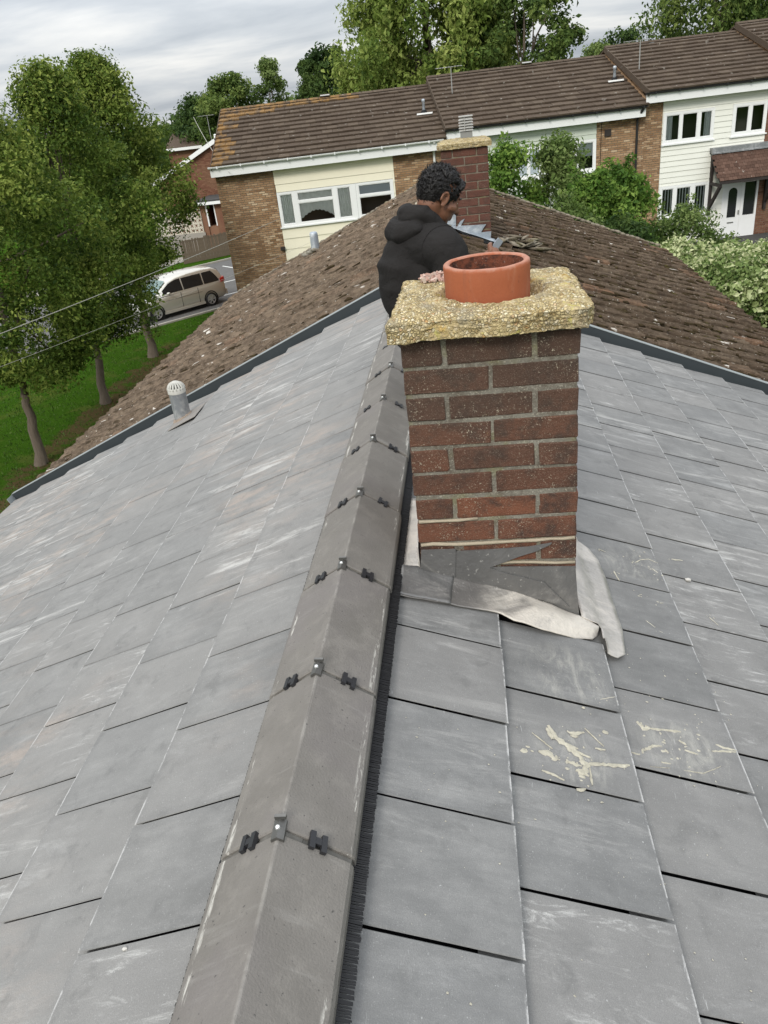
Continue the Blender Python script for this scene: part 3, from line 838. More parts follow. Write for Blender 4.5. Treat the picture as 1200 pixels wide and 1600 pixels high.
m = MB(); m.lathe([(0, .0095), (.003, .0092), (.0045, .008), (.005, .004)], (-.001, -.002, 0), 10); ME_SCREW = m.mesh("screw", plain("bright_screw", (0.72, 0.72, 0.70), 0.3, 0.5, 0.6))
m = MB()
m.box((-.018, -.016, -.002), (-.007, .019, .009)); m.box((.006, -.019, -.002), (.017, .016, .009)); m.box((-.007, -.006, .001), (.006, .008, .008))
ME_HCLIP = m.mesh("union_clip", M_PLASTIC)
for k in range(-6, 12):
    y0 = 0.9419 + 0.45 * k
    if y0 + 0.45 > Y_STRIP + 0.5: break
    rr = random.Random(900 + k)
    M4 = Matrix.Translation((rr.uniform(-.0025, .0025), y0 + 0.006, rr.uniform(-.002, .002))) @ Matrix.Rotation(rr.uniform(-.006, .006), 4, 'Z')
    if y0 + 0.44 > Y_STRIP: M4 = M4 @ Matrix.Diagonal((1, max(0.1, (Y_STRIP - y0) / 0.44), 1, 1))
    rt = link("ridge_tile", RIDGES[k % 3], house, mat4=M4)
    if y0 < Y_STRIP - 0.2:
        J = Matrix.Translation((0, y0, 0))
        link("seal_strip", ME_SEAL, rt, mat4=J)
        cl = Matrix.Translation((rr.uniform(-.002, .002), y0 + rr.uniform(-.004, .004), 0.0005)) @ Matrix.Rotation(rr.uniform(-.08, .08), 4, 'Z')
        link("ridge_clamp", ME_CLAMP, rt, mat4=cl); link("screw", ME_SCREW, rt, mat4=cl)
        for sx in (-1, 1):
            t = 0.066 + rr.uniform(-.006, .006)
            hm = Matrix.Translation((sx * t, y0 + rr.uniform(-.003, .003), -t * 0.655)) @ Matrix.Rotation(sx * 0.58, 4, 'Y') @ Matrix.Rotation(rr.uniform(-.15, .15), 4, 'Z')
            link("union_clip", ME_HCLIP, rt, mat4=hm)

# brush strip under both ridge edges (bristles too many to count)
m = MB(); rr = random.Random(5)
for side in (1, -1):
    y = Y_NEAR
    while y < Y_STRIP:
        x0 = side * 0.10; z0 = -0.098
        x1 = (0.1535 if side == 1 else -0.1435) + rr.uniform(-.0012, .0012)
        z1 = rpt(x1, y).z + 0.004; yy = y + rr.uniform(-.0015, .0015); w_ = 0.0017
        m.add([(x0, y - w_, z0), (x0, y + w_, z0), (x1, yy + w_, z1), (x1, yy - w_, z1), (x0, y, z0 - .006), (x1, yy, z1 - .004)],
              [(0, 1, 2, 3), (0, 3, 5, 4), (1, 4, 5, 2)])
        y += 0.0046
m.build("brush_strip", M_BRUSH, house, kind="stuff")
# ------------------------------------------------------------------ brick stacks
def brick_mesh(name, L, Wd, H, mat, seed, bev=0.0035, jit=0.0022):
    rr = random.Random(seed)
    bm = bmesh.new(); bmesh.ops.create_cube(bm, size=1)
    for v in bm.verts: v.co = Vector((v.co.x * L, v.co.y * Wd, v.co.z * H))
    bmesh.ops.bevel(bm, geom=bm.edges[:], offset=bev, segments=1, affect='EDGES')
    for v in bm.verts: v.co += Vector((rr.uniform(-jit, jit), rr.uniform(-jit, jit), rr.uniform(-jit, jit)))
    me = bpy.data.meshes.new(name); bm.to_mesh(me); bm.free(); me.materials.append(mat)
    return me
def brick_stack(parent, x0, x1, y0, y1, z_bot, z_top, row, mat, joint, first=0, nx=2, seed=1, proud=0.006):
    """bricks laid in alternate courses round a mortar core; returns the number of bricks"""
    wx, wy = x1 - x0, y1 - y0
    hd = 0.1095 if nx == 2 else 0.112
    bh = row - joint
    rr = random.Random(seed)
    lenA = (wx - joint * (nx - 1)) / nx
    meshes = {}
    def get(L, Wd):
        key = (round(L, 3), round(Wd, 3))
        if key not in meshes: meshes[key] = [brick_mesh("brick", L, Wd, bh, mat, seed * 100 + i + len(meshes) * 7) for i in range(4)]
        return meshes[key][rr.randrange(4)]
    def put(cx, cy, z, L, along):
        me = get(L, hd)
        M4 = Matrix.Translation((cx + rr.uniform(-.002, .002), cy + rr.uniform(-.002, .002), z + rr.uniform(-.0012, .0012))) @ Matrix.Rotation((0 if along == 'x' else math.pi / 2) + (math.pi if rr.random() < .5 else 0) + rr.uniform(-.008, .008), 4, 'Z')
        link("brick", me, parent, mat4=M4)
    z = z_top; i = first
    while z - row > z_bot:
        zc = z - row + joint * 0.5 + bh / 2
        if i % 2 == 1:                      # stretchers right across front and back
            for k in range(nx):
                cx = x0 + lenA / 2 + k * (lenA + joint)
                put(cx, y0 + hd / 2, zc, lenA, 'x'); put(cx, y1 - hd / 2, zc, lenA, 'x')
            ls = wy - 2 * hd - 2 * joint
            put(x0 + hd / 2, (y0 + y1) / 2, zc, ls, 'y'); put(x1 - hd / 2, (y0 + y1) / 2, zc, ls, 'y')
        else:                               # headers show at the corners
            ln = (wy - joint) / 2
            for k in range(2):
                cy = y0 + ln / 2 + k * (ln + joint)
                put(x0 + hd / 2, cy, zc, ln, 'y'); put(x1 - hd / 2, cy, zc, ln, 'y')
            inner = wx - 2 * hd - 2 * joint; q = nx - 1
            li = (inner - joint * (q - 1)) / q
            for k in range(q):
                cx = x0 + hd + joint + li / 2 + k * (li + joint)
                put(cx, y0 + hd / 2, zc, li, 'x'); put(cx, y1 - hd / 2, zc, li, 'x')
        z -= row; i += 1

def rough_block(name, x0, x1, y0, y1, z0, z1, mat, cuts, fn):
    bm = bmesh.new(); bmesh.ops.create_cube(bm, size=1)
    for v in bm.verts: v.co = Vector(((x0 + x1) / 2 + v.co.x * (x1 - x0), (y0 + y1) / 2 + v.co.y * (y1 - y0), (z0 + z1) / 2 + v.co.z * (z1 - z0)))
    bmesh.ops.subdivide_edges(bm, edges=bm.edges[:], cuts=cuts, use_grid_fill=True)
    bm.normal_update()
    new = [fn(v.co.copy(), v.normal.copy()) for v in bm.verts]
    for v, c in zip(bm.verts, new): v.co = c
    bmesh.ops.recalc_face_normals(bm, faces=bm.faces)
    me = bpy.data.meshes.new(name); bm.to_mesh(me); bm.free(); me.materials.append(mat); me.shade_smooth()
    return me

# ------------------------------------------------------------------ the near chimney
CX0, CX1, CY0, CY1 = 0.208, 0.681, 2.020, 2.478
def core_fn(c, n):
    return c + n * (noise.noise(c * 40) * 0.0010 + noise.noise(c * 130) * 0.0009)
chim = link("chimney", rough_block("chimney", CX0 + .004, CX1 - .004, CY0 + .004, CY1 - .004, -0.62, 0.60, M_MORTAR, 46, core_fn), house,
            label="square dark red brick chimney under a chipped pebbly slab and one low orange pot")
brick_stack(chim, CX0, CX1, CY0, CY1, -0.40, 0.583, 0.0795, M_CBRICK, 0.0125, 0, 2, 3)

PX, PY = 0.452, 2.205
def cap_fn(c, n):
    p = c.copy()
    f1 = noise.voronoi(p * 62)[0][0]
    f2 = noise.voronoi(p * 120 + Vector((3, 1, 7)))[0][0]
    big = noise.noise(p * 7.0) * 0.010 + noise.noise(p * 19) * 0.006
    mt = sstep(-.15, .25, noise.noise(p * 13))
    c = c + n * ((0.42 - f1) * 0.009 * (1 - .6 * mt) + (0.4 - f2) * 0.004 * (1 - .6 * mt) + big * .55 + noise.noise(p * 55) * .0022)
    # rounded, worn edges
    ex = min(c.x - 0.165, 0.728 - c.x); ey = min(p.y - 1.962, 2.49 - p.y)
    top = sstep(0.60, 0.66, p.z)
    c.z -= top * 0.012 * (1 - sstep(0.0, 0.05, min(ex, ey))) + top * 0.010 * (1 - sstep(0.0, 0.2, min(ex, ey)))
    # the slab is a little narrower at the back and its front edge wanders
    c.x += 0.018 * (p.y - 1.962) / 0.53 * (1 if p.x < 0.45 else -0.9)
    c.y += 0.006 * math.sin(p.x * 23) * (1 if p.y < 2.2 else 0.4)
    # hole round the pot, open at its right and left
    dx, dy = (p.x - PX - 0.012) / 0.152, (p.y - PY) / 0.128
    d = math.sqrt(dx * dx + dy * dy)
    if p.z > 0.64 and d < 1.08: c.z -= 0.05 * (1 - sstep(0.86, 1.08, d)) 
    # lump broken out of the right-hand end
    q = (Vector((p.x - 0.728, (p.y - 2.11) * 0.9, (p.z - 0.605) * 1.1))).length
    if q < 0.062: c.x -= 0.05 * (1 - q / 0.062) + 0.006 * noise.noise(p * 60)
    q = (Vector((p.x - 0.73, (p.y - 1.96), (p.z - 0.62) * 0.6))).length
    if q < 0.075: c.x -= 0.035 * (1 - q / 0.075); c.y += 0.02 * (1 - q / 0.075)
    return c
link("chimney_cap", rough_block("chimney_cap", 0.182, 0.722, 1.972, 2.49, 0.592, 0.660, M_CAP, 84, cap_fn), chim)
m = MB()
m.lathe([(0.1165, 0.60), (0.1175, 0.66), (0.1185, 0.700), (0.1195, 0.726), (0.1180, 0.7335), (0.1130, 0.7365), (0.1045, 0.7355), (0.1015, 0.731)], (PX, PY, 0), 56)
me = m.mesh("chimney_pot", M_POT, smooth=True)
for v in me.vertices:
    v.co.z += noise.noise(v.co * 22) * 0.0013
    v.co.x += noise.noise(v.co * 24 + Vector((5, 0, 0))) * 0.0012
pot = link("chimney_pot", me, chim)
m = MB(); m.lathe([(0.1018, 0.7312), (0.0995, 0.70), (0.098, 0.52), (0.0, 0.515)], (PX, PY, 0), 40)
m.build("pot_lining", M_SOOT, pot if False else chim, smooth=True)

# lead flashing
def tile_lift(x, y):
    side = 1 if x >= 0 else -1
    d = abs(x) / math.cos(TH[side])
    k = math.ceil((d - D0[side]) / GA - 1e-6); k = max(k, 0)
    return -0.022 * (D0[side] + GA * k - d) / GA
def grid_sheet(name, A, B, mat, parent, lift, nu=30, nv=8, th=0.0025, label=None):
    """sheet on the roof between two plan curves A and B (lists of (x, y)); lift(u, v, x, y) in metres"""
    def at(c, u):
        t = u * (len(c) - 1); i = min(int(t), len(c) - 2); f = t - i
        return Vector(c[i]).lerp(Vector(c[i + 1]), f)
    vs, fs = [], []
    for s in (0, 1):
        for i in range(nu + 1):
            for j in range(nv + 1):
                u, v = i / nu, j / nv
                p = at(A, u).lerp(at(B, u), v)
                vs.append(rpt(p.x, p.y, lift(u, v, p.x, p.y) - s * th))
    n = (nu + 1) * (nv + 1)
    for i in range(nu):
        for j in range(nv):
            a = i * (nv + 1) + j
            fs.append((a, a + 1, a + nv + 2, a + nv + 1)); fs.append((n + a, n + a + nv + 1, n + a + nv + 2, n + a + 1))
    rim = [i * (nv + 1) for i in range(nu + 1)] + [nu * (nv + 1) + j for j in range(1, nv + 1)] + [i * (nv + 1) + nv for i in range(nu - 1, -1, -1)] + [j for j in range(nv - 1, 0, -1)]
    for a, b in zip(rim, rim[1:] + rim[:1]): fs.append((a, b, n + b, n + a))
    return link(name, mesh_from(name, vs, fs, mat, smooth=True), parent, label=label)
def ap_lift(u, v, x, y):
    xs_ = (0.0, 0.14, 0.30, 0.44, 0.50, 0.58, 0.68, 0.80); ls_ = (-0.016, -0.012, -0.004, 0.005, 0.007, 0.001, -0.008, -0.010)
    i = max(q for q in range(7) if xs_[q] <= x) if x > 0 else 0
    f = sstep(xs_[i], xs_[i + 1], x); base = ls_[i] + (ls_[i + 1] - ls_[i]) * f
    b = sstep(0.46, 0.56, x)
    return base + 0.003 + (1 - v) ** 2 * 0.018 + b * 0.016 * math.sin(math.pi * min(1, v * 1.05)) + 0.0035 * noise.noise(Vector((x * 18, y * 18, 0)))
apr = grid_sheet("lead_apron",
           [(0.206, 2.014), (0.30, 2.014), (0.40, 2.014), (0.47, 2.014), (0.54, 2.013), (0.61, 2.012), (0.68, 2.010), (0.715, 2.000), (0.738, 1.985)],
           [(0.146, 1.867), (0.255, 1.882), (0.355, 1.893), (0.439, 1.904), (0.478, 1.886), (0.57, 1.888), (0.665, 1.906), (0.722, 1.930), (0.742, 1.960)],
           M_LEAD_A, chim, ap_lift, 60, 14)
grid_sheet("lead_patch", [(0.147, 2.0), (0.20, 2.014), (0.262, 2.016), (0.300, 2.015)], [(0.150, 1.872), (0.20, 1.876), (0.252, 1.882), (0.296, 1.884)], M_LEAD_D, chim,
           lambda u, v, x, y: ap_lift(u, v, x, y) + 0.0035, 16, 8)
grid_sheet("lead_soaker", [(0.144, 1.985), (0.142, 2.1), (0.140, 2.3), (0.138, 2.475)], [(0.212, 2.012), (0.212, 2.1), (0.212, 2.3), (0.212, 2.475)], M_LEAD_L, chim,
           lambda u, v, x, y: tile_lift(x, y) + 0.012 + v * v * 0.03 + 0.003 * noise.noise(Vector((x * 20, y * 20, 3))), 24, 6)
grid_sheet("lead_soaker", [(0.748, 1.866), (0.748, 1.92), (0.750, 1.985), (0.690, 2.000), (0.686, 2.15), (0.686, 2.35), (0.688, 2.46), (0.70, 2.52), (0.735, 2.536)],
           [(0.786, 1.866), (0.812, 1.893), (0.822, 1.985), (0.826, 2.02), (0.824, 2.15), (0.822, 2.34), (0.812, 2.43), (0.790, 2.49), (0.750, 2.534)], M_LEAD_L, chim,
           lambda u, v, x, y: tile_lift(x, y) * 0.5 + 0.009 + (1 - v) ** 2 * 0.010 + 0.002 * noise.noise(Vector((x * 20, y * 20, 7))), 40, 8)
def face_plate(name, poly, y0, y1, mat, label=None):
    m = MB(); m.prism(poly, y0, y1, lambda a, b, d: (a, d, b)); return m.build(name, mat, chim, label=label)
face_plate("lead_upstand", [(0.418, -0.1405), (0.677, -0.152), (0.684, -0.26), (0.690, -0.335), (0.46, -0.24), (0.43, -0.20)], 2.0135, 2.0165, M_LEAD_D)
face_plate("lead_upstand", [(0.297, -0.178), (0.318, -0.076), (0.436, -0.075), (0.540, -0.072), (0.606, -0.062), (0.602, -0.068), (0.558, -0.090), (0.507, -0.106), (0.418, -0.141), (0.464, -0.163), (0.582, -0.203), (0.66, -0.300), (0.47, -0.232)], 2.0095, 2.0130, M_LEAD_D)
face_plate("lead_upstand", [(0.203, -0.150), (0.214, -0.064), (0.319, -0.066), (0.310, -0.180)], 2.0055, 2.0092, M_LEAD_D)
m = MB(); m.prism([(2.010, -0.145), (2.48, -0.145), (2.48, -0.02), (2.25, -0.03), (2.010, -0.055)], 0.2005, 0.2045, lambda a, b, d: (d, a, b)); m.build("lead_upstand", M_LEAD_L, chim)
def mastic(pts, w, y):
    m = MB(); rr = random.Random(len(pts))
    m.tube([(x, y + rr.uniform(-.002, .002), z + rr.uniform(-.002, .002)) for x, z in pts], [w * rr.uniform(0.7, 1.15) for _ in pts], 7)
    m.build("mastic_bead", M_MASTIC, chim, smooth=True)
mastic([(0.214, -0.056), (0.25, -0.054), (0.32, -0.058), (0.40, -0.058), (0.48, -0.058), (0.56, -0.056), (0.605, -0.055), (0.64, -0.056), (0.675, -0.052)], 0.0060, 2.0225)
mastic([(0.43, -0.133), (0.48, -0.133), (0.55, -0.136), (0.62, -0.139), (0.676, -0.142)], 0.0055, 2.0205)
mastic([(0.214, 0.028), (0.27, 0.027), (0.33, 0.026), (0.39, 0.026)], 0.0055, 2.0225)

# loose pinkish rubble left on the slab behind the pot
m = MB(); rr = random.Random(12)
for i in range(120):
    a = rr.random() * 6.28; q = rr.random() ** 0.55
    p = Vector((0.315 + 0.062 * q * math.cos(a), 2.40 + 0.05 * q * math.sin(a), 0.662 + (1 - q) * 0.016 * rr.random()))
    M4 = Matrix.Translation(p) @ Matrix.Rotation(rr.random() * 6.28, 4, Vector((rr.uniform(-1, 1), rr.uniform(-1, 1), rr.uniform(-1, 1))).normalized())
    s = rr.uniform(0.002, 0.005)
    m.box((-s * rr.uniform(1, 2.8), -s, -s * .7), (s * rr.uniform(1, 2.8), s, s * .7), M4)
t = NT("pink_rubble", 0.9, 0.15); t.set("Base Color", t.ramp(t.island(), [(0, (0.30, 0.17, 0.13)), (0.5, (0.42, 0.28, 0.23)), (1, (0.52, 0.44, 0.37))]))
o = m.build("rubble", t.m, kind="stuff")

# ------------------------------------------------------------------ mortar splashes on the tiles
def stroke(m, pts, w, rr, ht=0.0028):
    P = [Vector(p) for p in pts]
    fine = []
    for a, b in zip(P, P[1:]):
        n = max(2, int((b - a).length / 0.006))
        fine += [a.lerp(b, i / n) for i in range(n)]
    fine.append(P[-1])
    base = len(m.v); nn = len(fine)
    for i, p in enumerate(fine):
        d = fine[min(i + 1, nn - 1)] - fine[max(i - 1, 0)]
        s = Vector((-d.y, d.x)).normalized() if d.length > 1e-9 else Vector((1, 0))
        e_ = min(1, (i + .4) / 2.5, (nn - i - .6) / 2.5); ww = w * (0.25 + 0.75 * max(0, e_)) * (0.6 + 0.8 * rr.random())
        p = p + s * rr.uniform(-.3, .3) * w
        for q, hh in ((-1, 0.0004), (-0.45, ht * (0.6 + .6 * rr.random())), (0.45, ht * (0.6 + .6 * rr.random())), (1, 0.0004)):
            x, y = p.x + s.x * ww * q, p.y + s.y * ww * q
            m.v.append(tuple(rpt(x, y, tile_lift(x, y) + 0.0012 + hh)))
    for i in range(nn - 1):
        for q in range(3): m.f.append((base + i * 4 + q, base + i * 4 + q + 1, base + (i + 1) * 4 + q + 1, base + (i + 1) * 4 + q))
def spots(m, cx, cy, sx, sy, n, rr, r0=0.0015, r1=0.006):
    for _ in range(n):
        x, y = cx + rr.gauss(0, sx), cy + rr.gauss(0, sy); r = rr.uniform(r0, r1) * (0.5 + rr.random())
        b = len(m.v); k = 7; el = rr.uniform(0.5, 1.6)
        for q in range(k):
            a = 6.283 * q / k; rad = r * rr.uniform(0.65, 1.2)
            xx, yy = x + rad * math.cos(a) * el, y + rad * math.sin(a)
            m.v.append(tuple(rpt(xx, yy, tile_lift(xx, yy) + 0.0014)))
        m.v.append(tuple(rpt(x, y, tile_lift(x, y) + 0.0014 + min(0.002, r * .4)))); c = len(m.v) - 1
        for q in range(k): m.f.append((b + q, b + (q + 1) % k, c))
rr = random.Random(77)
m = MB()
for pts, w in (([(0.549, 1.500), (0.556, 1.474), (0.575, 1.452), (0.596, 1.444), (0.615, 1.414), (0.627, 1.389), (0.617, 1.36)], 0.0085),
               ([(0.545, 1.490), (0.556, 1.454)], 0.008), ([(0.627, 1.389), (0.640, 1.399), (0.659, 1.406), (0.69, 1.412), (0.735, 1.424)], 0.0048),
               ([(0.518, 1.342), (0.543, 1.337), (0.568, 1.326)], 0.0035), ([(0.593, 1.494), (0.612, 1.492), (0.637, 1.505)], 0.006), ([(0.60, 1.482), (0.618, 1.484)], 0.005),
               ([(0.656, 1.458), (0.682, 1.459)], 0.004), ([(0.592, 1.307), (0.615, 1.313)], 0.006), ([(0.634, 1.385), (0.632, 1.33)], 0.0022),
               ([(0.58, 1.389), (0.603, 1.389)], 0.005), ([(0.515, 1.400), (0.537, 1.403), (0.558, 1.386)], 0.0075), ([(0.60, 1.37), (0.628, 1.358)], 0.009), ([(0.61, 1.43), (0.64, 1.42)], 0.004),
               ([(0.505, 1.46), (0.55, 1.42)], 0.0012), ([(0.64, 1.52), (0.68, 1.47)], 0.0012)):
    stroke(m, pts, w, rr)
spots(m, 0.59, 1.40, 0.045, 0.055, 46, rr)
m.build("mortar_splash", M_SPLASH, house, kind="stuff")
m = MB()
for pts, w in (([(0.798, 1.619), (0.812, 1.600), (0.830, 1.606)], 0.010), ([(0.83, 1.604), (0.87, 1.612), (0.914, 1.620)], 0.004), ([(0.796, 1.512), (0.826, 1.541), (0.847, 1.545)], 0.0048),
               ([(0.759, 1.495), (0.782, 1.494)], 0.005), ([(0.79, 1.50), (0.795, 1.52)], 0.004), ([(0.833, 1.485), (0.857, 1.488)], 0.0045), ([(0.900, 1.583), (0.917, 1.573)], 0.005), ([(0.907, 1.552), (0.94, 1.545)], 0.0035),
               ([(1.001, 1.602), (1.019, 1.596), (1.054, 1.596)], 0.0045), ([(0.982, 1.571), (1.014, 1.581), (1.05, 1.590)], 0.004), ([(0.887, 1.474), (0.937, 1.480), (0.991, 1.52)], 0.0013), ([(0.854, 1.535), (0.861, 1.525)], 0.005),
               ([(0.80, 1.46), (0.85, 1.47)], 0.001)):
    stroke(m, pts, w, rr)
spots(m, 0.88, 1.55, 0.055, 0.04, 40, rr)
m.build("mortar_splash", M_SPLASH, house, kind="stuff")
m = MB()
for pts, w in (([(0.8381, 2.54), (0.864, 2.529)], 0.006), ([(0.962, 2.50), (0.99, 2.535), (1.022, 2.554), (1.054, 2.54)], 0.0035), ([(1.022, 2.489), (1.037, 2.466)], 0.004), ([(0.926, 2.129), (0.95, 2.101)], 0.0045),
               ([(0.958, 2.085), (0.969, 2.081)], 0.004), ([(0.870, 2.403), (0.879, 2.342)], 0.005), ([(0.935, 2.283), (0.945, 2.285)], 0.0055), ([(0.998, 2.259), (1.012, 2.264)], 0.005), ([(0.698, 1.649), (0.743, 1.676)], 0.003),
               ([(1.134, 2.639), (1.181, 2.652)], 0.006), ([(1.18, 2.28), (1.2, 2.24)], 0.003)):
    stroke(m, pts, w * .55, rr, 0.0012); spots(m, pts[0][0], pts[0][1], .012, .012, 4, rr, .001, .003)
spots(m, 0.85, 1.75, 0.12, 0.10, 46, rr, 0.001, 0.0028); spots(m, 1.0, 2.5, 0.05, 0.05, 22, rr, 0.001, 0.004); spots(m, 0.30, 1.15, 0.12, 0.25, 45, rr, 0.0008, 0.002); spots(m, 0.7, 1.0, 0.25, 0.3, 50, rr, 0.0008, 0.002)
m.build("mortar_splash", M_SPLASH, house, kind="stuff")

# ------------------------------------------------------------------ soil vent pipe through the left slope
vx, vy = -1.852, 5.44
base = rpt(vx, vy)
m = MB(); m.lathe([(0.066, base.z - 0.12), (0.064, base.z + 0.21), (0.067, base.z + 0.214), (0.067, base.z + 0.232)], (vx, vy, 0), 22)
vp = m.build("vent_pipe", mat_lead("streaked_zinc", (0.20, 0.215, 0.23), (0.36, 0.375, 0.385), (0.55, 0.55, 0.54), 0.48, 0.7), house, smooth=True, label="short grey metal vent pipe with a white slotted cap near the party wall")
m = MB()
for q in range(16):
    a = 6.283 * q / 16
    for lo, hi in ((0, 1),):
        pts = []
        for s in range(6):
            tt = s / 5 * 1.25
            pts.append((vx + 0.0625 * math.cos(tt) * math.cos(a), vy + 0.0625 * math.cos(tt) * math.sin(a), base.z + 0.236 + 0.056 * math.sin(tt)))
        m.tube(pts, [0.0095, 0.009, 0.0085, 0.0075, 0.006, 0.005], 5)
m.lathe([(0.030, 0.050), (0.018, 0.058), (0.0, 0.061)], (vx, vy, base.z + 0.238), 16)
m.lathe([(0.0685, -0.030), (0.0685, 0.010), (0.064, 0.014), (0.060, -0.01)], (vx, vy, base.z + 0.238), 22)
m.build("vent_cap", plain("aged_white_plastic", (0.44, 0.43, 0.385), 0.55, 0.3, var=0.12, scale=30), vp, smooth=True)
m = MB(); m.lathe([(0.056, 0.0), (0.054, 0.05), (0, 0.052)], (vx, vy, base.z + 0.2), 18); m.build("pipe_core", M_BLACK, vp)
M4 = slope_frame(-1, abs(vx) / math.cos(TH[-1]) + 0.12, vy - 0.05, 0.006)
vs, fs = cham_box(0.2950, 0.26, 0.006, 0.002)
vs = [M4 @ (Vector(v) + Vector((0, 0.18, 0))) for v in vs]
link("vent_slate", mesh_from("vent_slate", vs, fs, plain("dusty_pink_slate", (0.24, 0.222, 0.202), 0.85, 0.15, var=0.25, scale=9)), house)
m = MB(); rr = random.Random(4)
for q in range(26):
    a = 6.283 * q / 26
    p = rpt(vx + 0.066 * math.cos(a), vy + 0.066 * math.sin(a), 0.008)
    m.lathe([(0.0, 0.014 * rr.uniform(.6, 1.3)), (0.009, 0.008), (0.015 * rr.uniform(.8, 1.3), -0.006)], p, 7)
m.build("pipe_collar", plain("brown_lead_collar", (0.26, 0.205, 0.16), 0.8, 0.2, var=0.35, scale=30), house, smooth=True, kind="stuff")

# ------------------------------------------------------------------ the neighbour's old roof
old = thing("house", "attached house under an old mossy brown tiled roof, beyond the dark strip", "house", (0, 10, -7.0))
m = MB(); m.box((-3.5, 5.96, -7.2), (3.4, 13.82, -1.72)); m.build("wall", M_BUFF, old)
dk = MB()
DE = {1: 3.95, -1: 4.12}
for side in (1, -1):
    a = roof_pt(0, side, 0, 0, -0.05); b = roof_pt(0, side, DE[side], 0, -0.05)
    dk.add([(a.x, 5.99, a.z), (b.x, 5.99, b.z), (b.x, 13.86, b.z), (a.x, 13.86, a.z), (a.x, 5.99, a.z - .1), (b.x, 5.99, b.z - .1), (b.x, 13.86, b.z - .1), (a.x, 13.86, a.z - .1)],
           [(0,1,2,3),(7,6,5,4),(0,4,5,1),(1,5,6,2),(2,6,7,3),(3,7,4,0)])
dk.build("roof_deck", M_UNDER, old)
m = MB()
for side in (1, -1):
    e1 = roof_pt(0, side, DE[side] + 0.03, 0, -0.07)
    m.tube([(e1.x, 5.99, e1.z - 0.05), (e1.x, 13.9, e1.z - 0.05)], 0.055, 10)
m.build("gutter", plain("grey_gutter", (0.12, 0.12, 0.12), 0.5, 0.3), old)
def old_tile_mesh(i):
    rr = random.Random(300 + i); a_, b_ = rr.uniform(.45, .9), rr.uniform(0, .8)
    xs_ = [(-0.134, 0.010), (-0.128, 0.030 * a_), (-0.110, 0.038 * a_), (-0.090, 0.029 * a_), (-0.072, 0.006), (-0.04, 0.0), (-0.020, 0.008 * b_), (0.000, 0.026 * b_), (0.020, 0.008 * b_), (0.040, 0.0), (0.10, -0.002), (0.128, 0.001)]
    js = [0, 0.012, 0.12, 0.23, 0.34, 0.41]
    vs, fs = [], []
    n = len(xs_) + 2
    for j, v in enumerate(js):
        dz = -0.030 * v / GA
        rag = rr.uniform(-.004, .004)
        row = [(-0.134, v, dz - 0.022)] + [(x + rr.uniform(-.0015, .0015), v + (rr.uniform(-.006, .006) if j == 0 else 0), z + dz + rr.uniform(-.0025, .0025) - (0.006 if j == 0 else 0)) for x, z in xs_] + [(0.128, v, dz - 0.022)]
        vs += row
    for j in range(len(js) - 1):
        for k_ in range(n - 1): fs.append((j * n + k_, j * n + k_ + 1, (j + 1) * n + k_ + 1, (j + 1) * n + k_))
    fs.append(tuple(range(n)))
    return mesh_from("roof_tile", vs, fs, M_OLD, lambda co: (co.x, co.y))
OTILES = [old_tile_mesh(i) for i in range(12)]
cands = []
for side in (1, -1):
    for k in range(12):
        d = DE[side] - GA * (11 - k)
        j = 0
        while True:
            yj = 5.985 + (0.075 if k % 2 else 0.0) + 0.292 * j
            if yj + 0.28 > Y_FAR: break
            pts = [roof_pt(0, side, d, yj), roof_pt(0, side, d, yj + .292), roof_pt(0, side, d - GA, yj + .292), roof_pt(0, side, d - GA, yj)]
            cands.append((screen_size(pts), side, k, d, yj, random.Random(k * 991 + j * 13 + side * 5)))
            j += 1
cands.sort(key=lambda t: -t[0])
rest = MB(); n_parts = 0
for area, side, k, d, yj, rr in cands:
    M4 = slope_frame(side, d + rr.uniform(-.008, .008), yj + 0.146 + rr.uniform(-.006, .006), 0.012 + rr.uniform(-.003, .003), rr.uniform(-.014, .014) + 0.012, rr.uniform(-.012, .006), rr.uniform(-.010, .010))
    me = OTILES[rr.randrange(12)]
    if n_parts < 298: link("roof_tile", me, old, mat4=M4); n_parts += 1
    else:
        b = len(rest.v); rest.v += [tuple(M4 @ v.co) for v in me.vertices]; rest.f += [tuple(b + i for i in p.vertices) for p in me.polygons]
if rest.v:
    me = bpy.data.meshes.new("roof_tiles"); me.from_pydata(rest.v, [], rest.f); me.materials.append(M_OLD); link("roof_tiles", me, old, kind="stuff")
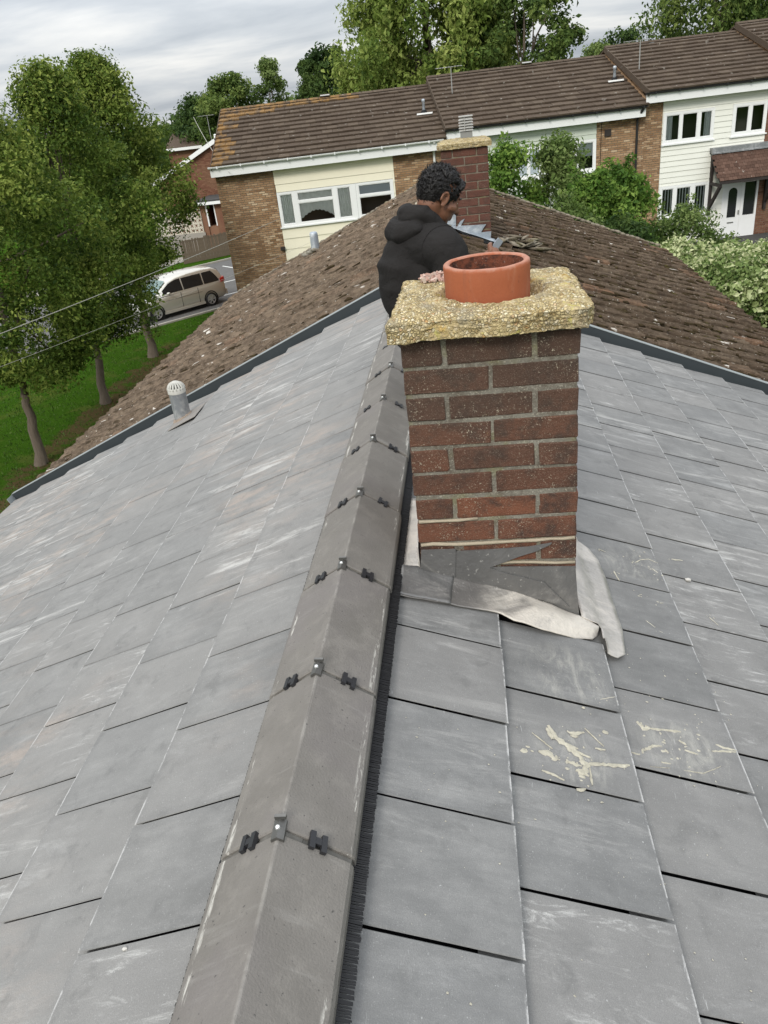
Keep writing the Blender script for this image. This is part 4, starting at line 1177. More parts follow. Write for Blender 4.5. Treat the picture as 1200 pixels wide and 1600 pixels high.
# moss in the joints and along the tails
rng = np.random.default_rng(8); m = MB(); rr = random.Random(31)
ICO = bmesh.new(); bmesh.ops.create_icosphere(ICO, subdivisions=1, radius=1)
ICV = [v.co.copy() for v in ICO.verts]; ICF = [tuple(v.index for v in f.verts) for f in ICO.faces]; ICO.free()
def lump(m, M4, rr, j=0.25):
    m.add([tuple(M4 @ (v * (1 + rr.uniform(-j, j)))) for v in ICV], ICF)
for area, side, k, d, yj, r2 in cands:
    for _ in range(3):
        dens = 0.85 if side == 1 else 0.6
        dens *= 0.5 + 1.0 * max(0, noise.noise(Vector((d * 0.9, yj * 0.55, side * 3))) + 0.45)
        if rr.random() > dens: continue
        L = rr.uniform(0.015, 0.075); wd = rr.uniform(0.009, 0.020)
        dd = d - rr.uniform(0, 0.32); yy = yj + rr.uniform(-.016, .016) + (0.14 if rr.random() < .25 else 0)
        M4 = slope_frame(side, dd, yy, 0.012 - 0.030 * (d - dd) / GA + rr.uniform(-.002, .010)) @ Matrix.Rotation(rr.uniform(-.25, .25), 4, 'Z') @ Matrix.Diagonal((wd, L, wd * rr.uniform(.6, 1.1), 1))
        lump(m, M4, rr)
    for _ in range(2):
        if rr.random() < (.95 if side == 1 else .55):
            dd = d - rr.uniform(0, .33); yy = yj + rr.uniform(0, .29); ln_ = rr.uniform(.03, .11)
            M4 = slope_frame(side, dd, yy, 0.010 - 0.030 * (d - dd) / GA) @ Matrix.Rotation(rr.uniform(-.5, .5), 4, 'Z') @ Matrix.Diagonal((rr.uniform(.008, .022), ln_, rr.uniform(.006, .014), 1)); lump(m, M4, rr, .35)
    if rr.random() < 0.22:
        dd = d + rr.uniform(-.01, .03); yy = yj + rr.uniform(0, .29)
        M4 = slope_frame(side, dd, yy, -0.008) @ Matrix.Diagonal((rr.uniform(.02, .06), rr.uniform(.012, .028), rr.uniform(.008, .018), 1)); lump(m, M4, rr)
m.build("moss", M_MOSS, old, kind="stuff", smooth=True)
# verge mortar and undercloak at the far gable
m = MB(); rr = random.Random(9)
for side in (1, -1):
    n = 44
    for i in range(n):
        d = 0.06 + (DE[side] - 0.05) * i / n
        M4 = slope_frame(side, d, Y_FAR - 0.02, 0.006 + rr.uniform(-.006, .006)) @ Matrix.Diagonal((0.045, 0.065, 0.024, 1)); lump(m, M4, rr, 0.2)
m.build("verge_mortar", mat_mortar("weathered_verge_mortar", (0.13, 0.11, 0.085), (0.30, 0.26, 0.20)), old, kind="stuff", smooth=True)
# old ridge tiles on mortar
M_ORIDGE = plain("weathered_ridge_tile", (0.20, 0.155, 0.115), 0.92, 0.12, var=0.5, scale=14, bump=0.008)
m = MB(); prof = []
for q in range(9):
    a = math.pi * (q / 8); prof.append((0.128 * math.cos(a), 0.088 * math.sin(a) - 0.075))
prof += [(-0.108, -0.075), (0.108, -0.075)]
n = len(prof); 
for y in (0, 0.22, 0.44): m.v += [(x, y, z) for x, z in prof]
for a in range(2):
    for q in range(n): m.f.append((a * n + q, a * n + (q + 1) % n, (a + 1) * n + (q + 1) % n, (a + 1) * n + q))
m.f.append(tuple(range(n))); m.f.append(tuple(2 * n + q for q in range(n)))
ME_OR = m.mesh("ridge_tile", M_ORIDGE)
y = 6.0; i = 0
while y < 13.4:
    rr = random.Random(i + 60)
    if True:
        link("ridge_tile", ME_OR, old, mat4=Matrix.Translation((rr.uniform(-.008, .008), y, 0.015 + rr.uniform(-.008, .008))) @ Matrix.Rotation(rr.uniform(-.02, .02), 4, 'Z'))
    y += 0.452; i += 1
m = MB(); rr = random.Random(19)
for side in (1, -1):
    y = 6.0
    while y < 13.8:
        p = rpt(side * (0.150 + rr.uniform(-.02, .045)), y, 0.015)
        M4 = Matrix.Translation(p) @ Matrix.Diagonal((rr.uniform(.03, .065), rr.uniform(.05, .10), rr.uniform(.015, .035), 1)); lump(m, M4, rr, 0.3)
        y += 0.09
m.build("ridge_bedding", mat_mortar("pale_ridge_bedding", (0.24, 0.20, 0.15), (0.52, 0.46, 0.36)), old, kind="stuff", smooth=True)
# grey vent near the far verge
b2 = rpt(-2.06, 13.0)
m = MB(); m.lathe([(0.072, b2.z - 0.1), (0.068, b2.z + 0.24), (0.064, b2.z + 0.27), (0.05, b2.z + 0.29), (0, b2.z + 0.295)], (-2.06, 13.0, 0), 18)
m.build("vent_pipe", M_LEAD_B, old, smooth=True, label="small bluish vent pipe by the far verge of the old roof")
m = MB()
for i in range(8): lump(m, Matrix.Translation(rpt(-2.06 + random.uniform(-.16, .1), 13.0 + random.uniform(-.12, .1), 0.03)) @ Matrix.Diagonal((.08, .07, .03, 1)), random.Random(i), .25)
m.build("pipe_mortar", M_MORTAR, old, kind="stuff", smooth=True)

# far chimney
FX0, FX1, FY0, FY1 = 0.185, 0.660, 8.62, 9.08
def core2(c, n): return c + n * noise.noise(c * 40) * 0.003
chf = link("chimney", rough_block("chimney", FX0 + .006, FX1 - .006, FY0 + .006, FY1 - .006, -0.55, 0.62, M_MORTAR_D, 20, core2), old,
           label="red-brown brick chimney with a yellowed cap and a grey louvred vent, behind the person")
brick_stack(chf, FX0, FX1, FY0, FY1, -0.45, 0.603, 0.0795, M_FBRICK, 0.0115, 0, 2, 9)
def cap2(c, n):
    p = c.copy(); f1 = noise.voronoi(p * 40)[0][0]
    c = c + n * ((0.4 - f1) * 0.012 + noise.noise(p * 8) * 0.008)
    if p.z > 0.64:
        d = max(abs(p.x - 0.42) / 0.28, abs(p.y - 8.85) / 0.28); c.z += 0.035 * (1 - min(1, d)) ** 0.8 - 0.02 * max(0, d - .8) / .2
    return c
link("chimney_cap", rough_block("chimney_cap", FX0 - .036, FX1 + .040, FY0 - .036, FY1 + .04, 0.606, 0.664, M_CAP, 34, cap2), chf)
m = MB(); lx0, lx1, ly0, ly1 = 0.390, 0.520, 8.76, 8.89
m.box((lx0 + .015, ly0 + .015, 0.66), (lx1 - .015, ly1 - .015, 0.880))
tv = m.build("flue_terminal", M_CLAMP, chf)
m = MB(); m.box((lx0 + .004, ly0 + .004, 0.66), (lx1 - .004, ly1 - .004, 0.745)); m.build("terminal_base", plain("grey_galvanised", (0.26, 0.26, 0.25), 0.5, 0.4, 0.4), chf)
m = MB()
for k in range(5):
    z = 0.752 + 0.025 * k
    m.add([(lx0 - .009, ly0 - .009, z), (lx1 + .009, ly0 - .009, z), (lx1 + .009, ly1 + .009, z), (lx0 - .009, ly1 + .009, z), (lx0 + .009, ly0 + .009, z + .018), (lx1 - .009, ly0 + .009, z + .018), (lx1 - .009, ly1 - .009, z + .018), (lx0 + .009, ly1 - .009, z + .018)],
          [(3,2,1,0),(4,5,6,7),(0,1,5,4),(1,2,6,5),(2,3,7,6),(3,0,4,7)])
m.box((lx0 - .006, ly0 - .006, 0.880), (lx1 + .006, ly1 + .006, 0.889)); m.box((0.438, ly0 - .010, 0.75), (0.445, ly0 - .003, 0.875))
m.build("louvre", plain("pale_aluminium", (0.42, 0.41, 0.38), 0.45, 0.4, 0.3), chf, kind="stuff")
# stepped lead on its near face
for q, poly in enumerate(([(0.187, -0.160), (0.226, 0.026), (0.306, 0.018), (0.292, -0.175)], [(0.292, -0.160), (0.345, -0.085), (0.392, -0.064), (0.335, -0.150)],
              [(0.305, -0.172), (0.331, -0.128), (0.46, -0.136), (0.612, -0.140), (0.575, -0.185), (0.552, -0.222), (0.50, -0.285), (0.431, -0.270)], [(0.500, -0.285), (0.548, -0.216), (0.662, -0.214), (0.654, -0.282), (0.670, -0.335), (0.60, -0.330)])):
    y_ = FY0 - 0.012 - 0.004 * q
    mm = MB(); mm.prism(poly, y_, y_ + 0.0035, lambda a, b, d: (a, d, b)); mm.build("lead_step", M_LEAD_B, chf)
grid_sheet("lead_apron", [(0.18, 8.612), (0.42, 8.612), (0.68, 8.612)], [(0.18, 8.50), (0.42, 8.47), (0.69, 8.49)], M_LEAD_B, chf, lambda u, v, x, y: 0.048 - v * 0.008 + 0.004 * noise.noise(Vector((x * 12, y * 12, 0))), 16, 4)
# lumps of old pale mortar left lying on the tiles beside it
m = MB(); rr = random.Random(44)
for i in range(18):
    f = rr.random(); x = 0.76 + 0.42 * f + rr.uniform(-.05, .05); y = 9.0 + 0.3 * f + rr.uniform(-.38, .30)
    lump(m, Matrix.Translation(rpt(x, y, 0.030)) @ Matrix.Rotation(rr.random() * 3, 4, 'Z') @ Matrix.Rotation(TH[1], 4, 'Y') @ Matrix.Diagonal((rr.uniform(.08, .14), rr.uniform(.10, .20), rr.uniform(.010, .016), 1)), rr, .22)
m.build("mortar_lumps", mat_mortar("pale_lying_mortar", (0.17, 0.145, 0.105), (0.36, 0.315, 0.245)), old, kind="stuff", smooth=True)
# ------------------------------------------------------------------ the terrace opposite, turned 8 degrees
RA = R(8.0)
FR = Matrix(((math.cos(RA), -math.sin(RA), 0, -9.108), (math.sin(RA), math.cos(RA), 0, 31.7), (0, 0, 1, 0), (0, 0, 0, 1)))
VR = 5.2; EV = -0.5
def mk(mb, name, mat, parent, kind=None, label=None, smooth=False): return mb.build(name, mat, parent, kind, label, smooth, mat4=FR)

def brick_rect(mb, u0, u1, z0, z1, v=0.0, seed=0, holes=()):
    rr = random.Random(seed); L, H, J = 0.228, 0.066, 0.013
    z = z1 - H; i = 0
    while z > z0 - H:
        u = u0 - (0.12 if i % 2 else 0.0)
        while u < u1:
            a, b = max(u, u0), min(u + L, u1)
            if b - a > 0.03 and not any(a < h[1] and b > h[0] and z < h[3] and z + H > h[2] for h in holes):
                d = v - 0.008 + rr.uniform(-.003, .003); t = 0.012
                q = 0.004
                mb.add([(a, v + t, z), (b, v + t, z), (b, v + t, z + H), (a, v + t, z + H), (a + q, d, z + q), (b - q, d, z + q), (b - q, d, z + H - q), (a + q, d, z + H - q)],
                       [(4, 5, 6, 7), (0, 1, 5, 4), (1, 2, 6, 5), (2, 3, 7, 6), (3, 0, 4, 7)])
            u += L + J
        z -= H + J; i += 1
def boards(parent, u0, u1, z0, z1, bh, mat, holes, name="cladding_board"):
    z = z1; rr = random.Random(int(u0 * 100))
    while z > z0 + 0.02:
        zb = max(z - bh, z0)
        cuts = sorted({u0, u1, *[h[0] for h in holes if h[2] < z - .01 and h[3] > zb + .01], *[h[1] for h in holes if h[2] < z - .01 and h[3] > zb + .01]})
        for a, b in zip(cuts, cuts[1:]):
            lo, hi = zb, z
            skip = False
            for h in holes:
                if h[0] < (a + b) / 2 < h[1] and h[2] < z - .01 and h[3] > zb + .01:
                    if h[3] < z - 0.03 and h[2] <= zb + .01: lo = h[3]
                    elif h[2] > zb + 0.03 and h[3] >= z - .01: hi = h[2]
                    else: skip = True
            if skip or hi - lo < 0.02 or b - a < 0.03: continue
            m = MB(); t0 = -0.012 + rr.uniform(-.002, .002)
            # bottom edge of each board stands proud of the one below
            m.add([(a + .002, 0.03, lo), (b - .002, 0.03, lo), (b - .002, 0.03, hi), (a + .002, 0.03, hi), (a + .002, t0 - .022, lo + .004), (b - .002, t0 - .022, lo + .004), (b - .002, t0, hi - .001), (a + .002, t0, hi - .001)],
                  [(4, 5, 6, 7), (0, 1, 5, 4), (1, 2, 6, 5), (2, 3, 7, 6), (3, 0, 4, 7), (3, 2, 1, 0)])
            mk(m, name, mat, parent)
        z -= bh
def window(parent, u0, u1, z0, z1, panes, sill=True, label=None):
    """panes: (ua, ub, za, zb, kind)"""
    us = sorted({u0, u1, *[p[0] for p in panes], *[p[1] for p in panes]}); zs_ = sorted({z0, z1, *[p[2] for p in panes], *[p[3] for p in panes]})
    m = MB()
    for a, b in zip(us, us[1:]):
        run = None
        for c, d in zip(zs_, zs_[1:]):
            cu, cz = (a + b) / 2, (c + d) / 2
            solid = not any(p[0] < cu < p[1] and p[2] < cz < p[3] for p in panes)
            if solid: run = (run[0], d) if run else (c, d)
            if (not solid or d == zs_[-1]) and run:
                m.box((a, -0.045, run[0]), (b, 0.035, run[1])); run = None
    w = mk(m, "window", M_WHITE, parent, label=label)
    # slim sash profile just inside each light
    for ua, ub, za, zb, kind in panes:
        m = MB(); s = 0.028
        for q in ((ua, ua + s, za, zb), (ub - s, ub, za, zb), (ua + s, ub - s, za, za + s), (ua + s, ub - s, zb - s, zb)):
            m.box((q[0] + .001, -0.030, q[2] + .001), (q[1] - .001, 0.02, q[3] - .001))
        mk(m, "sash", M_WHITE, w)
        m = MB(); m.add([(ua + s, -0.006, za + s), (ub - s, -0.006, za + s), (ub - s, -0.006, zb - s), (ua + s, -0.006, zb - s)], [(0, 1, 2, 3)]); mk(m, "pane", M_GLASS, w)
        rr = random.Random(int(ua * 1000 + za * 77))
        def folds(a, b, lo, hi, vv, mat, nm, amp=0.018, n=30, scal=0.0):
            mm = MB()
            for i in range(n + 1):
                x = a + (b - a) * i / n
                y = vv + amp * math.sin(i * 1.35 + rr.random() * .9)
                l2 = lo + scal * abs(math.sin(math.pi * (i / n))) + (0.02 * math.sin(i * 1.9) if scal else 0)
                mm.v += [(x, y, l2), (x, y, hi)]
            for i in range(n): mm.f.append((2*i, 2*i+2, 2*i+3, 2*i+1))
            mk(mm, nm, mat, w)
        if kind == 'net': folds(ua, ub, za, zb, 0.045, M_CURTAIN, "curtain", 0.012)
        elif kind == 'swag': folds(ua, ub, za + 0.10, zb, 0.045, M_CURTAIN, "curtain", 0.012, scal=0.30)
        elif kind == 'side': folds(ua, ua + (ub - ua) * 0.55, za, zb, 0.07, M_BLIND, "curtain", 0.02, 14)
        elif kind == 'sider': folds(ua + (ub - ua) * 0.45, ub, za, zb, 0.07, M_BLIND, "curtain", 0.02, 14)
        elif kind == 'frost':
            mm = MB(); mm.box((ua, 0.022, za), (ub, 0.03, zb)); mk(mm, "blind", M_FROST, w)
        elif kind == 'half':
            mm = MB(); mm.box((ua, 0.03, za + (zb - za) * 0.48), (ub, 0.04, zb)); mk(mm, "blind", M_BLIND, w)
        elif kind == 'vert':
            n = max(3, int((ub - ua) / 0.1))
            mm = MB()
            for i in range(n):
                x = ua + (ub - ua) * (i + .5) / n
                mm.box((x - .022, 0.045, za), (x + .022, 0.05, zb))
            mk(mm, "blind_slats", M_BLIND, w, kind="stuff")
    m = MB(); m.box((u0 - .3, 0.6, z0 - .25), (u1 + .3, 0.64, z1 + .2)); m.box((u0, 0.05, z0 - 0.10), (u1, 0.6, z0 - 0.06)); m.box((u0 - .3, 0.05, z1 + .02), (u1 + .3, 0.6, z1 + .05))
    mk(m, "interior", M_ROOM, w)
    if sill:
        m = MB(); m.box((u0 - 0.05, -0.10, z0 - 0.05), (u1 + 0.05, 0.03, z0 - 0.001)); mk(m, "sill", M_WHITE, w)
    return w
def far_tile_mesh(i, mat, w=0.412, g=0.461):
    rr = random.Random(i)
    vs, fs = cham_box(w, g + 0.06, 0.060, 0.006, 0.003, rnd=rr)
    vs = [(x, y + (g + .06) / 2, z - 0.066 * (y + (g + .06) / 2) / g) for x, y, z in vs]
    return mesh_from("roof_tile", vs, fs, mat)
FT = [far_tile_mesh(i, M_FAR) for i in range(4)]; FTO = [far_tile_mesh(i + 9, M_FARO) for i in range(3)]
def terrace(u0, u1, ze, zr, zb, label, oranges=False, cover=0.418, fill_u=None):
    h = thing("terraced_house", label, "house", tuple(FR @ Vector(((u0 + u1) / 2, 4, zb))), RA, "terraced houses across the road")
    # body behind the facade
    m = MB(); m.prism([(0.66, zb - .6), (0.66, ze + 0.02), (VR, zr - 0.16), (2 * VR - 0.1, ze - .1), (2 * VR - .1, zb - .6)], u0 + 0.12, u1 - 0.005, lambda a, b, d: (d, a, b))
    mk(m, "wall", M_BUFF, h)
    # gable side in brick
    m = MB(); m.prism([(0.02, zb - .6), (0.02, ze - 0.26), (VR, zr - 0.26), (2 * VR - 0.1, ze - .3), (2 * VR - .1, zb - .6)], u0 + 0.01, u0 + 0.11, lambda a, b, d: (d, a, b)); mk(m, "gable_wall", M_BUFF, h)
    # back roof slope and deck
    L = math.hypot(VR - EV, zr - ze); th = math.atan2(zr - ze, VR - EV)
    m = MB()
    def rq(u, s, l): # s metres up the slope from eave
        return (u, EV + s * math.cos(th) - l * math.sin(th), ze + s * math.sin(th) + l * math.cos(th))
    m.add([rq(u0, 0, -.06), rq(u1, 0, -.06), rq(u1, L, -.06), rq(u0, L, -.06), rq(u0, 0, -.12), rq(u1, 0, -.12), rq(u1, L, -.12), rq(u0, L, -.12)], [(0,1,2,3),(7,6,5,4),(0,4,5,1),(1,5,6,2),(2,6,7,3),(3,7,4,0)])
    a = (VR, zr - .03); b = (2 * VR - EV, ze - .03)
    m.add([(u0, a[0], a[1]), (u1, a[0], a[1]), (u1, b[0], b[1]), (u0, b[0], b[1]), (u0, a[0], a[1] - .08), (u1, a[0], a[1] - .08), (u1, b[0], b[1] - .08), (u0, b[0], b[1] - .08)], [(0,1,2,3),(7,6,5,4),(0,4,5,1),(1,5,6,2),(2,6,7,3),(3,7,4,0)])
    roof = mk(m, "roof", M_FAR, h)
    rows = 13; gq = L / rows; ex = Vector((1, 0, 0)); ey = Vector((0, math.cos(th), math.sin(th))); ez = Vector((0, -math.sin(th), math.cos(th)))
    n = int(round((u1 - u0) / cover)); cv = (u1 - u0) / n; rr = random.Random(int(u0 * 10) + 3)
    for r in range(rows):
        for c in range(n + (r % 2)):
            u = u0 + cv * (c + 0.5) - (cv / 2 if r % 2 else 0); wd = cv - 0.006; uc = u
            if u - cv / 2 < u0 - .01: uc, wd = u0 + cv / 4, cv / 2 - .006
            elif u + cv / 2 > u1 + .01: uc, wd = u1 - cv / 4, cv / 2 - .006
            M4 = Matrix((ex, ey, ez)).transposed().to_4x4(); M4.translation = Vector(rq(uc, r * gq - 0.02, 0.034 + rr.uniform(-.005, .005)))
            M4 = FR @ M4 @ Matrix.Rotation(rr.uniform(-.010, .010), 4, 'Z') @ Matrix.Rotation(rr.uniform(-.012, .012), 4, 'Y') @ Matrix.Diagonal((wd / 0.412, 1, 1, 1))
            o_ = oranges and (c == 0 or (r >= rows - 1 and c < n * 0.62) or (r >= rows - 2 and c < n * 0.25) or (c == 1 and rr.random() < .4))
            link("roof_tile", (FTO if o_ else FT)[rr.randrange(3)], roof, mat4=M4)
    m = MB()
    m.add([rq(u0 - .03, 0, -.20), rq(u0 - .004, 0, -.20), rq(u0 - .004, L, -.20), rq(u0 - .03, L, -.20), rq(u0 - .03, 0, .02), rq(u0 - .004, 0, .02), rq(u0 - .004, L, .02), rq(u0 - .03, L, .02)], [(3,2,1,0),(4,5,6,7),(0,1,5,4),(1,2,6,5),(2,3,7,6),(3,0,4,7)])
    mk(m, "verge", M_FAR, roof)
    # ridge
    k = int((u1 - u0) / 0.45)
    for i in range(k):
        c0 = u0 + (u1 - u0) * i / k; c1 = u0 + (u1 - u0) * (i + 1) / k - 0.012
        m = MB(); m.prism([(-.17, -.055), (-.10, -.008), (0, .022), (.10, -.008), (.17, -.055), (0, -.04)], c0, c1, lambda a, b, d: (d, VR + a, zr + 0.02 + b))
        mk(m, "ridge_tile", M_FARO if (oranges and i < k * 0.6) else M_FAR, roof)
    return h, roof, rq, L
def slab(h, u0, u1, z0, z1, seed, name="wall", bricks=True, mat=None):
    m = MB(); m.box((u0 + .002, 0.004, z0), (u1 - .002, 0.14, z1)); w = mk(m, name, M_MORTAR_D, h)
    m = MB(); brick_rect(m, u0, u1, z0, z1, 0.0, seed); mk(m, "bricks", mat or M_BUFF, w, kind="stuff")
    return w
def roof_vent(roof, rq, u, s):
    m = MB(); p = Vector(rq(u, s, 0.03)); m.lathe([(0.055, -.05), (0.055, 0.36), (0.07, 0.37), (0.07, 0.44), (0.05, .47), (0, .48)], p, 12)
    v = mk(m, "roof_vent", M_LEAD_B, roof, smooth=True)
    m = MB()
    a = [rq(u - .32, s - .28, .034), rq(u + .30, s - .28, .034), rq(u + .34, s - .12, .034), rq(u - .30, s - .12, .034)]; b = [rq(u - .32, s - .28, .05), rq(u + .30, s - .28, .05), rq(u + .34, s - .12, .05), rq(u - .30, s - .12, .05)]
    m.add(a + b, [(3,2,1,0),(4,5,6,7),(0,1,5,4),(1,2,6,5),(2,3,7,6),(3,0,4,7)]); mk(m, "vent_flashing", plain("pale_flashing", (0.55, 0.54, 0.50), .7, .3), v)
    m = MB(); m.lathe([(0.13, 0.0), (0.10, 0.06), (0.055, 0.08)], p, 12); mk(m, "vent_collar", M_BLACK, v)
def ridge_vent(roof, u, zr):
    m = MB(); m.box((u - .22, VR - .16, zr + .01), (u + .22, VR + .16, zr + .10)); v = mk(m, "ridge_vent", M_FAR, roof)
    m = MB(); m.box((u - .2, VR - .168, zr + .035), (u + .2, VR - .161, zr + .075)); mk(m, "vent_grille", M_BLIND, v)
def aerial(parent, base, h, kind, direction):
    m = MB(); b = Vector(base); t = b + Vector((0, 0, h)); m.tube([b, t], 0.022, 6)
    d = Vector((*direction, 0)).normalized(); s = Vector((-d.y, d.x, 0))
    m.tube([t - d * .45, t + d * .65], 0.014, 5)
    for i in range(9):
        c = t - d * .40 + d * (1.0 * i / 8)
        m.tube([c - s * (.30 - .012 * i), c + s * (.30 - .012 * i)], 0.009, 4)
    if kind:
        for z in (-.14, .14): m.tube([t - d * .45 - s * .28 + Vector((0, 0, z)), t - d * .45 + s * .28 + Vector((0, 0, z))], 0.009, 4)
    return m.build("tv_aerial", plain("dull_aerial_metal", (0.34, 0.34, 0.32), .5, .4, .3), parent, kind=None)

# --- left house: cream boards between two brick panels
ZG1 = -6.3
h1, rf1, rq1, L1 = terrace(0.0, 8.98, -0.50, 1.33, ZG1, "terraced house with cream boarding and orange lichen on its roof edge, leftmost across the road", True)
slab(h1, 0.0, 2.225, ZG1 - .4, -0.62, 1); slab(h1, 6.90, 8.86, ZG1 - .4, -0.62, 2)
m = MB(); m.prism([(0.0, ZG1 - .4), (0.0, -0.6), (VR, 1.15), (2 * VR - .1, -.6), (2 * VR - .1, ZG1 - .4)], 0.0, 0.012, lambda a, b, d: (d, a, b)); mk(m, "gable_face", M_BUFF, h1)
H1W = [(2.24, 6.83, -3.05, -1.75)]
boards(h1, 2.228, 6.897, ZG1 - .3, -0.66, 0.405, M_CREAM, H1W)
m = MB(); m.box((2.23, 0.032, ZG1 - .3), (6.895, 0.05, -3.06)); m.box((2.23, 0.032, -1.74), (6.895, 0.05, -.64)); mk(m, "light_block_panel", M_UNDER, h1)  # unseen backing added behind the boards to block light
window(h1, 2.24, 5.34, -3.04, -1.76, [(2.34, 2.83, -2.95, -1.84, 'net'), (3.03, 4.42, -2.14, -1.84, 'net'), (3.03, 4.42, -2.95, -2.22, 'swag'), (4.60, 5.12, -2.95, -1.84, 'net')], label="wide white window with net curtains")
window(h1, 5.345, 6.83, -3.04, -1.76, [(5.45, 6.72, -2.20, -1.84, 'frost'), (5.45, 6.72, -2.95, -2.28, 'none')], label="white window with a frosted top light and dark lower pane")
def gutter(h, u0, u1, ze, mat, fascia=True, gm=None):
    m = MB(); m.box((u0, EV + .12, ze - .42), (u1, EV + .145, ze - .10)); m.box((u0, EV + .145, ze - .42), (u1, -0.0, ze - .39)); f = mk(m, "fascia", M_WHITE, h)
    m = MB(); n = 8
    prof = [(0.068 * math.cos(math.pi + math.pi * i / n), 0.075 * math.sin(math.pi + math.pi * i / n)) for i in range(n + 1)] + [(0.055, 0.0), (-0.055, 0.0)]
    m.prism(prof, u0 - .05, u1, lambda a, b, d: (d, EV + .045 + a, ze - .05 + b)); g_ = mk(m, "gutter", gm or mat, h)
    u = u0 + .3
    m = MB()
    while u < u1:
        m.box((u - .02, EV - .03, ze - .135), (u + .02, EV + .12, ze - .04)); u += 0.9
    mk(m, "gutter_brackets", gm or mat, g_, kind="stuff")
gutter(h1, -0.10, 8.86, -0.50, M_WHITE)
m = MB(); m.tube([(8.50, EV + .05, -0.62), (8.50, -0.06, -0.92), (8.50, -0.06, ZG1)], 0.045, 8); mk(m, "downpipe", M_WHITE, h1)
roof_vent(rf1, rq1, 8.45, 2.75); ridge_vent(rf1, 4.54, 1.36)
m = MB(); m.box((2.06, -0.12, -3.90), (2.24, -0.012, -3.78)); mk(m, "wall_light", M_TIMBER_D, h1)
m = MB(); m.tube([(2.12, -0.02, -3.78), (2.10, -0.02, -3.3)], 0.010, 5); mk(m, "wall_conduit", M_BUFF, h1)

# --- middle house: sage boards
ZG2 = -6.0
h2, rf2, rq2, L2 = terrace(8.985, 16.68, -0.21, 1.62, ZG2, "terraced house with pale sage boarding behind the tall shrubs, middle of the row")
slab(h2, 8.99, 10.50, ZG2 - .5, -0.36, 3); w2 = slab(h2, 14.84, 16.72, ZG2 - .5, -0.36, 4)
H2W = [(11.7, 12.72, -2.36, -1.19), (13.30, 14.83, -2.36, -1.21)]
boards(h2, 10.503, 14.837, ZG2 - .3, -0.40, 0.215, M_SAGE, H2W)
m = MB(); m.box((10.505, 0.032, ZG2 - .3), (14.835, 0.05, -2.37)); m.box((10.505, 0.032, -1.18), (14.835, 0.05, -.38)); m.box((12.73, 0.032, -2.4), (13.29, 0.05, -1.1)); m.box((10.505, 0.032, -2.4), (11.69, 0.05, -1.1)); mk(m, "light_block_panel", M_UNDER, h2)  # added backing that stops light behind the sage boards
window(h2, 13.30, 14.83, -2.36, -1.21, [(13.40, 14.00, -2.26, -1.30, 'half'), (14.12, 14.73, -2.26, -1.30, 'half')])
window(h2, 11.70, 12.72, -2.36, -1.21, [(11.80, 12.14, -2.26, -1.30, 'frost'), (12.22, 12.62, -2.26, -1.30, 'frost')])
gutter(h2, 8.98, 16.60, -0.21, M_WHITE, gm=M_GUTTER_B)
m = MB(); m.tube([(16.5, EV + .05, -0.33), (16.43, EV + .1, -0.45), (16.40, -0.07, -0.72), (16.40, -0.07, ZG2)], 0.048, 8); mk(m, "downpipe", M_GUTTER_B, h2)
m = MB(); m.box((15.15, -0.05, -1.18), (15.40, -0.012, -0.93)); mk(m, "wall_vent", M_TIMBER_D, h2)
m = MB(); m.tube([(15.03, -0.02, -0.45), (15.0, -0.02, -2.6)], 0.012, 5); mk(m, "wall_cable", M_BLACK, h2)
roof_vent(rf2, rq2, 16.2, 2.9); ridge_vent(rf2, 13.28, 1.66)
aerial(h2, tuple(FR @ Vector((9.75, 3.0, 0.9))), 0.95, 0, (-1, .25))

# --- right house: ivory boards, porch and white door
ZG3 = -5.75
h3, rf3, rq3, L3 = terrace(16.685, 22.30, 0.22, 1.93, ZG3, "terraced house with ivory boarding, a tiled porch and white door, right of the row")
slab(h3, 16.72, 17.395, ZG3 - .5, 0.07, 5); slab(h3, 21.48, 22.3, ZG3 - .5, 0.07, 6, mat=M_REDB)
H3 = [(17.43, 19.42, -1.72, -0.62), (20.12, 21.46, -1.72, -0.60), (17.43, 19.42, -4.45, -3.26), (20.02, 21.47, ZG3 - .5, -3.40)]
boards(h3, 17.398, 21.478, ZG3 - .3, 0.05, 0.20, M_IVORY, H3)
m = MB(); m.box((17.40, 0.032, -0.58), (21.475, 0.05, 0.06)); m.box((17.40, 0.032, -3.24), (21.475, 0.05, -1.74)); m.box((19.43, 0.032, -1.8), (20.1, 0.05, -.5)); m.box((19.43, 0.032, ZG3 - .3), (20.0, 0.05, -3.2)); m.box((17.4, 0.032, ZG3 - .3), (19.5, 0.05, -4.46)); mk(m, "light_block_panel", M_UNDER, h3)  # added backing that stops light behind the ivory boards
window(h3, 17.43, 19.42, -1.72, -0.62, [(17.53, 18.07, -1.61, -0.71, 'side'), (18.17, 18.76, -1.61, -0.71, 'none'), (18.88, 19.32, -1.61, -0.71, 'sider')])
window(h3, 20.12, 21.46, -1.72, -0.60, [(20.24, 20.76, -1.61, -0.70, 'none'), (20.87, 21.36, -1.61, -0.70, 'none')])
window(h3, 17.43, 19.42, -4.45, -3.26, [(17.53, 18.00, -4.35, -3.36, 'vert'), (18.12, 18.70, -4.35, -3.36, 'vert'), (18.86, 19.32, -4.35, -3.36, 'vert')], label="ground floor window with vertical slat blinds")
gutter(h3, 16.60, 22.3, 0.22, M_WHITE, gm=M_GUTTER_B)
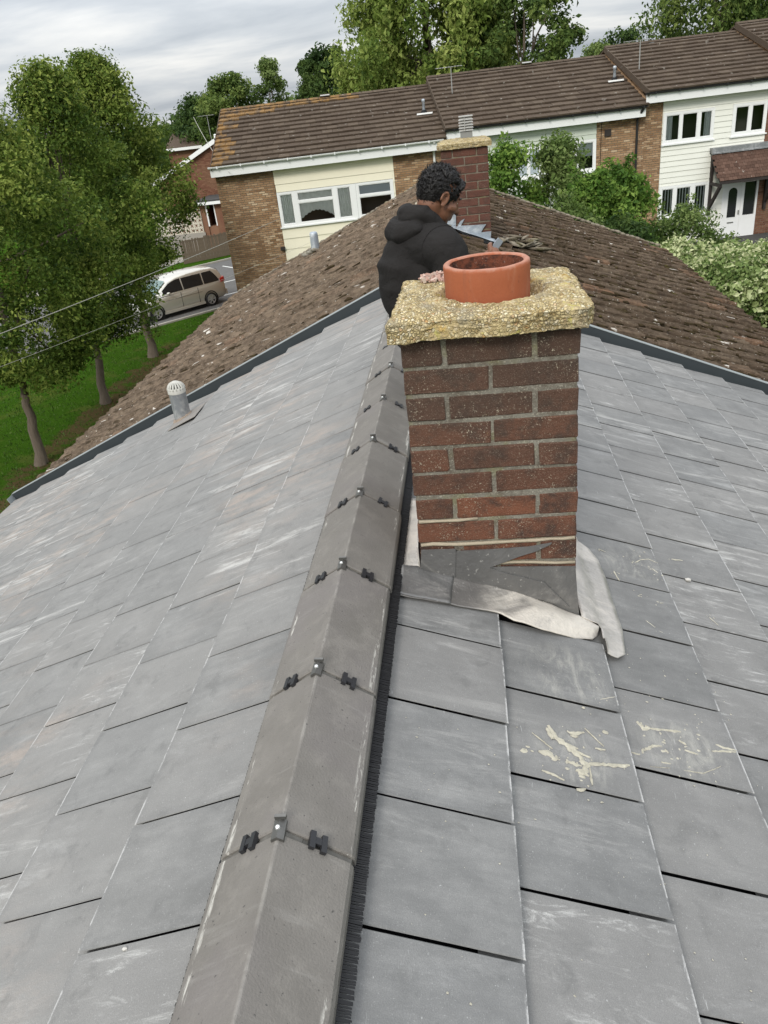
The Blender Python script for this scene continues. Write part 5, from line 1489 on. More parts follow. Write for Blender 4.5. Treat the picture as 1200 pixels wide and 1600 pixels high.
# door and side light
m = MB(); m.box((20.02, -0.02, ZG3), (20.10, 0.06, -3.40)); m.box((20.80, -0.02, ZG3), (20.92, 0.06, -3.40)); m.box((21.39, -0.02, ZG3), (21.47, 0.06, -3.40)); m.box((20.10, -0.02, -3.46), (20.80, 0.06, -3.40)); m.box((20.92, -0.02, -3.46), (21.39, 0.06, -3.40)); m.box((20.92, -0.02, ZG3), (21.39, 0.05, -4.72))
df = mk(m, "door_frame", M_WHITE, h3)
def arch(u0, u1, z0, z1, n=10):
    r_ = (u1 - u0) / 2; c = (u0 + u1) / 2
    return [(u0, z0), (u1, z0)] + [(c + r_ * math.cos(math.pi * i / n), z1 - r_ + r_ * math.sin(math.pi * i / n)) for i in range(n + 1)]
m = MB(); m.box((20.103, 0.0, ZG3 + .02), (20.797, 0.05, -3.463)); dr = mk(m, "door", M_WHITE, h3)
m = MB(); m.prism(arch(20.28, 20.63, -4.75, -3.62), -0.012, -0.002, lambda a, b, d: (a, d, b)); mk(m, "door_glass", plain("dark_door_glass", (0.02, 0.022, 0.022), 0.08, 0.5), dr)
m = MB(); m.prism(arch(20.25, 20.66, -4.78, -3.59), -0.006, -0.001, lambda a, b, d: (a, d, b)); mk(m, "glass_bead", M_WHITE, dr)
m = MB(); m.box((20.32, -0.016, -4.98), (20.58, -0.002, -4.93)); mk(m, "letter_plate", M_STEEL, dr)
m = MB(); m.box((20.72, -0.05, -4.66), (20.76, -0.002, -4.50)); mk(m, "handle", M_STEEL, dr)
m = MB(); m.box((20.94, 0.01, -4.70), (21.37, 0.016, -3.48)); mk(m, "side_light", plain("dark_side_glass", (0.02, 0.022, 0.022), 0.08, 0.5), df)
# porch canopy
pz1, pz0, pv = -2.24, -3.18, -1.05; pa, pb = 19.40, 22.0
m = MB(); m.box((pa - .06, -0.30, pz1 + .02), (pb, 0.0, pz1 + .20)); m.prism([(0.0, pz1 + .05), (-.32, pz1 - .02), (-.32, pz1 + .03), (0, pz1 + .2)], pa - .06, pb, lambda a, b, d: (d, a, b))
pc = mk(m, "porch_roof", M_LEAD_ROOF, h3)
th = math.atan2(pz1 - pz0, -pv - .2); Lp = math.hypot(pz1 - pz0, -pv - .2); rr = random.Random(6)
TP = [mesh_from("roof_tile", *cham_box(0.165, 0.20, 0.018, 0.003, 0.002, rnd=rr), mat_far_tile("porch_red_tile")) for _ in range(3)]
tm = TP[0].materials[0]; rp_ = [n_ for n_ in tm.node_tree.nodes if n_.type == 'VALTORGB'][0].color_ramp.elements
rp_[0].color = (0.085, 0.048, 0.036, 1); rp_[1].color = (0.12, 0.068, 0.05, 1); rp_[2].color = (0.15, 0.088, 0.066, 1)
for me in TP: me.materials[0] = tm
rows = 9
for r in range(rows):
    for c in range(15 + r % 2):
        s = (r + .5) * Lp / rows; u = pa + 0.085 + 0.172 * c - (0.086 if r % 2 else 0)
        M4 = Matrix((Vector((1, 0, 0)), Vector((0, math.cos(th), math.sin(th))), Vector((0, -math.sin(th), math.cos(th))))).transposed().to_4x4()
        M4.translation = Vector((u, pv + s * math.cos(th), pz0 + s * math.sin(th) + 0.03))
        link("roof_tile", TP[rr.randrange(3)], pc, mat4=FR @ M4 @ Matrix.Rotation(-0.07, 4, 'X') @ Matrix.Rotation(rr.uniform(-.02, .02), 4, 'Y'))
m = MB(); m.prism([(pv, pz0 - .02), (0, pz1 - .05), (0, pz1 - .2), (pv, pz0 - .12)], pa + .02, pb, lambda a, b, d: (d, a, b)); mk(m, "porch_deck", M_TIMBER_D, pc)
for u in (pa + .02, 21.7):
    m = MB(); m.box((u, -0.14, -4.55), (u + .10, -0.004, pz1 - .1)); m.box((u, pv + .05, pz0 - .22), (u + .10, -0.1, pz0 - .12))
    m.prism([(-.10, -4.35), (-.10, -4.18), (pv + .2, pz0 - .22), (pv + .02, pz0 - .22)], u + .002, u + .098, lambda a, b, d: (d, a, b))
    mk(m, "porch_bracket", M_TIMBER_D, h3)
aerial(h3, tuple(FR @ Vector((17.1, 2.0, 0.7))), 1.25, 1, (-1, -.1))
# --- next house up the hill, only its roof corner in view
h4, rf4, rq4, L4 = terrace(22.31, 29.3, 0.52, 2.22, -5.5, "terraced house whose roof corner shows at the right edge, highest of the row")
slab(h4, 22.32, 29.2, -5.9, 0.35, 8); gutter(h4, 22.3, 29.3, 0.52, M_WHITE)

# ------------------------------------------------------------------ far house, garage, fence beyond the road
fh = thing("house", "distant red brick house with white bargeboards, half hidden behind the street trees", "house", (-18, 60, -6.2))
m = MB(); gx0, gx1, gp = -20.6, -11.0, -15.9
m.prism([(gx0, -6.9), (gx1, -6.9), (gx1, -2.9), (gp, -0.42), (gx0, -2.55)], 56.2, 66, lambda a, b, d: (a, d, b)); m.build("wall", M_REDB, fh)
m = MB(); brick_rect(m, -20.4, -15.9, -6.6, -2.75, 56.19, 3)
for i in range(13):
    z1 = -2.75 + 0.18 * (i + 1); brick_rect(m, -20.2 + 0.37 * i, -15.9, z1 - .18, z1 - 0.005, 56.19, 20 + i) if -20.2 + .37 * i < -16 else None
m.build("bricks", M_REDB, fh, kind="stuff")
def bar2(a, b, w, y0, y1):
    d = Vector((b[0] - a[0], b[1] - a[1])).normalized(); n = Vector((-d.y, d.x)) * w
    return [(a[0], a[1]), (b[0], b[1]), (b[0] + n.x, b[1] + n.y), (a[0] + n.x, a[1] + n.y)]
m = MB(); m.prism(bar2((-20.9, -2.75), (-15.88, -0.44), 0.26, 0, 0), 55.9, 56.1, lambda a, b, d: (a, d, b)); m.build("bargeboard", M_WHITE, fh)
m = MB(); m.prism(bar2((-15.86, -0.44), (-10.8, -2.8), 0.26, 0, 0), 55.9, 56.1, lambda a, b, d: (a, d, b)); m.build("bargeboard", M_WHITE, fh)
m = MB(); m.prism(bar2((-20.9, -2.62), (-15.9, -0.28), 0.10, 0, 0), 55.95, 66.1, lambda a, b, d: (a, d, b)); m.prism(bar2((-15.84, -0.28), (-10.8, -2.62), 0.10, 0, 0), 55.95, 66.1, lambda a, b, d: (a, d, b)); rfar = m.build("roof", M_FAR, fh)
m = MB(); m.lathe([(0.11, 0), (0.10, .42), (0.13, .45), (0, .5)], (-16.15, 57.0, -0.45), 10); m.build("chimney_pot", M_WHITE, rfar)
aerial(fh, (-16.6, 57.5, -0.55), 1.75, 0, (-1, .1))
fh2 = thing("house", "distant brown roofed house with a white eaves board, farthest at the left", "house", (-20, 68, -6))
m = MB(); m.box((-23, 66.5, -6.8), (-16, 74, -0.8)); m.build("wall", M_REDB, fh2)
m = MB(); m.prism([(66.1, -0.85), (70.2, 0.62), (74.4, -0.85), (70.2, 0.5)], -23.2, -15.5, lambda a, b, d: (d, a, b)); m.build("roof", M_FAR, fh2)
m = MB(); m.box((-23.2, 66.05, -1.0), (-15.5, 66.09, -0.80)); m.build("fascia", M_WHITE, fh2)
aerial(fh2, (-17.0, 70.2, 0.5), 1.1, 1, (-1, -.2))
ga = thing("garage", "low flat roofed garage with a dark opening beside the brick gable", "garage", (-16, 54, -6.6))
m = MB(); m.box((-17.0, 53.1, -6.9), (-16.62, 56, -3.92)); m.box((-15.98, 53.1, -6.9), (-13.0, 56, -3.92)); m.box((-16.62, 55.5, -6.9), (-15.98, 55.6, -3.92)); m.box((-16.62, 53.2, -6.9), (-15.98, 55.5, -5.3)); m.build("wall", M_REDB, ga)
m = MB(); m.box((-17.15, 52.75, -3.80), (-13.0, 56.2, -3.64)); m.build("roof", M_FELT, ga)
m = MB(); m.box((-17.18, 52.70, -3.92), (-13.0, 52.745, -3.74)); m.build("fascia", M_WHITE, ga)
m = MB(); m.box((-16.62, 53.12, -5.3), (-16.52, 53.2, -3.93)); m.box((-16.06, 53.12, -5.3), (-15.99, 53.2, -3.93)); m.build("door_frame", M_WHITE, ga)
bw = thing("screen_wall", "pale pierced block screen wall behind the street trees", "wall", (-18.4, 53, -6.6))
m = MB(); m.box((-20.5, 53.0, -6.9), (-16.9, 53.16, -5.62)); m.build("base", M_PAVE, bw)
blk = MB(); s = 0.30; t = 0.035
for q in ((0, s, 0, t), (0, s, s - t, s), (0, t, t, s - t), (s - t, s, t, s - t)): blk.box((q[0], 0, q[2]), (q[1], 0.09, q[3]))
n_ = 14
for i in range(n_):
    a0, a1 = 6.283 * i / n_, 6.283 * (i + 1) / n_; c = s / 2; r0, r1 = 0.075, 0.105
    blk.add([(c + r * math.cos(a), y, c + r * math.sin(a)) for y in (0.005, 0.085) for r, a in ((r0, a0), (r1, a0), (r1, a1), (r0, a1))], [(0,1,2,3),(7,6,5,4),(0,4,5,1),(1,5,6,2),(2,6,7,3),(3,7,4,0)])
ME_BLK = blk.mesh("screen_block", plain("cream_screen_block", (0.62, 0.57, 0.47), .85, .2, var=.12))
for i in range(11):
    for j in range(5): link("screen_block", ME_BLK, bw, mat4=Matrix.Translation((-20.3 + .302 * i, 53.02, -5.61 + .302 * j)))
fn = thing("fence", "weathered vertical board fence at the far side of the road", "fence", (-15.9, 50.6, -6.9))
rr = random.Random(14); dirf = Vector((0.80, 0.60, 0)).normalized()
for i in range(30):
    p = Vector((-17.6, 49.6, -6.97)) + dirf * (0.115 * i)
    m = MB(); hh = 1.42 + rr.uniform(-.05, .05); m.box((0, -.012, 0), (0.106, .012, hh), Matrix.Rotation(rr.uniform(-.02, .02), 4, 'Y'))
    m.build("fence_board", M_WOOD, fn, mat4=Matrix.Translation(p) @ Matrix.Rotation(math.atan2(dirf.y, dirf.x), 4, 'Z'))
m = MB(); a = Vector((-17.6, 49.6, -6.4)); b = a + dirf * 3.5
for z in (0.0, 0.75): m.tube([a + Vector((-.02, .03, z)), b + Vector((-.02, .03, z))], 0.03, 4)
m.build("fence_rail", M_WOOD, fn)
# ------------------------------------------------------------------ vegetation
def leaves(name, C, Rr, per, size, mat, parent, seed, tint=None, up=0.35, droop=0.0, squash=0.75, aspect=0.55, kind=None, label=None):
    """leaf-sized folded faces spread through clumps C (n,3) of radius Rr"""
    rng = np.random.default_rng(seed)
    n = len(C); per = np.broadcast_to(np.asarray(per), (n,)).astype(int)
    idx = np.repeat(np.arange(n), per); N = len(idx)
    d = rng.normal(size=(N, 3)); d /= np.linalg.norm(d, axis=1, keepdims=True)
    r = Rr[idx] * (0.25 + 0.85 * rng.random(N) ** 0.7)
    P = C[idx] + d * r[:, None] * np.array([1, 1, squash])
    if droop: P[:, 2] -= droop * rng.random(N) ** 2 * Rr[idx] * 2
    nrm = d * 0.8 + rng.normal(size=(N, 3)) * 0.7 + np.array([0, 0, up])
    nrm /= np.linalg.norm(nrm, axis=1, keepdims=True)
    t = rng.normal(size=(N, 3)) + (np.array([0, 0, -1.6]) if droop else 0)
    t -= nrm * (t * nrm).sum(1, keepdims=True); t /= np.linalg.norm(t, axis=1, keepdims=True)
    b = np.cross(nrm, t)
    s = size * (0.45 + 1.1 * rng.random(N) ** 1.6)[:, None] * 1.05
    fold = nrm * s * 0.16
    v0 = P - t * s * 0.5; v2 = P + t * s * 0.5; v1 = P + b * s * aspect * 0.5 + fold; v3 = P - b * s * aspect * 0.5 + fold
    co = np.stack([v0, v1, v2, v0, v2, v3], 1).reshape(-1, 3)
    ct = rng.random(n) if tint is None else tint
    a = np.clip(0.5 + (ct[idx] - 0.5) * 0.75 + rng.normal(size=N) * 0.17, 0, 1)
    return link(name, fast_mesh(name, co, 3, mat, np.repeat(a, 6)), parent, kind=kind, label=label)
def crown_clumps(center, rx, rz, n, seed, top=0.75, cr=(0.45, 0.8), shell=0.55, low=0.35):
    """clump centres in an egg with a ragged skin"""
    rng = np.random.default_rng(seed); out = []; rad = []
    off = rng.random(3) * 50
    while len(out) < n:
        t = rng.random(); z = -1 + 2 * t
        prof = math.sqrt(max(0, 1 - abs(z) ** (2.1 if z < 0 else 1.7)))
        if z > 0: prof *= 1 - top * 0.35 * z
        a = rng.random() * 2 * math.pi
        q = (shell + (1 - shell) * rng.random() ** 0.6)
        bul = 1 + 0.26 * noise.noise(Vector((math.cos(a) * 1.4 + off[0], math.sin(a) * 1.4 + off[1], z * 1.8 + off[2])))
        x = rx * prof * q * bul * math.cos(a); y = rx * prof * q * bul * math.sin(a)
        if noise.noise(Vector((x * .55 + off[1], y * .55 + off[2], z * 1.6))) < -0.30: continue
        out.append((center[0] + x, center[1] + y, center[2] + z * rz)); rad.append(cr[0] + (cr[1] - cr[0]) * rng.random())
    return np.array(out), np.array(rad)
def trunk_mesh(base, fork_z, C, r0, seed, nb=7, lean=(0, 0)):
    rr = random.Random(seed); m = MB(); b = Vector(base)
    f = Vector((b.x + lean[0], b.y + lean[1], fork_z))
    pts = [b + Vector((0, 0, -.2))] + [b.lerp(f, i / 6) + Vector((rr.uniform(-.05, .05), rr.uniform(-.05, .05), 0)) for i in range(7)]
    rad = [r0 * 1.5, r0 * 1.35] + [r0 * (1.02 - .055 * i) for i in range(1, 7)]
    m.tube(pts, rad, 12)
    top = max(c[2] for c in C); ctr = C.mean(0)
    t2 = Vector((ctr[0], ctr[1], top - .8))
    m.tube([f, f.lerp(t2, .35) + Vector((rr.uniform(-.2, .2), rr.uniform(-.2, .2), 0)), f.lerp(t2, .7), t2], [r0 * .68, r0 * .5, r0 * .28, .02], 8)
    for i in range(nb):
        e_ = Vector(C[rr.randrange(len(C))]); s = f.lerp(t2, rr.uniform(-.06, .55))
        md = s.lerp(e_, .5) + Vector((rr.uniform(-.3, .3), rr.uniform(-.3, .3), rr.uniform(-.1, .45)))
        m.tube([s, md, e_], [r0 * .40, r0 * .22, .02], 6)
    return m
def tree(name, label, base, fork_z, top_z, low_z, rx, mat, seed, n=150, per=190, size=0.15, r0=0.2, group=None, off=(0, 0), cr=(0.35, 0.8), droop=0.0, cat="tree", shell=0.55, squash=0.75, top=0.75, aspect=.55):
    t = thing(name, label, cat, base, 0, group)
    C, Rr = crown_clumps((base[0] + off[0], base[1] + off[1], (top_z + low_z) / 2), rx, (top_z - low_z) / 2, n, seed, top, cr, shell)
    trunk_mesh(base, fork_z, C, r0, seed, lean=(off[0] * .3, off[1] * .3)).build("trunk", M_BARK, t, smooth=True)
    leaves("crown", C, Rr, per, size, mat, t, seed, droop=droop, squash=squash, aspect=aspect)
    return t, C

G = "street trees in a row on the grass verge"
tree("street_tree", "leafy street tree nearest the viewer, its bare trunk lowest at the left edge", (-11.95, 19.0, -7.0), -4.9, 2.25, -4.5, 2.7, M_LEAF_ST, 11, 260, 250, 0.105, 0.150, G, (0.75, 0.1), top=1.5)
tree("street_tree", "leafy street tree in the middle of the verge row, trunk between the other two", (-12.06, 23.84, -7.0), -4.9, 2.7, -4.6, 2.2, M_LEAF_ST, 12, 215, 245, 0.11, 0.150, G, (0.75, 0.2), top=1.6)
t3, C3 = tree("street_tree", "leafy street tree farthest along the verge, trunk in front of the parked car", (-12.24, 29.07, -7.0), -4.2, 3.2, -3.7, 2.55, M_LEAF_ST, 13, 245, 245, 0.115, 0.170, G, (0.30, 0.2), top=1.4)
# shoots round the third trunk
C = np.array([(-11.95, 28.95, -5.0), (-11.75, 28.9, -4.6), (-12.0, 28.9, -5.6), (-11.6, 28.9, -4.2), (-11.85, 28.8, -6.0)]); leaves("trunk_shoots", C, np.full(5, .38), 90, 0.13, M_LEAF_ST, t3, 5)

def shrub(name, label, base, h, rx, mat, seed, n=60, per=170, size=0.13, group=None, cr=(0.3, 0.6), droop=0, cat="shrub", stems=9, tint=None, shell=.35):
    t = thing(name, label, cat, base, 0, group)
    C, Rr = crown_clumps((base[0], base[1], base[2] + h * 0.52), rx, h * 0.50, n, seed, 0.5, cr, shell)
    rr = random.Random(seed); m = MB(); b = Vector(base)
    for i in range(stems):
        e_ = Vector(C[rr.randrange(len(C))]); s = b + Vector((rr.uniform(-.2, .2), rr.uniform(-.2, .2), -.1))
        m.tube([s, s.lerp(e_, .5) + Vector((0, 0, .2)), e_], [.035, .022, .006], 5)
    m.build("stems", M_BARK, t)
    # whippy shoots poking out of the top
    m = MB()
    tips = []
    for i in range(int(n * .35)):
        c = Vector(C[rr.randrange(len(C))]); d = Vector((rr.uniform(-.6, .6), rr.uniform(-.6, .6), 1)).normalized() * rr.uniform(.3, .75)
        if c.z < base[2] + h * .5: continue
        tips += [c + d * f for f in (.5, .75, 1)]
    if tips: C = np.vstack([C, np.array([tuple(q) for q in tips])]); Rr = np.concatenate([Rr, np.full(len(tips), .16)])
    pr = np.where(np.arange(len(C)) < n, per, per * .10).astype(int)
    leaves("foliage", C, Rr, pr, size, mat, t, seed, droop=droop)
    return t
def gz_(x, y): return ground_z(x, y) - .05
shrub("tall_shrub", "tall dark green shrub just right of the far chimney", (1.75, 24.8, gz_(1.75, 24.8)), 5.3, 1.05, M_LEAF_BU, 21, 95, 190, .12, cr=(.3, .55))
shrub("tall_shrub", "tall loose grey-green shrub in front of the sage boarded window", (3.25, 25.4, gz_(3.2, 25)), 5.15, 1.35, M_LEAF_GR, 22, 100, 165, .12, cr=(.28, .5), shell=.2)
shrub("shrub", "bright leafy shrub low between the tall shrubs and the black downpipe", (5.0, 25.0, gz_(5, 25)), 3.95, 1.0, M_LEAF_BU, 23, 80, 190, .15, cr=(.3, .5))
shrub("shrub", "mid green rounded shrub below the loose grey-green one", (3.0, 22.2, gz_(3, 22)), 3.6, 1.5, M_LEAF_GR, 24, 90, 180, .12, cr=(.3, .5))
shrub("shrub", "grey-green white flowering shrub below the slat blind window", (7.0, 25.3, gz_(7, 25)), 2.65, 1.5, M_LEAF_GR, 25, 100, 150, .10, cr=(.25, .42))
shrub("shrub", "dark green shrub filling the foot of the gable beside the old roof", (4.6, 22.0, gz_(4.6, 22)), 2.9, 1.1, M_LEAF_DK, 26, 60, 180, .13)
shrub("shrub", "dark shrub tucked behind the far chimney's right side", (1.4, 21.6, gz_(1.4, 21)), 4.0, 1.0, M_LEAF_BU, 27, 60, 180, .12)
shrub("shrub", "broad mid green shrub filling the gap left of the bright leafy one", (4.0, 23.6, gz_(4, 23.6)), 4.1, 1.35, M_LEAF_BU, 29, 90, 190, .11, cr=(.28, .5), shell=.25)
shrub("climber", "creeper climbing the red brick beside the white door", (14.2, 34.55, -5.8), 3.2, .55, M_LEAF_BU, 28, 40, 130, .12, cat="climber", cr=(.25, .4))
# pale clipped hedge right of the old roof
hd = thing("hedge", "pale yellow-green variegated hedge at the right edge beyond the old roof", "hedge", (6.2, 16.5, -5.6))
rng = np.random.default_rng(40); pts = []; 
for i in range(560):
    x = rng.uniform(3.9, 9.4); y = rng.uniform(15.2, 18.7)
    topz = -2.55 - 0.10 * abs(y - 17) + 0.22 * noise.noise(Vector((x * .9, y * .9, 0)))
    if rng.random() < 0.55: z = topz - rng.random() * .25
    else:
        z = rng.uniform(-5.4, topz)
        if rng.random() < .8: y = 15.2 + rng.random() * .5 + 0.25 * noise.noise(Vector((x, z, 4)))
        elif rng.random() < .5: x = 3.9 + rng.random() * .4
    pts.append((x, y, z))
pts = np.array(pts); tint = np.clip((pts[:, 2] + 4.4) / 2.2 + rng.normal(size=len(pts)) * .22, 0, 1)
leaves("foliage", pts, np.full(len(pts), .34), 150, .095, M_LEAF_HD, hd, 41, tint=rng.random(len(pts)) * .9, aspect=.75)
tips = pts[pts[:, 2] > -2.75][:70] + np.array([0, 0, .22]); leaves("top_sprigs", tips, np.full(len(tips), .16), 26, .08, M_LEAF_HD, hd, 42, tint=np.full(len(tips), .9))  # sprigs along the hedge top, all in the palest leaf tint
m = MB()
for i in range(30): x, y = rng.uniform(4.2, 9.2), rng.uniform(15.6, 18.4); m.tube([(x, y, -5.7), (x + rng.uniform(-.2, .2), y, -4), (x, y, -3)], [.05, .035, .02], 5)
m.build("stems", M_BARK, hd, kind="stuff")

# trees behind the terrace
B = [
 ("willow_tree", "big light green willow-like tree rising behind the left and middle houses", (-1.2, 51, -5.5), -2, 9.2, -1.5, 5.0, M_LEAF_WL, 51, 260, 260, .27, .35, dict(droop=.7, cr=(.7, 1.2), shell=.3)),
 ("tree", "airy tree with bluish gaps right of the big willow", (4.0, 49, -5.2), -1, 5.9, 0.4, 2.9, M_LEAF_BG, 52, 90, 130, .25, .22, dict(cr=(.5, .9), shell=.35)),
 ("tree", "round dark green tree left of the willow", (-9.0, 64, -5.6), -1.5, 4.5, -2, 2.05, M_LEAF_DK, 53, 90, 190, .25, .28, dict(cr=(.5, .8))),
 ("tree", "mid green bushy tree rising over the lichened ridge", (-16.6, 64, -6), -2, 3.4, -3, 2.9, M_LEAF_BG, 54, 110, 180, .25, .28, dict(cr=(.6, 1.0))),
 ("birch_tree", "slim birch beside the round dark tree", (-13.1, 63, -6), -2, 4.0, -2.4, 1.35, M_LEAF_GR, 55, 70, 150, .20, .15, dict(cr=(.4, .7), shell=.3)),
 ("poplar_tree", "narrow pointed poplar between the birch and the dark tree", (-11.7, 70, -5.8), -3, 4.1, -3, .62, M_LEAF_DK, 56, 50, 160, .22, .15, dict(cr=(.3, .5))),
 ("tree", "dull green tree beyond the distant brick house", (-20.6, 70, -6.5), -3, 2.6, -3.6, 3.1, M_LEAF_DK, 57, 100, 180, .28, .28, dict(cr=(.6, 1.0))),
 ("tree", "pale yellow-green tree peeping over the left ridge", (-5.2, 60, -5.5), -2, 2.7, -2, 2.4, M_LEAF_WL, 58, 80, 150, .24, .22, dict(cr=(.5, .9))),
 ("weeping_tree", "tall weeping tree above the right house", (16.6, 57, -5), 0, 8.6, -1, 4.4, M_LEAF_BG, 59, 180, 190, .26, .35, dict(droop=1.0, cr=(.7, 1.2), shell=.35)),
 ("tree", "second drooping tree at the top right corner", (22.5, 60, -5), 0, 7.2, -1, 4.0, M_LEAF_BG, 60, 130, 170, .26, .3, dict(droop=.8, cr=(.7, 1.2))),
 ("tree", "low grey-green tree behind the aerial of the right house", (9.6, 62, -5), -1, 2.5, -1.5, 2.3, M_LEAF_GR, 61, 70, 150, .25, .2, dict(cr=(.5, .9))),
 ("tree", "small tree between the drooping tree and the low grey-green tree", (12.2, 66, -5), -1, 3.4, -1.5, 1.7, M_LEAF_DK, 62, 60, 150, .25, .2, dict(cr=(.5, .8))),
 ("tree", "dark tree low behind the middle of the left ridge", (-7.0, 72, -5.5), -2, 3.0, -2, 2.0, M_LEAF_DK, 63, 60, 160, .28, .22, dict(cr=(.5, .9))),
]
for nm, lab, base, fork, top, low, rx, mt, sd, n, per, sz, r0, kw in B:
    tree(nm, lab, base, fork, top, low, rx, mt, sd, n, per, sz, r0, "trees behind the terraced houses", **kw)
# far-off wood that reads as one mass
rng = np.random.default_rng(70); pts = []
for i in range(900):
    y = rng.uniform(95, 150); x = rng.uniform(-1.15, 1.0) * y
    if abs(x) > 140: continue
    z = 0.4 + 2.6 * (0.5 + noise.noise(Vector((x * .06, y * .05, 0)))) * (y / 110) - rng.random() ** .5 * 6
    pts.append((x, y, z))
pts = np.array(pts)
leaves("woodland", pts, np.full(len(pts), 2.6), 120, .85, M_LEAF_DK, None, 71, kind="stuff")

# tarmac drive in front of the porch
m = MB(); n = 12
for i in range(n + 1):
    y = 27.2 + 7.6 * i / n
    for x in (9.6, 12.5, 16, 22): m.v.append((x - .14 * (y - 27), y, ground_z(x, y) + .015))
for i in range(n):
    for q in range(3): m.f.append((i * 4 + q, i * 4 + q + 1, i * 4 + q + 5, i * 4 + q + 4))
m.build("driveway", plain("dark_tarmac", (0.070, 0.068, 0.064), .9, .15, var=.3, scale=1.5), kind="structure")

# ------------------------------------------------------------------ overhead wires to the left house
def wire(name, label, a, b, sag, r):
    a, b = Vector(a), Vector(b); m = MB(); n = 26
    m.tube([a.lerp(b, i / n) - Vector((0, 0, sag * 4 * (i / n) * (1 - i / n))) for i in range(n + 1)], r, 5)
    return thing(name, label, "cable", data=m.mesh(name, plain(name + "_sheath", (0.40, 0.38, 0.33), .6, .3)))
def along(a, b, t): return tuple(Vector(a).lerp(Vector(b), t))
wire("overhead_cable", "pale overhead cable running from the left edge up to the cream boarded house", along((-6.95, 31.9, -2.71), (-8.68, 14.0, -2.02), 1.35), (-6.95, 31.9, -2.71), 0.10, 0.008)
wire("overhead_cable", "thinner grey overhead cable below the pale one, in front of the trees", along((-5.75, 32.05, -3.70), (-8.9, 14.0, -2.66), 1.35), (-5.75, 32.05, -3.70), 0.10, 0.0035)
wire("drop_wire", "thin wire from the left house's gutter away to the distant brick house", (-8.4, 31.2, -0.78), (-15.2, 50, 1.2), 0.25, 0.012)

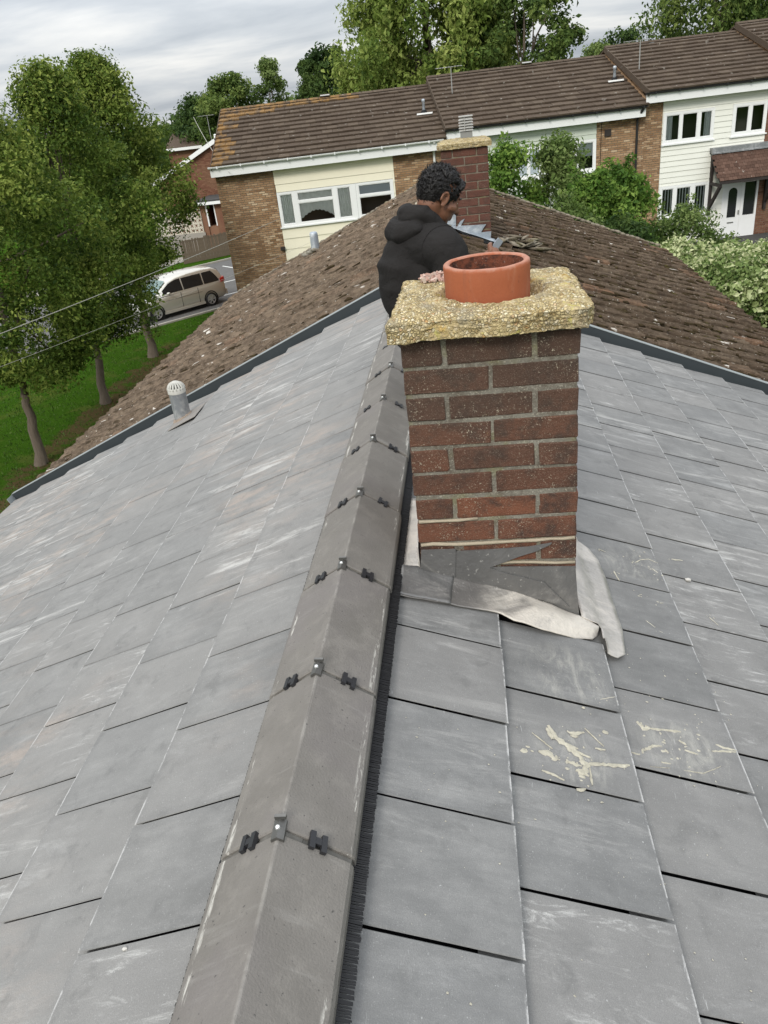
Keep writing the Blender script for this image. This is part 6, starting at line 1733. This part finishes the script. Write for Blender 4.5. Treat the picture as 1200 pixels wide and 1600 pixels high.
# ------------------------------------------------------------------ parked cars
def car_tree(label, origin, d, paint, group):
    d = Vector((*d, 0)).normalized(); n = Vector((-d.y, d.x, 0))
    M4 = Matrix((d, n, Vector((0, 0, 1)))).transposed().to_4x4(); M4.translation = Vector(origin)
    c = thing("parked_car", label, "car", origin, 0, group)
    dark = plain("car_dark_glass", (0.012, 0.014, 0.016), 0.06, 0.6); trim = plain("car_black_trim", (0.02, 0.02, 0.02), .6, .3)
    def mk_(mb, nm, mat, par=c, smooth=False): return mb.build(nm, mat, par, smooth=smooth, mat4=M4)
    st = [(0.0, .66, .44, .92), (.06, .80, .32, 1.00), (.25, .87, .26, 1.06), (.7, .905, .24, 1.06), (1.6, .915, .22, 1.04), (2.6, .915, .22, 1.01), (3.3, .91, .22, .98), (3.85, .90, .22, .95), (4.3, .865, .24, .86), (4.6, .78, .28, .75), (4.75, .60, .34, .62), (4.79, .40, .38, .56)]
    m = MB()
    for x, w, zs_, zb in st:
        h = zb - zs_
        half = [(0, zs_), (w * .80, zs_), (w * .96, zs_ + .05), (w * .985, zs_ + h * .25), (w, zs_ + h * .55), (w * .985, zs_ + h * .85), (w * .955, zb - .015), (w * .90, zb + .012), (w * .5, zb + .035), (0, zb + .045)]
        m.v += [(x, y, z) for y, z in half] + [(x, -y, z) for y, z in reversed(half[1:-1])]
    k = 18
    for i in range(len(st) - 1):
        for q in range(k): m.f.append((i * k + q, i * k + (q + 1) % k, (i + 1) * k + (q + 1) % k, (i + 1) * k + q))
    m.f.append(tuple(range(k))); m.f.append(tuple((len(st) - 1) * k + q for q in range(k)))
    body = mk_(m, "body", paint, smooth=True)
    gs = [(.07, .80, .76, 1.12), (.16, .835, .72, 1.38), (.30, .86, .69, 1.60), (.55, .875, .675, 1.715), (1.1, .88, .675, 1.765), (1.9, .88, .675, 1.765), (2.6, .88, .67, 1.71), (3.0, .878, .665, 1.61), (3.45, .87, .70, 1.33), (3.92, .83, .76, 1.005)]
    def gring(wb, wt, zt): return [(wb, 1.0), (wb * .55 + wt * .45, 1.0 + (zt - 1.0) * .45), (wt + .035, zt - .09), (wt - .03, zt - .018), (wt * .5, zt + .012), (0, zt + .02)]
    m = MB()
    for x, wb, wt, zt in gs:
        hf = gring(wb, wt, zt); m.v += [(x, y, z) for y, z in hf] + [(x, -y, z) for y, z in reversed(hf[:-1])]
    k = 11
    for i in range(len(gs) - 1):
        for q in range(k - 1): m.f.append((i * k + q, i * k + q + 1, (i + 1) * k + q + 1, (i + 1) * k + q))
    m.f.append(tuple(range(k))); m.f.append(tuple((len(gs) - 1) * k + q for q in range(k)))
    mk_(m, "roof", paint, smooth=True)
    def gat(x):
        for a, b in zip(gs, gs[1:]):
            if a[0] <= x <= b[0]:
                f = (x - a[0]) / (b[0] - a[0]); return [a[i] + (b[i] - a[i]) * f for i in range(1, 4)]
    def side_pt(x, z, off):
        wb, wt, zt = gat(x); r = gring(wb, wt, zt)
        for (y0, z0), (y1, z1) in zip(r, r[1:]):
            if z0 <= z <= z1: return y0 + (y1 - y0) * (z - z0) / max(1e-6, z1 - z0) + off
        return r[-1][0]
    for sgn in (1, -1):
        for (xa, xb, cut) in ((.36, 1.20, 'r'), (1.26, 2.32, ''), (2.38, 3.42, 'f')):
            m = MB(); nn = 8
            for i in range(nn + 1):
                x = xa + (xb - xa) * i / nn; zt = gat(x)[2]
                hi = min(zt - .13, 1.60) if cut != 'f' else max(1.10, min(zt - .11, 1.60)); lo = 1.075
                if cut == 'r': hi = min(hi, 1.12 + (x - .34) * 1.6)
                if hi < lo + .01: hi = lo + .01
                for z in (lo, (lo + hi) / 2, hi): m.v.append((x, sgn * side_pt(x, z, .006), z))
            for i in range(nn):
                for q in range(2): m.f.append((i * 3 + q, i * 3 + q + 1, i * 3 + 4 + q, i * 3 + 3 + q))
            mk_(m, "side_window", dark)
        for xw in (1.0, 3.95):
            m = MB(); Mw = Matrix.Translation((xw, sgn * .815, .325)) @ Matrix.Rotation(math.pi / 2, 4, 'X')
            m.lathe([(.20, -.11), (.30, -.11), (.325, -.08), (.328, .08), (.30, .11), (.225, .115), (.20, .10)], (0, 0, 0), 26, Mw)
            wh = mk_(m, "wheel", trim, smooth=True)
            m = MB(); yo = -sgn
            m.lathe([(.235, .09 * yo), (.225, .118 * yo), (.205, .116 * yo), (.195, .08 * yo)], (0, 0, 0), 26, Mw)
            for s in range(6):
                a = 6.283 * s / 6
                Ms = Mw @ Matrix.Rotation(a, 4, 'Z')
                m.box((.03, -.030, .09 * yo - .010), (.21, .030, .10 * yo + .010), Ms)
            m.lathe([(0, .118 * yo), (.05, .115 * yo), (.055, .08 * yo)], (0, 0, 0), 12, Mw)
            mk_(m, "rim", plain("alloy_silver", (0.62, 0.62, 0.62), .3, .5, .7), wh)
            m = MB(); m.lathe([(.335, .10 * yo), (.385, .10 * yo), (.385, .122 * yo), (.335, .126 * yo)], (0, 0, 0), 28, Matrix.Translation((xw, sgn * .795, .345)) @ Matrix.Rotation(math.pi / 2, 4, 'X'))
            mk_(m, "wheel_arch", trim)
        m = MB(); m.lathe([(0, -.08), (.06, -.06), (.085, 0), (.07, .06), (0, .08)], (0, 0, 0), 12, Matrix.Translation((3.22, sgn * .99, 1.10)) @ Matrix.Diagonal((1.1, 1.1, .8, 1))); mk_(m, "door_mirror", paint, smooth=True)
        m = MB()
        for q in ((.02, .66, .80), (.14, .80, .845)): pass
        m.add([(.03, sgn * .72, 1.02), (.34, sgn * .888, 1.02), (.30, sgn * .872, 1.17), (.10, sgn * .80, 1.21), (.03, sgn * .66, 1.22)], [(0, 1, 2, 3, 4)])
        m.prism([(.02, 1.0), (.30, 1.0), (.26, 1.13), (.10, 1.21), (.05, 1.21)], .70, .905, lambda a, b, dd: (a, sgn * (dd - .10 * (1 - a / .3)), b)); mk_(m, "tail_light", plain("tail_lamp_red", (0.55, 0.03, 0.02), .2, .5))
        m = MB(); m.prism([(4.25, .72), (4.62, .60), (4.60, .72), (4.35, .84)], .58, .80, lambda a, b, dd: (a, sgn * dd, b)); mk_(m, "headlight", plain("headlamp_glass", (0.62, 0.66, 0.68), .1, .6))
        m = MB()
        for xs_ in (1.62, 2.55): m.box((xs_, sgn * .905 - .006, .34), (xs_ + .012, sgn * .905 + .016, 1.02))
        m.box((1.4, sgn * .917 - .004, .78), (3.4, sgn * .917 + .004, .79)); mk_(m, "door_gap", trim)
        m = MB(); m.box((1.36, sgn * .905 - .03, .20), (3.58, sgn * .905 + .02, .30)); mk_(m, "sill_trim", paint)
    m = MB(); m.add([(3.86, .70, 1.06), (3.86, -.70, 1.06), (3.08, -.60, 1.60), (3.08, .60, 1.60)], [(0, 1, 2, 3)])
    for i in range(len(m.v)): m.v[i] = (m.v[i][0] + .02, m.v[i][1], m.v[i][2] + .012)
    mk_(m, "windscreen", plain("tinted_windscreen", (0.10, 0.17, 0.16), .06, .6))
    m = MB(); m.add([(.075, .68, 1.16), (.075, -.68, 1.16), (.285, -.60, 1.60), (.285, .60, 1.60)], [(0, 1, 2, 3)])
    for i in range(len(m.v)): m.v[i] = (m.v[i][0] - .02, m.v[i][1], m.v[i][2])
    mk_(m, "rear_window", dark)
    m = MB(); m.box((-.04, -.78, .36), (.10, .78, .60)); mk_(m, "rear_bumper", paint)
    return c
def car_paint(name, col, rough=.28):
    t = NT(name, rough, .5, .45); t.set("Base Color", (*col, 1)); t.set("Coat Weight", .6); t.set("Coat Roughness", .08); return t.m
dcar = Vector((-0.668, -0.744)); ncar = Vector((0.744, -0.668))
wr = Vector((-12.09, 37.12)); o2 = wr - dcar * 1.0 - ncar * .90
car_tree("champagne people carrier parked side-on beyond the farthest street tree", (o2.x, o2.y, -6.985), dcar, car_paint("champagne_paint", (0.56, 0.535, 0.475)), "cars parked beyond the street trees")
o3 = o2 + dcar * 12.0 + Vector((-1.0, 1.0)) * 1.6
car_tree("white car almost hidden by the leaves of the leftmost street tree", (o3.x, o3.y, -6.985), dcar, car_paint("white_paint", (0.62, 0.63, 0.64)), "cars parked beyond the street trees")
# ------------------------------------------------------------------ the person kneeling behind the chimney
def remesh(name, mb, voxel, smooth, mats, parent, label=None, fac=0.5):
    o = bpy.data.objects.new("tmp_" + name, mb.mesh("tmp_" + name, mats, recalc=True)); COL.objects.link(o)
    r = o.modifiers.new("r", 'REMESH'); r.mode = 'VOXEL'; r.voxel_size = voxel; r.use_smooth_shade = True
    s = o.modifiers.new("s", 'SMOOTH'); s.iterations = smooth; s.factor = fac
    dg = bpy.context.evaluated_depsgraph_get()
    me = bpy.data.meshes.new_from_object(o.evaluated_get(dg)); me.name = name
    bpy.data.objects.remove(o)
    if not me.materials: 
        for m_ in (mats if isinstance(mats, (list, tuple)) else [mats]): me.materials.append(m_)
    me.shade_smooth()
    return link(name, me, parent, label=label)
def capsule(m, pts, radii, n=14):
    """tube with round ends"""
    P = [Vector(p) for p in pts]; Q, rad = [], []
    d0 = (P[0] - P[1]).normalized(); d1 = (P[-1] - P[-2]).normalized()
    for a in (0.05, 0.5, 0.85): Q.append(P[0] + d0 * radii[0] * math.cos(a * 1.5708)); rad.append(radii[0] * math.sin(a * 1.5708))
    Q += P; rad += list(radii)
    for a in (0.85, 0.5, 0.05): Q.append(P[-1] + d1 * radii[-1] * math.cos(a * 1.5708)); rad.append(radii[-1] * math.sin(a * 1.5708))
    m.tube(Q, rad, n)
def ellipsoid(m, M4, c, r, rot=None):
    L = M4 @ Matrix.Translation(c) @ (rot or Matrix.Identity(4)) @ Matrix.Diagonal((*r, 1))
    prof = [(math.sin(math.pi * i / 14) + 1e-4, -math.cos(math.pi * i / 14)) for i in range(15)]
    b = len(m.v); m.lathe(prof, (0, 0, 0), 20, L)
    m.f.append(tuple(b + q for q in reversed(range(20)))); m.f.append(tuple(b + 14 * 20 + q for q in range(20)))

t_ = NT("warm_brown_skin", .5, .35); v_ = t_.coord("Object")
t_.set("Base Color", t_.mix(t_.noise(v_, 30, 4), (0.150, 0.066, 0.038), (0.205, 0.094, 0.054))); t_.set("Subsurface Weight", .08); t_.set("Subsurface Radius", (0.02, .008, .004)); t_.bump(t_.noise(v_, 300, 3), .0006)
M_SKIN = t_.m
t_ = NT("black_hoodie_fleece", .92, .15); v_ = t_.coord("Object")
t_.set("Base Color", t_.mix(t_.noise(v_, 8, 5), (0.012, 0.011, 0.0105), (0.026, 0.0238, 0.0228)))
b0 = t_.bump(t_.noise(v_, 16, 4, .6, dist=.6), .012); t_.bump(t_.noise(v_, 400, 2), .0008, prev=b0)
M_HOOD = t_.m
M_HAIR = plain("black_hair", (0.009, 0.0075, 0.007), .5, .35)
M_TROUS = plain("dark_work_trousers", (0.020, 0.021, 0.026), .9, .15, bump=.003)
M_BOOT = plain("black_boot", (0.015, 0.014, 0.013), .6, .3)

F = Vector((0.86, 0.51, 0)).normalized(); RT = Vector((F.y, -F.x, 0)); UP = Vector((0, 0, 1))
person = thing("person", "person in a black hoodie with curly black hair kneeling on the roof behind the chimney", "person", (0.2, 3.4, -0.12))
hip = Vector((0.205, 3.40, 0.250)); chest = Vector((0.205, 3.42, 0.50)); neck = Vector((0.240, 3.425, 0.655))
HC = Vector((0.300, 3.415, 0.776))
pt = R(-29)
HM = Matrix((RT, F, UP)).transposed().to_4x4(); HM.translation = HC
HM = HM @ Matrix.Rotation(pt, 4, 'X') @ Matrix.Rotation(R(2), 4, 'Y') @ Matrix.Scale(0.90, 4)
def H(*p): return HM @ Vector(p)
sh_r = Vector((0.318, 3.245, 0.600)); sh_l = Vector((0.140, 3.575, 0.605))
el_r = Vector((0.372, 3.185, 0.395)); wr_r = Vector((0.462, 3.352, 0.476))
el_l = Vector((0.275, 3.655, 0.400)); wr_l = Vector((0.445, 3.560, 0.400))
hr_ = hip + RT * .095; hl_ = hip - RT * .095
def onroof(x, y, l): return Vector((x, y, (rpt(x, y).z if abs(x) > .14 else -.005 - abs(x) * .65) + l))
kn_r = Vector((0.600, 3.36, 0.13)); kn_l = Vector((0.585, 3.66, 0.13))
an_r = onroof(0.40, 3.30, .085); an_l = onroof(0.40, 3.58, .085)
m = MB()
ellipsoid(m, HM, (0, -.014, .028), (.073, .094, .086)); ellipsoid(m, HM, (0, .030, -.040), (.058, .064, .078)); ellipsoid(m, HM, (0, .060, -.094), (.028, .026, .022))
ellipsoid(m, HM, (0, .070, -.020), (.046, .032, .060))
capsule(m, [H(-.030, .084, .022), H(0, .092, .020), H(.030, .084, .022)], [.010, .012, .010], 8)      # brow
capsule(m, [H(0, .094, .008), H(0, .106, -.016), H(0, .116, -.034)], [.008, .010, .0125], 8)            # nose
for s in (-1, 1): capsule(m, [H(s * .010, .104, -.036), H(s * .011, .096, -.036)], [.008, .007], 8)
capsule(m, [H(-.018, .088, -.064), H(0, .097, -.061), H(.018, .088, -.064)], [.005, .0075, .005], 8)   # lips
capsule(m, [H(-.016, .086, -.074), H(0, .094, -.074), H(.016, .086, -.074)], [.005, .008, .005], 8)
for s in (-1, 1):
    ellipsoid(m, HM, (s * .031, .078, .0045), (.0135, .0115, .0080))
    capsule(m, [H(s * .040, .064, -.030), H(s * .050, .040, -.034)], [.020, .018], 8)                     # cheek
    ring = [H(s * (.079 + .004 * math.sin(a)), -.012 + .017 * math.cos(a), -.012 + .029 * math.sin(a)) for a in [R(-110 + 32 * q) for q in range(11)]]
    m.tube(ring, [.0055] * 11, 7)
    ellipsoid(m, HM, (s * .073, -.008, -.014), (.006, .015, .026)); ellipsoid(m, HM, (s * .075, -.004, -.040), (.006, .008, .009))
capsule(m, [neck + Vector((-.02, 0, -.06)), neck, H(0, -.030, -.045)], [.066, .058, .056], 14)
capsule(m, [hip, hip.lerp(chest, .5), chest, neck - UP * .05], [.135, .125, .135, .085], 18)
capsule(m, [hl_, hr_], [.115, .115])
capsule(m, [sh_l, chest + UP * .09, sh_r], [.062, .09, .062])
for s_, e_, w_ in ((sh_r, el_r, wr_r), (sh_l, el_l, wr_l)): capsule(m, [s_, s_.lerp(e_, .5), e_, e_.lerp(w_, .4), w_], [.052, .046, .038, .037, .025], 12)
for h_, k_, a_ in ((hr_, kn_r, an_r), (hl_, kn_l, an_l)):
    capsule(m, [h_, h_.lerp(k_, .5), k_], [.088, .078, .056]); capsule(m, [k_, k_.lerp(a_, .35), a_], [.055, .054, .036])
    capsule(m, [a_, a_ + Vector((.09, .02, -.065))], [.036, .026])
# hands: the right one closed round the tool, the left one relaxed
T = Vector((0.64, 0.10, 0.76)).normalized()
HCn = Vector((0.489, 3.405, 0.517))
A = (HCn - wr_r); A = (A - T * A.dot(T)).normalized(); Bv = T.cross(A).normalized()
def hp(a, b, t): return HCn + A * a + Bv * b + T * t
capsule(m, [wr_r, hp(-.040, 0, -.016), hp(-.022, 0.004, 0)], [.026, .028, .026], 12)
capsule(m, [hp(-.024, -.006, -.030), hp(-.022, -.006, .030)], [.021, .021], 12)
for i, (t, ln) in enumerate(((.030, 1.0), (.010, 1.06), (-.010, 1.0), (-.029, .84))):
    capsule(m, [hp(-.020, -.020, t), hp(.006, -.026 * ln, t + .002), hp(.025 * ln, -.012, t + .002), hp(.022 * ln, .010, t), hp(.004, .018, t - .001)], [.0108, .0100, .0095, .0088, .0076], 9)
capsule(m, [hp(-.026, .014, .026), hp(-.006, .026, .040), hp(.016, .020, .046)], [.0125, .0112, .0092], 9)
hd_ = (wr_l - el_l).normalized(); hs = RT
pl = wr_l + hd_ * .05 - UP * .012
capsule(m, [wr_l, pl, wr_l + hd_ * .085 - UP * .03], [.025, .030, .028], 12)
for i, ln in enumerate((.066, .075, .070, .055)):
    b_ = wr_l + hd_ * .082 + hs * (.030 - .020 * i) - UP * .024
    capsule(m, [b_, b_ + hd_ * ln * .45 - UP * .012, b_ + hd_ * ln * .75 - UP * .035, b_ + hd_ * ln * .8 - UP * .055], [.0098, .009, .0085, .007], 8)
capsule(m, [wr_l + hd_ * .03 + hs * .024, wr_l + hd_ * .065 + hs * .046 - UP * .02, wr_l + hd_ * .09 + hs * .045 - UP * .04], [.012, .0108, .0085], 8)
remesh("body", m, .0042, 3, M_SKIN, person)
# eyes
for s in (-1, 1):
    m = MB(); ellipsoid(m, HM, (s * .031, .0775, -.001), (.0115, .0100, .0085)); m.build("eye", plain("eye_white", (.62, .58, .54), .3, .4), person, smooth=True)
    m = MB(); ellipsoid(m, HM, (s * .031, .0865, -.003), (.005, .0025, .0045)); m.build("iris", plain("dark_iris", (.02, .012, .008), .2, .5), person, smooth=True)
# hoodie
m = MB()
capsule(m, [hip + UP * .150, hip.lerp(chest, .75), chest - UP * .02, chest + UP * .06, neck - UP * .055], [.158, .160, .162, .150, .105], 22)
capsule(m, [hip + UP * .19 - RT * .05, hip + UP * .19 + RT * .05], [.145, .145], 18)
capsule(m, [sh_l - UP * .005, chest + UP * .095 - F * .02, sh_r - UP * .005], [.082, .118, .082], 16)
capsule(m, [hip.lerp(chest, .55) - F * .05, chest - F * .060 + UP * .02, chest - F * .03 + UP * .10], [.140, .135, .105], 20)
for s_, e_, w_ in ((sh_r, el_r, wr_r), (sh_l, el_l, wr_l)):
    capsule(m, [s_, s_.lerp(e_, .5), e_, e_.lerp(w_, .45), e_.lerp(w_, .88)], [.078, .070, .064, .060, .048], 16)
    capsule(m, [e_.lerp(w_, .80), e_.lerp(w_, .92)], [.050, .040], 14)
    for q in (.25, .45, .62): # creases gathered at the inner elbow
        c = s_.lerp(e_, q + .2); capsule(m, [c + F * .055 - RT * .03, c + F * .065 + RT * .03], [.020, .020], 8)
o = remesh("hoodie", m, .0075, 40, M_HOOD, person, fac=.6)
for v in o.data.vertices:   # cloth folds
    c = v.co; w_ = sstep(.34, .42, c.z) * 0.6 + .4
    r1 = 1 - 2 * abs(noise.noise(Vector((c.x * 4.5 + c.z * 6, c.y * 4.5 + c.z * 3, c.z * 9)))); r2 = 1 - 2 * abs(noise.noise(Vector((c.x * 9 - c.z * 9, c.y * 9 + 4, c.z * 19)))); f_ = r1 * .008 + r2 * .003
    v.co = c + v.normal * f_ * w_
m = MB()
band = [hip + UP * .055 + (RT * math.cos(a) * .158 + F * math.sin(a) * .140) for a in [6.2832 * q / 28 for q in range(29)]]
m.tube(band, [.020] * 29, 8); m.build("hoodie_hem", M_HOOD, o, smooth=True)
# the hood, dropped in a thick fold on the back of the neck
m = MB()
hb = neck - F * .050 + UP * .032
capsule(m, [neck + F * .060 - RT * .070 - UP * .020, neck - F * .005 - RT * .105 + UP * .015, hb - RT * .080 + UP * .030, hb - F * .040 + UP * .030, hb + RT * .080 + UP * .030, neck - F * .005 + RT * .105 + UP * .012, neck + F * .068 + RT * .068 - UP * .028], [.026, .034, .038, .040, .038, .034, .024], 14)
capsule(m, [hb - F * .045 - RT * .085 - UP * .015, hb - F * .085 - RT * .03 - UP * .030, hb - F * .085 + RT * .03 - UP * .034, hb - F * .045 + RT * .085 - UP * .020], [.036, .046, .046, .036], 14)
capsule(m, [hb - F * .050 - RT * .070 - UP * .060, hb - F * .080 - UP * .085, hb - F * .050 + RT * .065 - UP * .066], [.032, .042, .032], 14)
hd2 = remesh("hood", m, .005, 4, M_HOOD, o)
for v in hd2.data.vertices:
    c = v.co; v.co = c + v.normal * (noise.noise(Vector((c.x * 16, c.y * 16, c.z * 34))) * .006 + (0.5 - abs(noise.noise(Vector((c.x * 9 + 3, c.y * 9, c.z * 20))))) * .007)
# raised seams: shoulder to underarm on the near side
m = MB(); dgp = []
for q in range(13):
    a = R(-35 + 17 * q)
    dgp.append(sh_r - RT * .028 - F * .005 + (UP * math.cos(a) * .088 - F * math.sin(a) * .088))
tree_ = None
from mathutils.bvhtree import BVHTree
bvh = BVHTree.FromPolygons([v.co for v in o.data.vertices], [tuple(p.vertices) for p in o.data.polygons])
ring = []
for p in dgp:
    hit = bvh.find_nearest(p)
    if hit[0] is not None: ring.append(hit[0] + hit[1] * .001)
m.tube(ring, [.0028] * len(ring), 6); m.build("sleeve_seam", M_HOOD, o, smooth=True)
# trousers and boots
m = MB()
capsule(m, [hl_ - UP * .02, hr_ - UP * .02], [.128, .128], 18)
for h_, k_, a_ in ((hr_, kn_r, an_r), (hl_, kn_l, an_l)):
    capsule(m, [h_, h_.lerp(k_, .5), k_], [.104, .090, .068], 14); capsule(m, [k_, k_.lerp(a_, .4), a_.lerp(k_, .12)], [.066, .064, .050], 14)
remesh("trousers", m, .008, 4, M_TROUS, person)
for a_ in (an_r, an_l):
    m = MB(); capsule(m, [a_ + Vector((-.03, 0, 0)), a_ + Vector((.04, .01, -.02)), a_ + Vector((.15, .03, -.075))], [.052, .050, .038], 12); remesh("boot", m, .008, 3, M_BOOT, person)
# hair: close at the sides, tight curls on top
m = MB()
ellipsoid(m, HM, (0, -.022, .036), (.0765, .0925, .088))
for a in range(0): pass
cap_ = MB(); ellipsoid(cap_, HM, (0, -.020, .018), (.0750, .0925, .1045))
HI = HM.inverted()
keepf = []
for f in cap_.f:
    c = sum((HI @ Vector(cap_.v[i]) for i in f), Vector()) / len(f)
    line = -.002 if c.y > .03 else (-.088 if c.y < -.040 else -.030)
    if c.y > .055 and c.z < .070: continue
    if c.z > line: keepf.append(f)
cap_.f = keepf
hair = link("hair", cap_.mesh("hair", M_HAIR, smooth=True), person)
rr = random.Random(3); m = MB(); st = MB()
for i in range(1500):
    th, ph = rr.uniform(0, 6.283), math.acos(rr.uniform(-.9, 1))
    d = Vector((math.sin(ph) * math.cos(th), math.sin(ph) * math.sin(th), math.cos(ph)))
    p = Vector((d.x * .0745, -.020 + d.y * .092, .018 + d.z * .104))
    line = -.002 if p.y > .02 else (-.084 if p.y < -.040 else -.030)
    if p.z < line + rr.uniform(-.004, .008) or (p.y > .076 and p.z < .056): continue
    hgt = sstep(-.05, .100, p.z)
    q = p + d * (.011 * hgt * (0.5 + 1.0 * sstep(-.06, .09, p.y)) * rr.uniform(.2, 1.35) - .001)
    r_ = rr.uniform(.0035, .0075) * (.55 + .65 * hgt)
    M4 = HM @ Matrix.Translation(q) @ Matrix.Rotation(rr.random() * 6, 4, d) @ Matrix.Diagonal((r_ * rr.uniform(.8, 1.6), r_, r_ * rr.uniform(.7, 1.2), 1)); lump(m, M4, rr, .3)
    # stray curled strands break the outline
    for _ in range(2):
        a = d.orthogonal().normalized(); a.rotate(Matrix.Rotation(rr.random() * 6.28, 3, d)); b = d.cross(a); r2 = rr.uniform(.003, .006); h2 = rr.uniform(.004, .013) * (.3 + hgt)
        o2_ = q + Vector((rr.uniform(-.006, .006), rr.uniform(-.006, .006), rr.uniform(-.004, .004)))
        st.tube([HM @ (o2_ + d * h2 * f + (a * math.cos(5 * f) + b * math.sin(5 * f)) * r2) for f in (0, .25, .5, .75, 1)], [.0011, .0011, .001, .0008, .0004], 3, cap=False)
for i in range(110):      # fringe falling over the forehead
    x = rr.uniform(-.058, .058); q = Vector((x, .060 + .016 * (1 - (x / .06) ** 2) + rr.uniform(-.012, .010), .080 + rr.uniform(-.014, .022) - abs(x) * .25))
    r_ = rr.uniform(.005, .010); lump(m, HM @ Matrix.Translation(q) @ Matrix.Diagonal((r_, r_ * 1.2, r_, 1)), rr, .3)
hm_ = remesh("curls", m, .0034, 1, M_HAIR, hair)
hm_["kind"] = "stuff"
for v in hm_.data.vertices:
    c = v.co; v.co = c + v.normal * (noise.noise(c * 190) * .0030 + noise.noise(c * 90) * .0025)
st.build("strands", M_HAIR, hair, kind="stuff")
m = MB()
for s in (-1, 1): capsule(m, [H(s * .014, .0985, .019), H(s * .030, .0955, .025), H(s * .046, .082, .020)], [.0032, .0042, .0026], 6)
m.build("eyebrows", M_HAIR, hair, smooth=True)
# the tool
m = MB()
Mt = Matrix((A, Bv, T)).transposed().to_4x4(); Mt.translation = HCn
tool = thing("scraper", "flat grey metal tool held upright in the kneeling person's hand", "tool", tuple(HCn))
vs = []; prof = [(-.013, -.0035), (.013, -.0035), (.0135, 0), (.013, .0035), (-.013, .0035), (-.0135, 0)]
for t, s in ((-.055, .85), (-.05, 1), (.070, 1.05), (.080, 1.0), (.084, .9)):
    vs += [Mt @ Vector((b * 1.3, a * s * 1.0, t)) for a, b in prof]
m.add(vs, [(i * 6 + q, i * 6 + (q + 1) % 6, (i + 1) * 6 + (q + 1) % 6, (i + 1) * 6 + q) for i in range(4) for q in range(6)] + [tuple(range(6)), tuple(24 + q for q in range(6))])
m.build("blade", plain("brushed_grey_metal", (.36, .39, .44), .4, .5, .6), tool)

# ------------------------------------------------------------------ small loose things on the tiles
def pebble(label, x, y, r, seed):
    rr = random.Random(seed); m = MB()
    p = rpt(x, y, tile_lift(x, y) + r * .5); lump(m, Matrix.Translation(p) @ Matrix.Diagonal((r, r * .8, r * .6, 1)), rr, .25)
    thing("pebble", label, "stone", data=m.mesh("pebble", plain("pale_stone", (.48, .46, .42), .85, .2)))
pebble("tiny pale stone on the large tile left of the ridge, bottom left", -0.315, 0.835, .0055, 1)
pebble("tiny stone chip on the tile right of the lead, by the right edge", 1.16, 2.50, .012, 2)
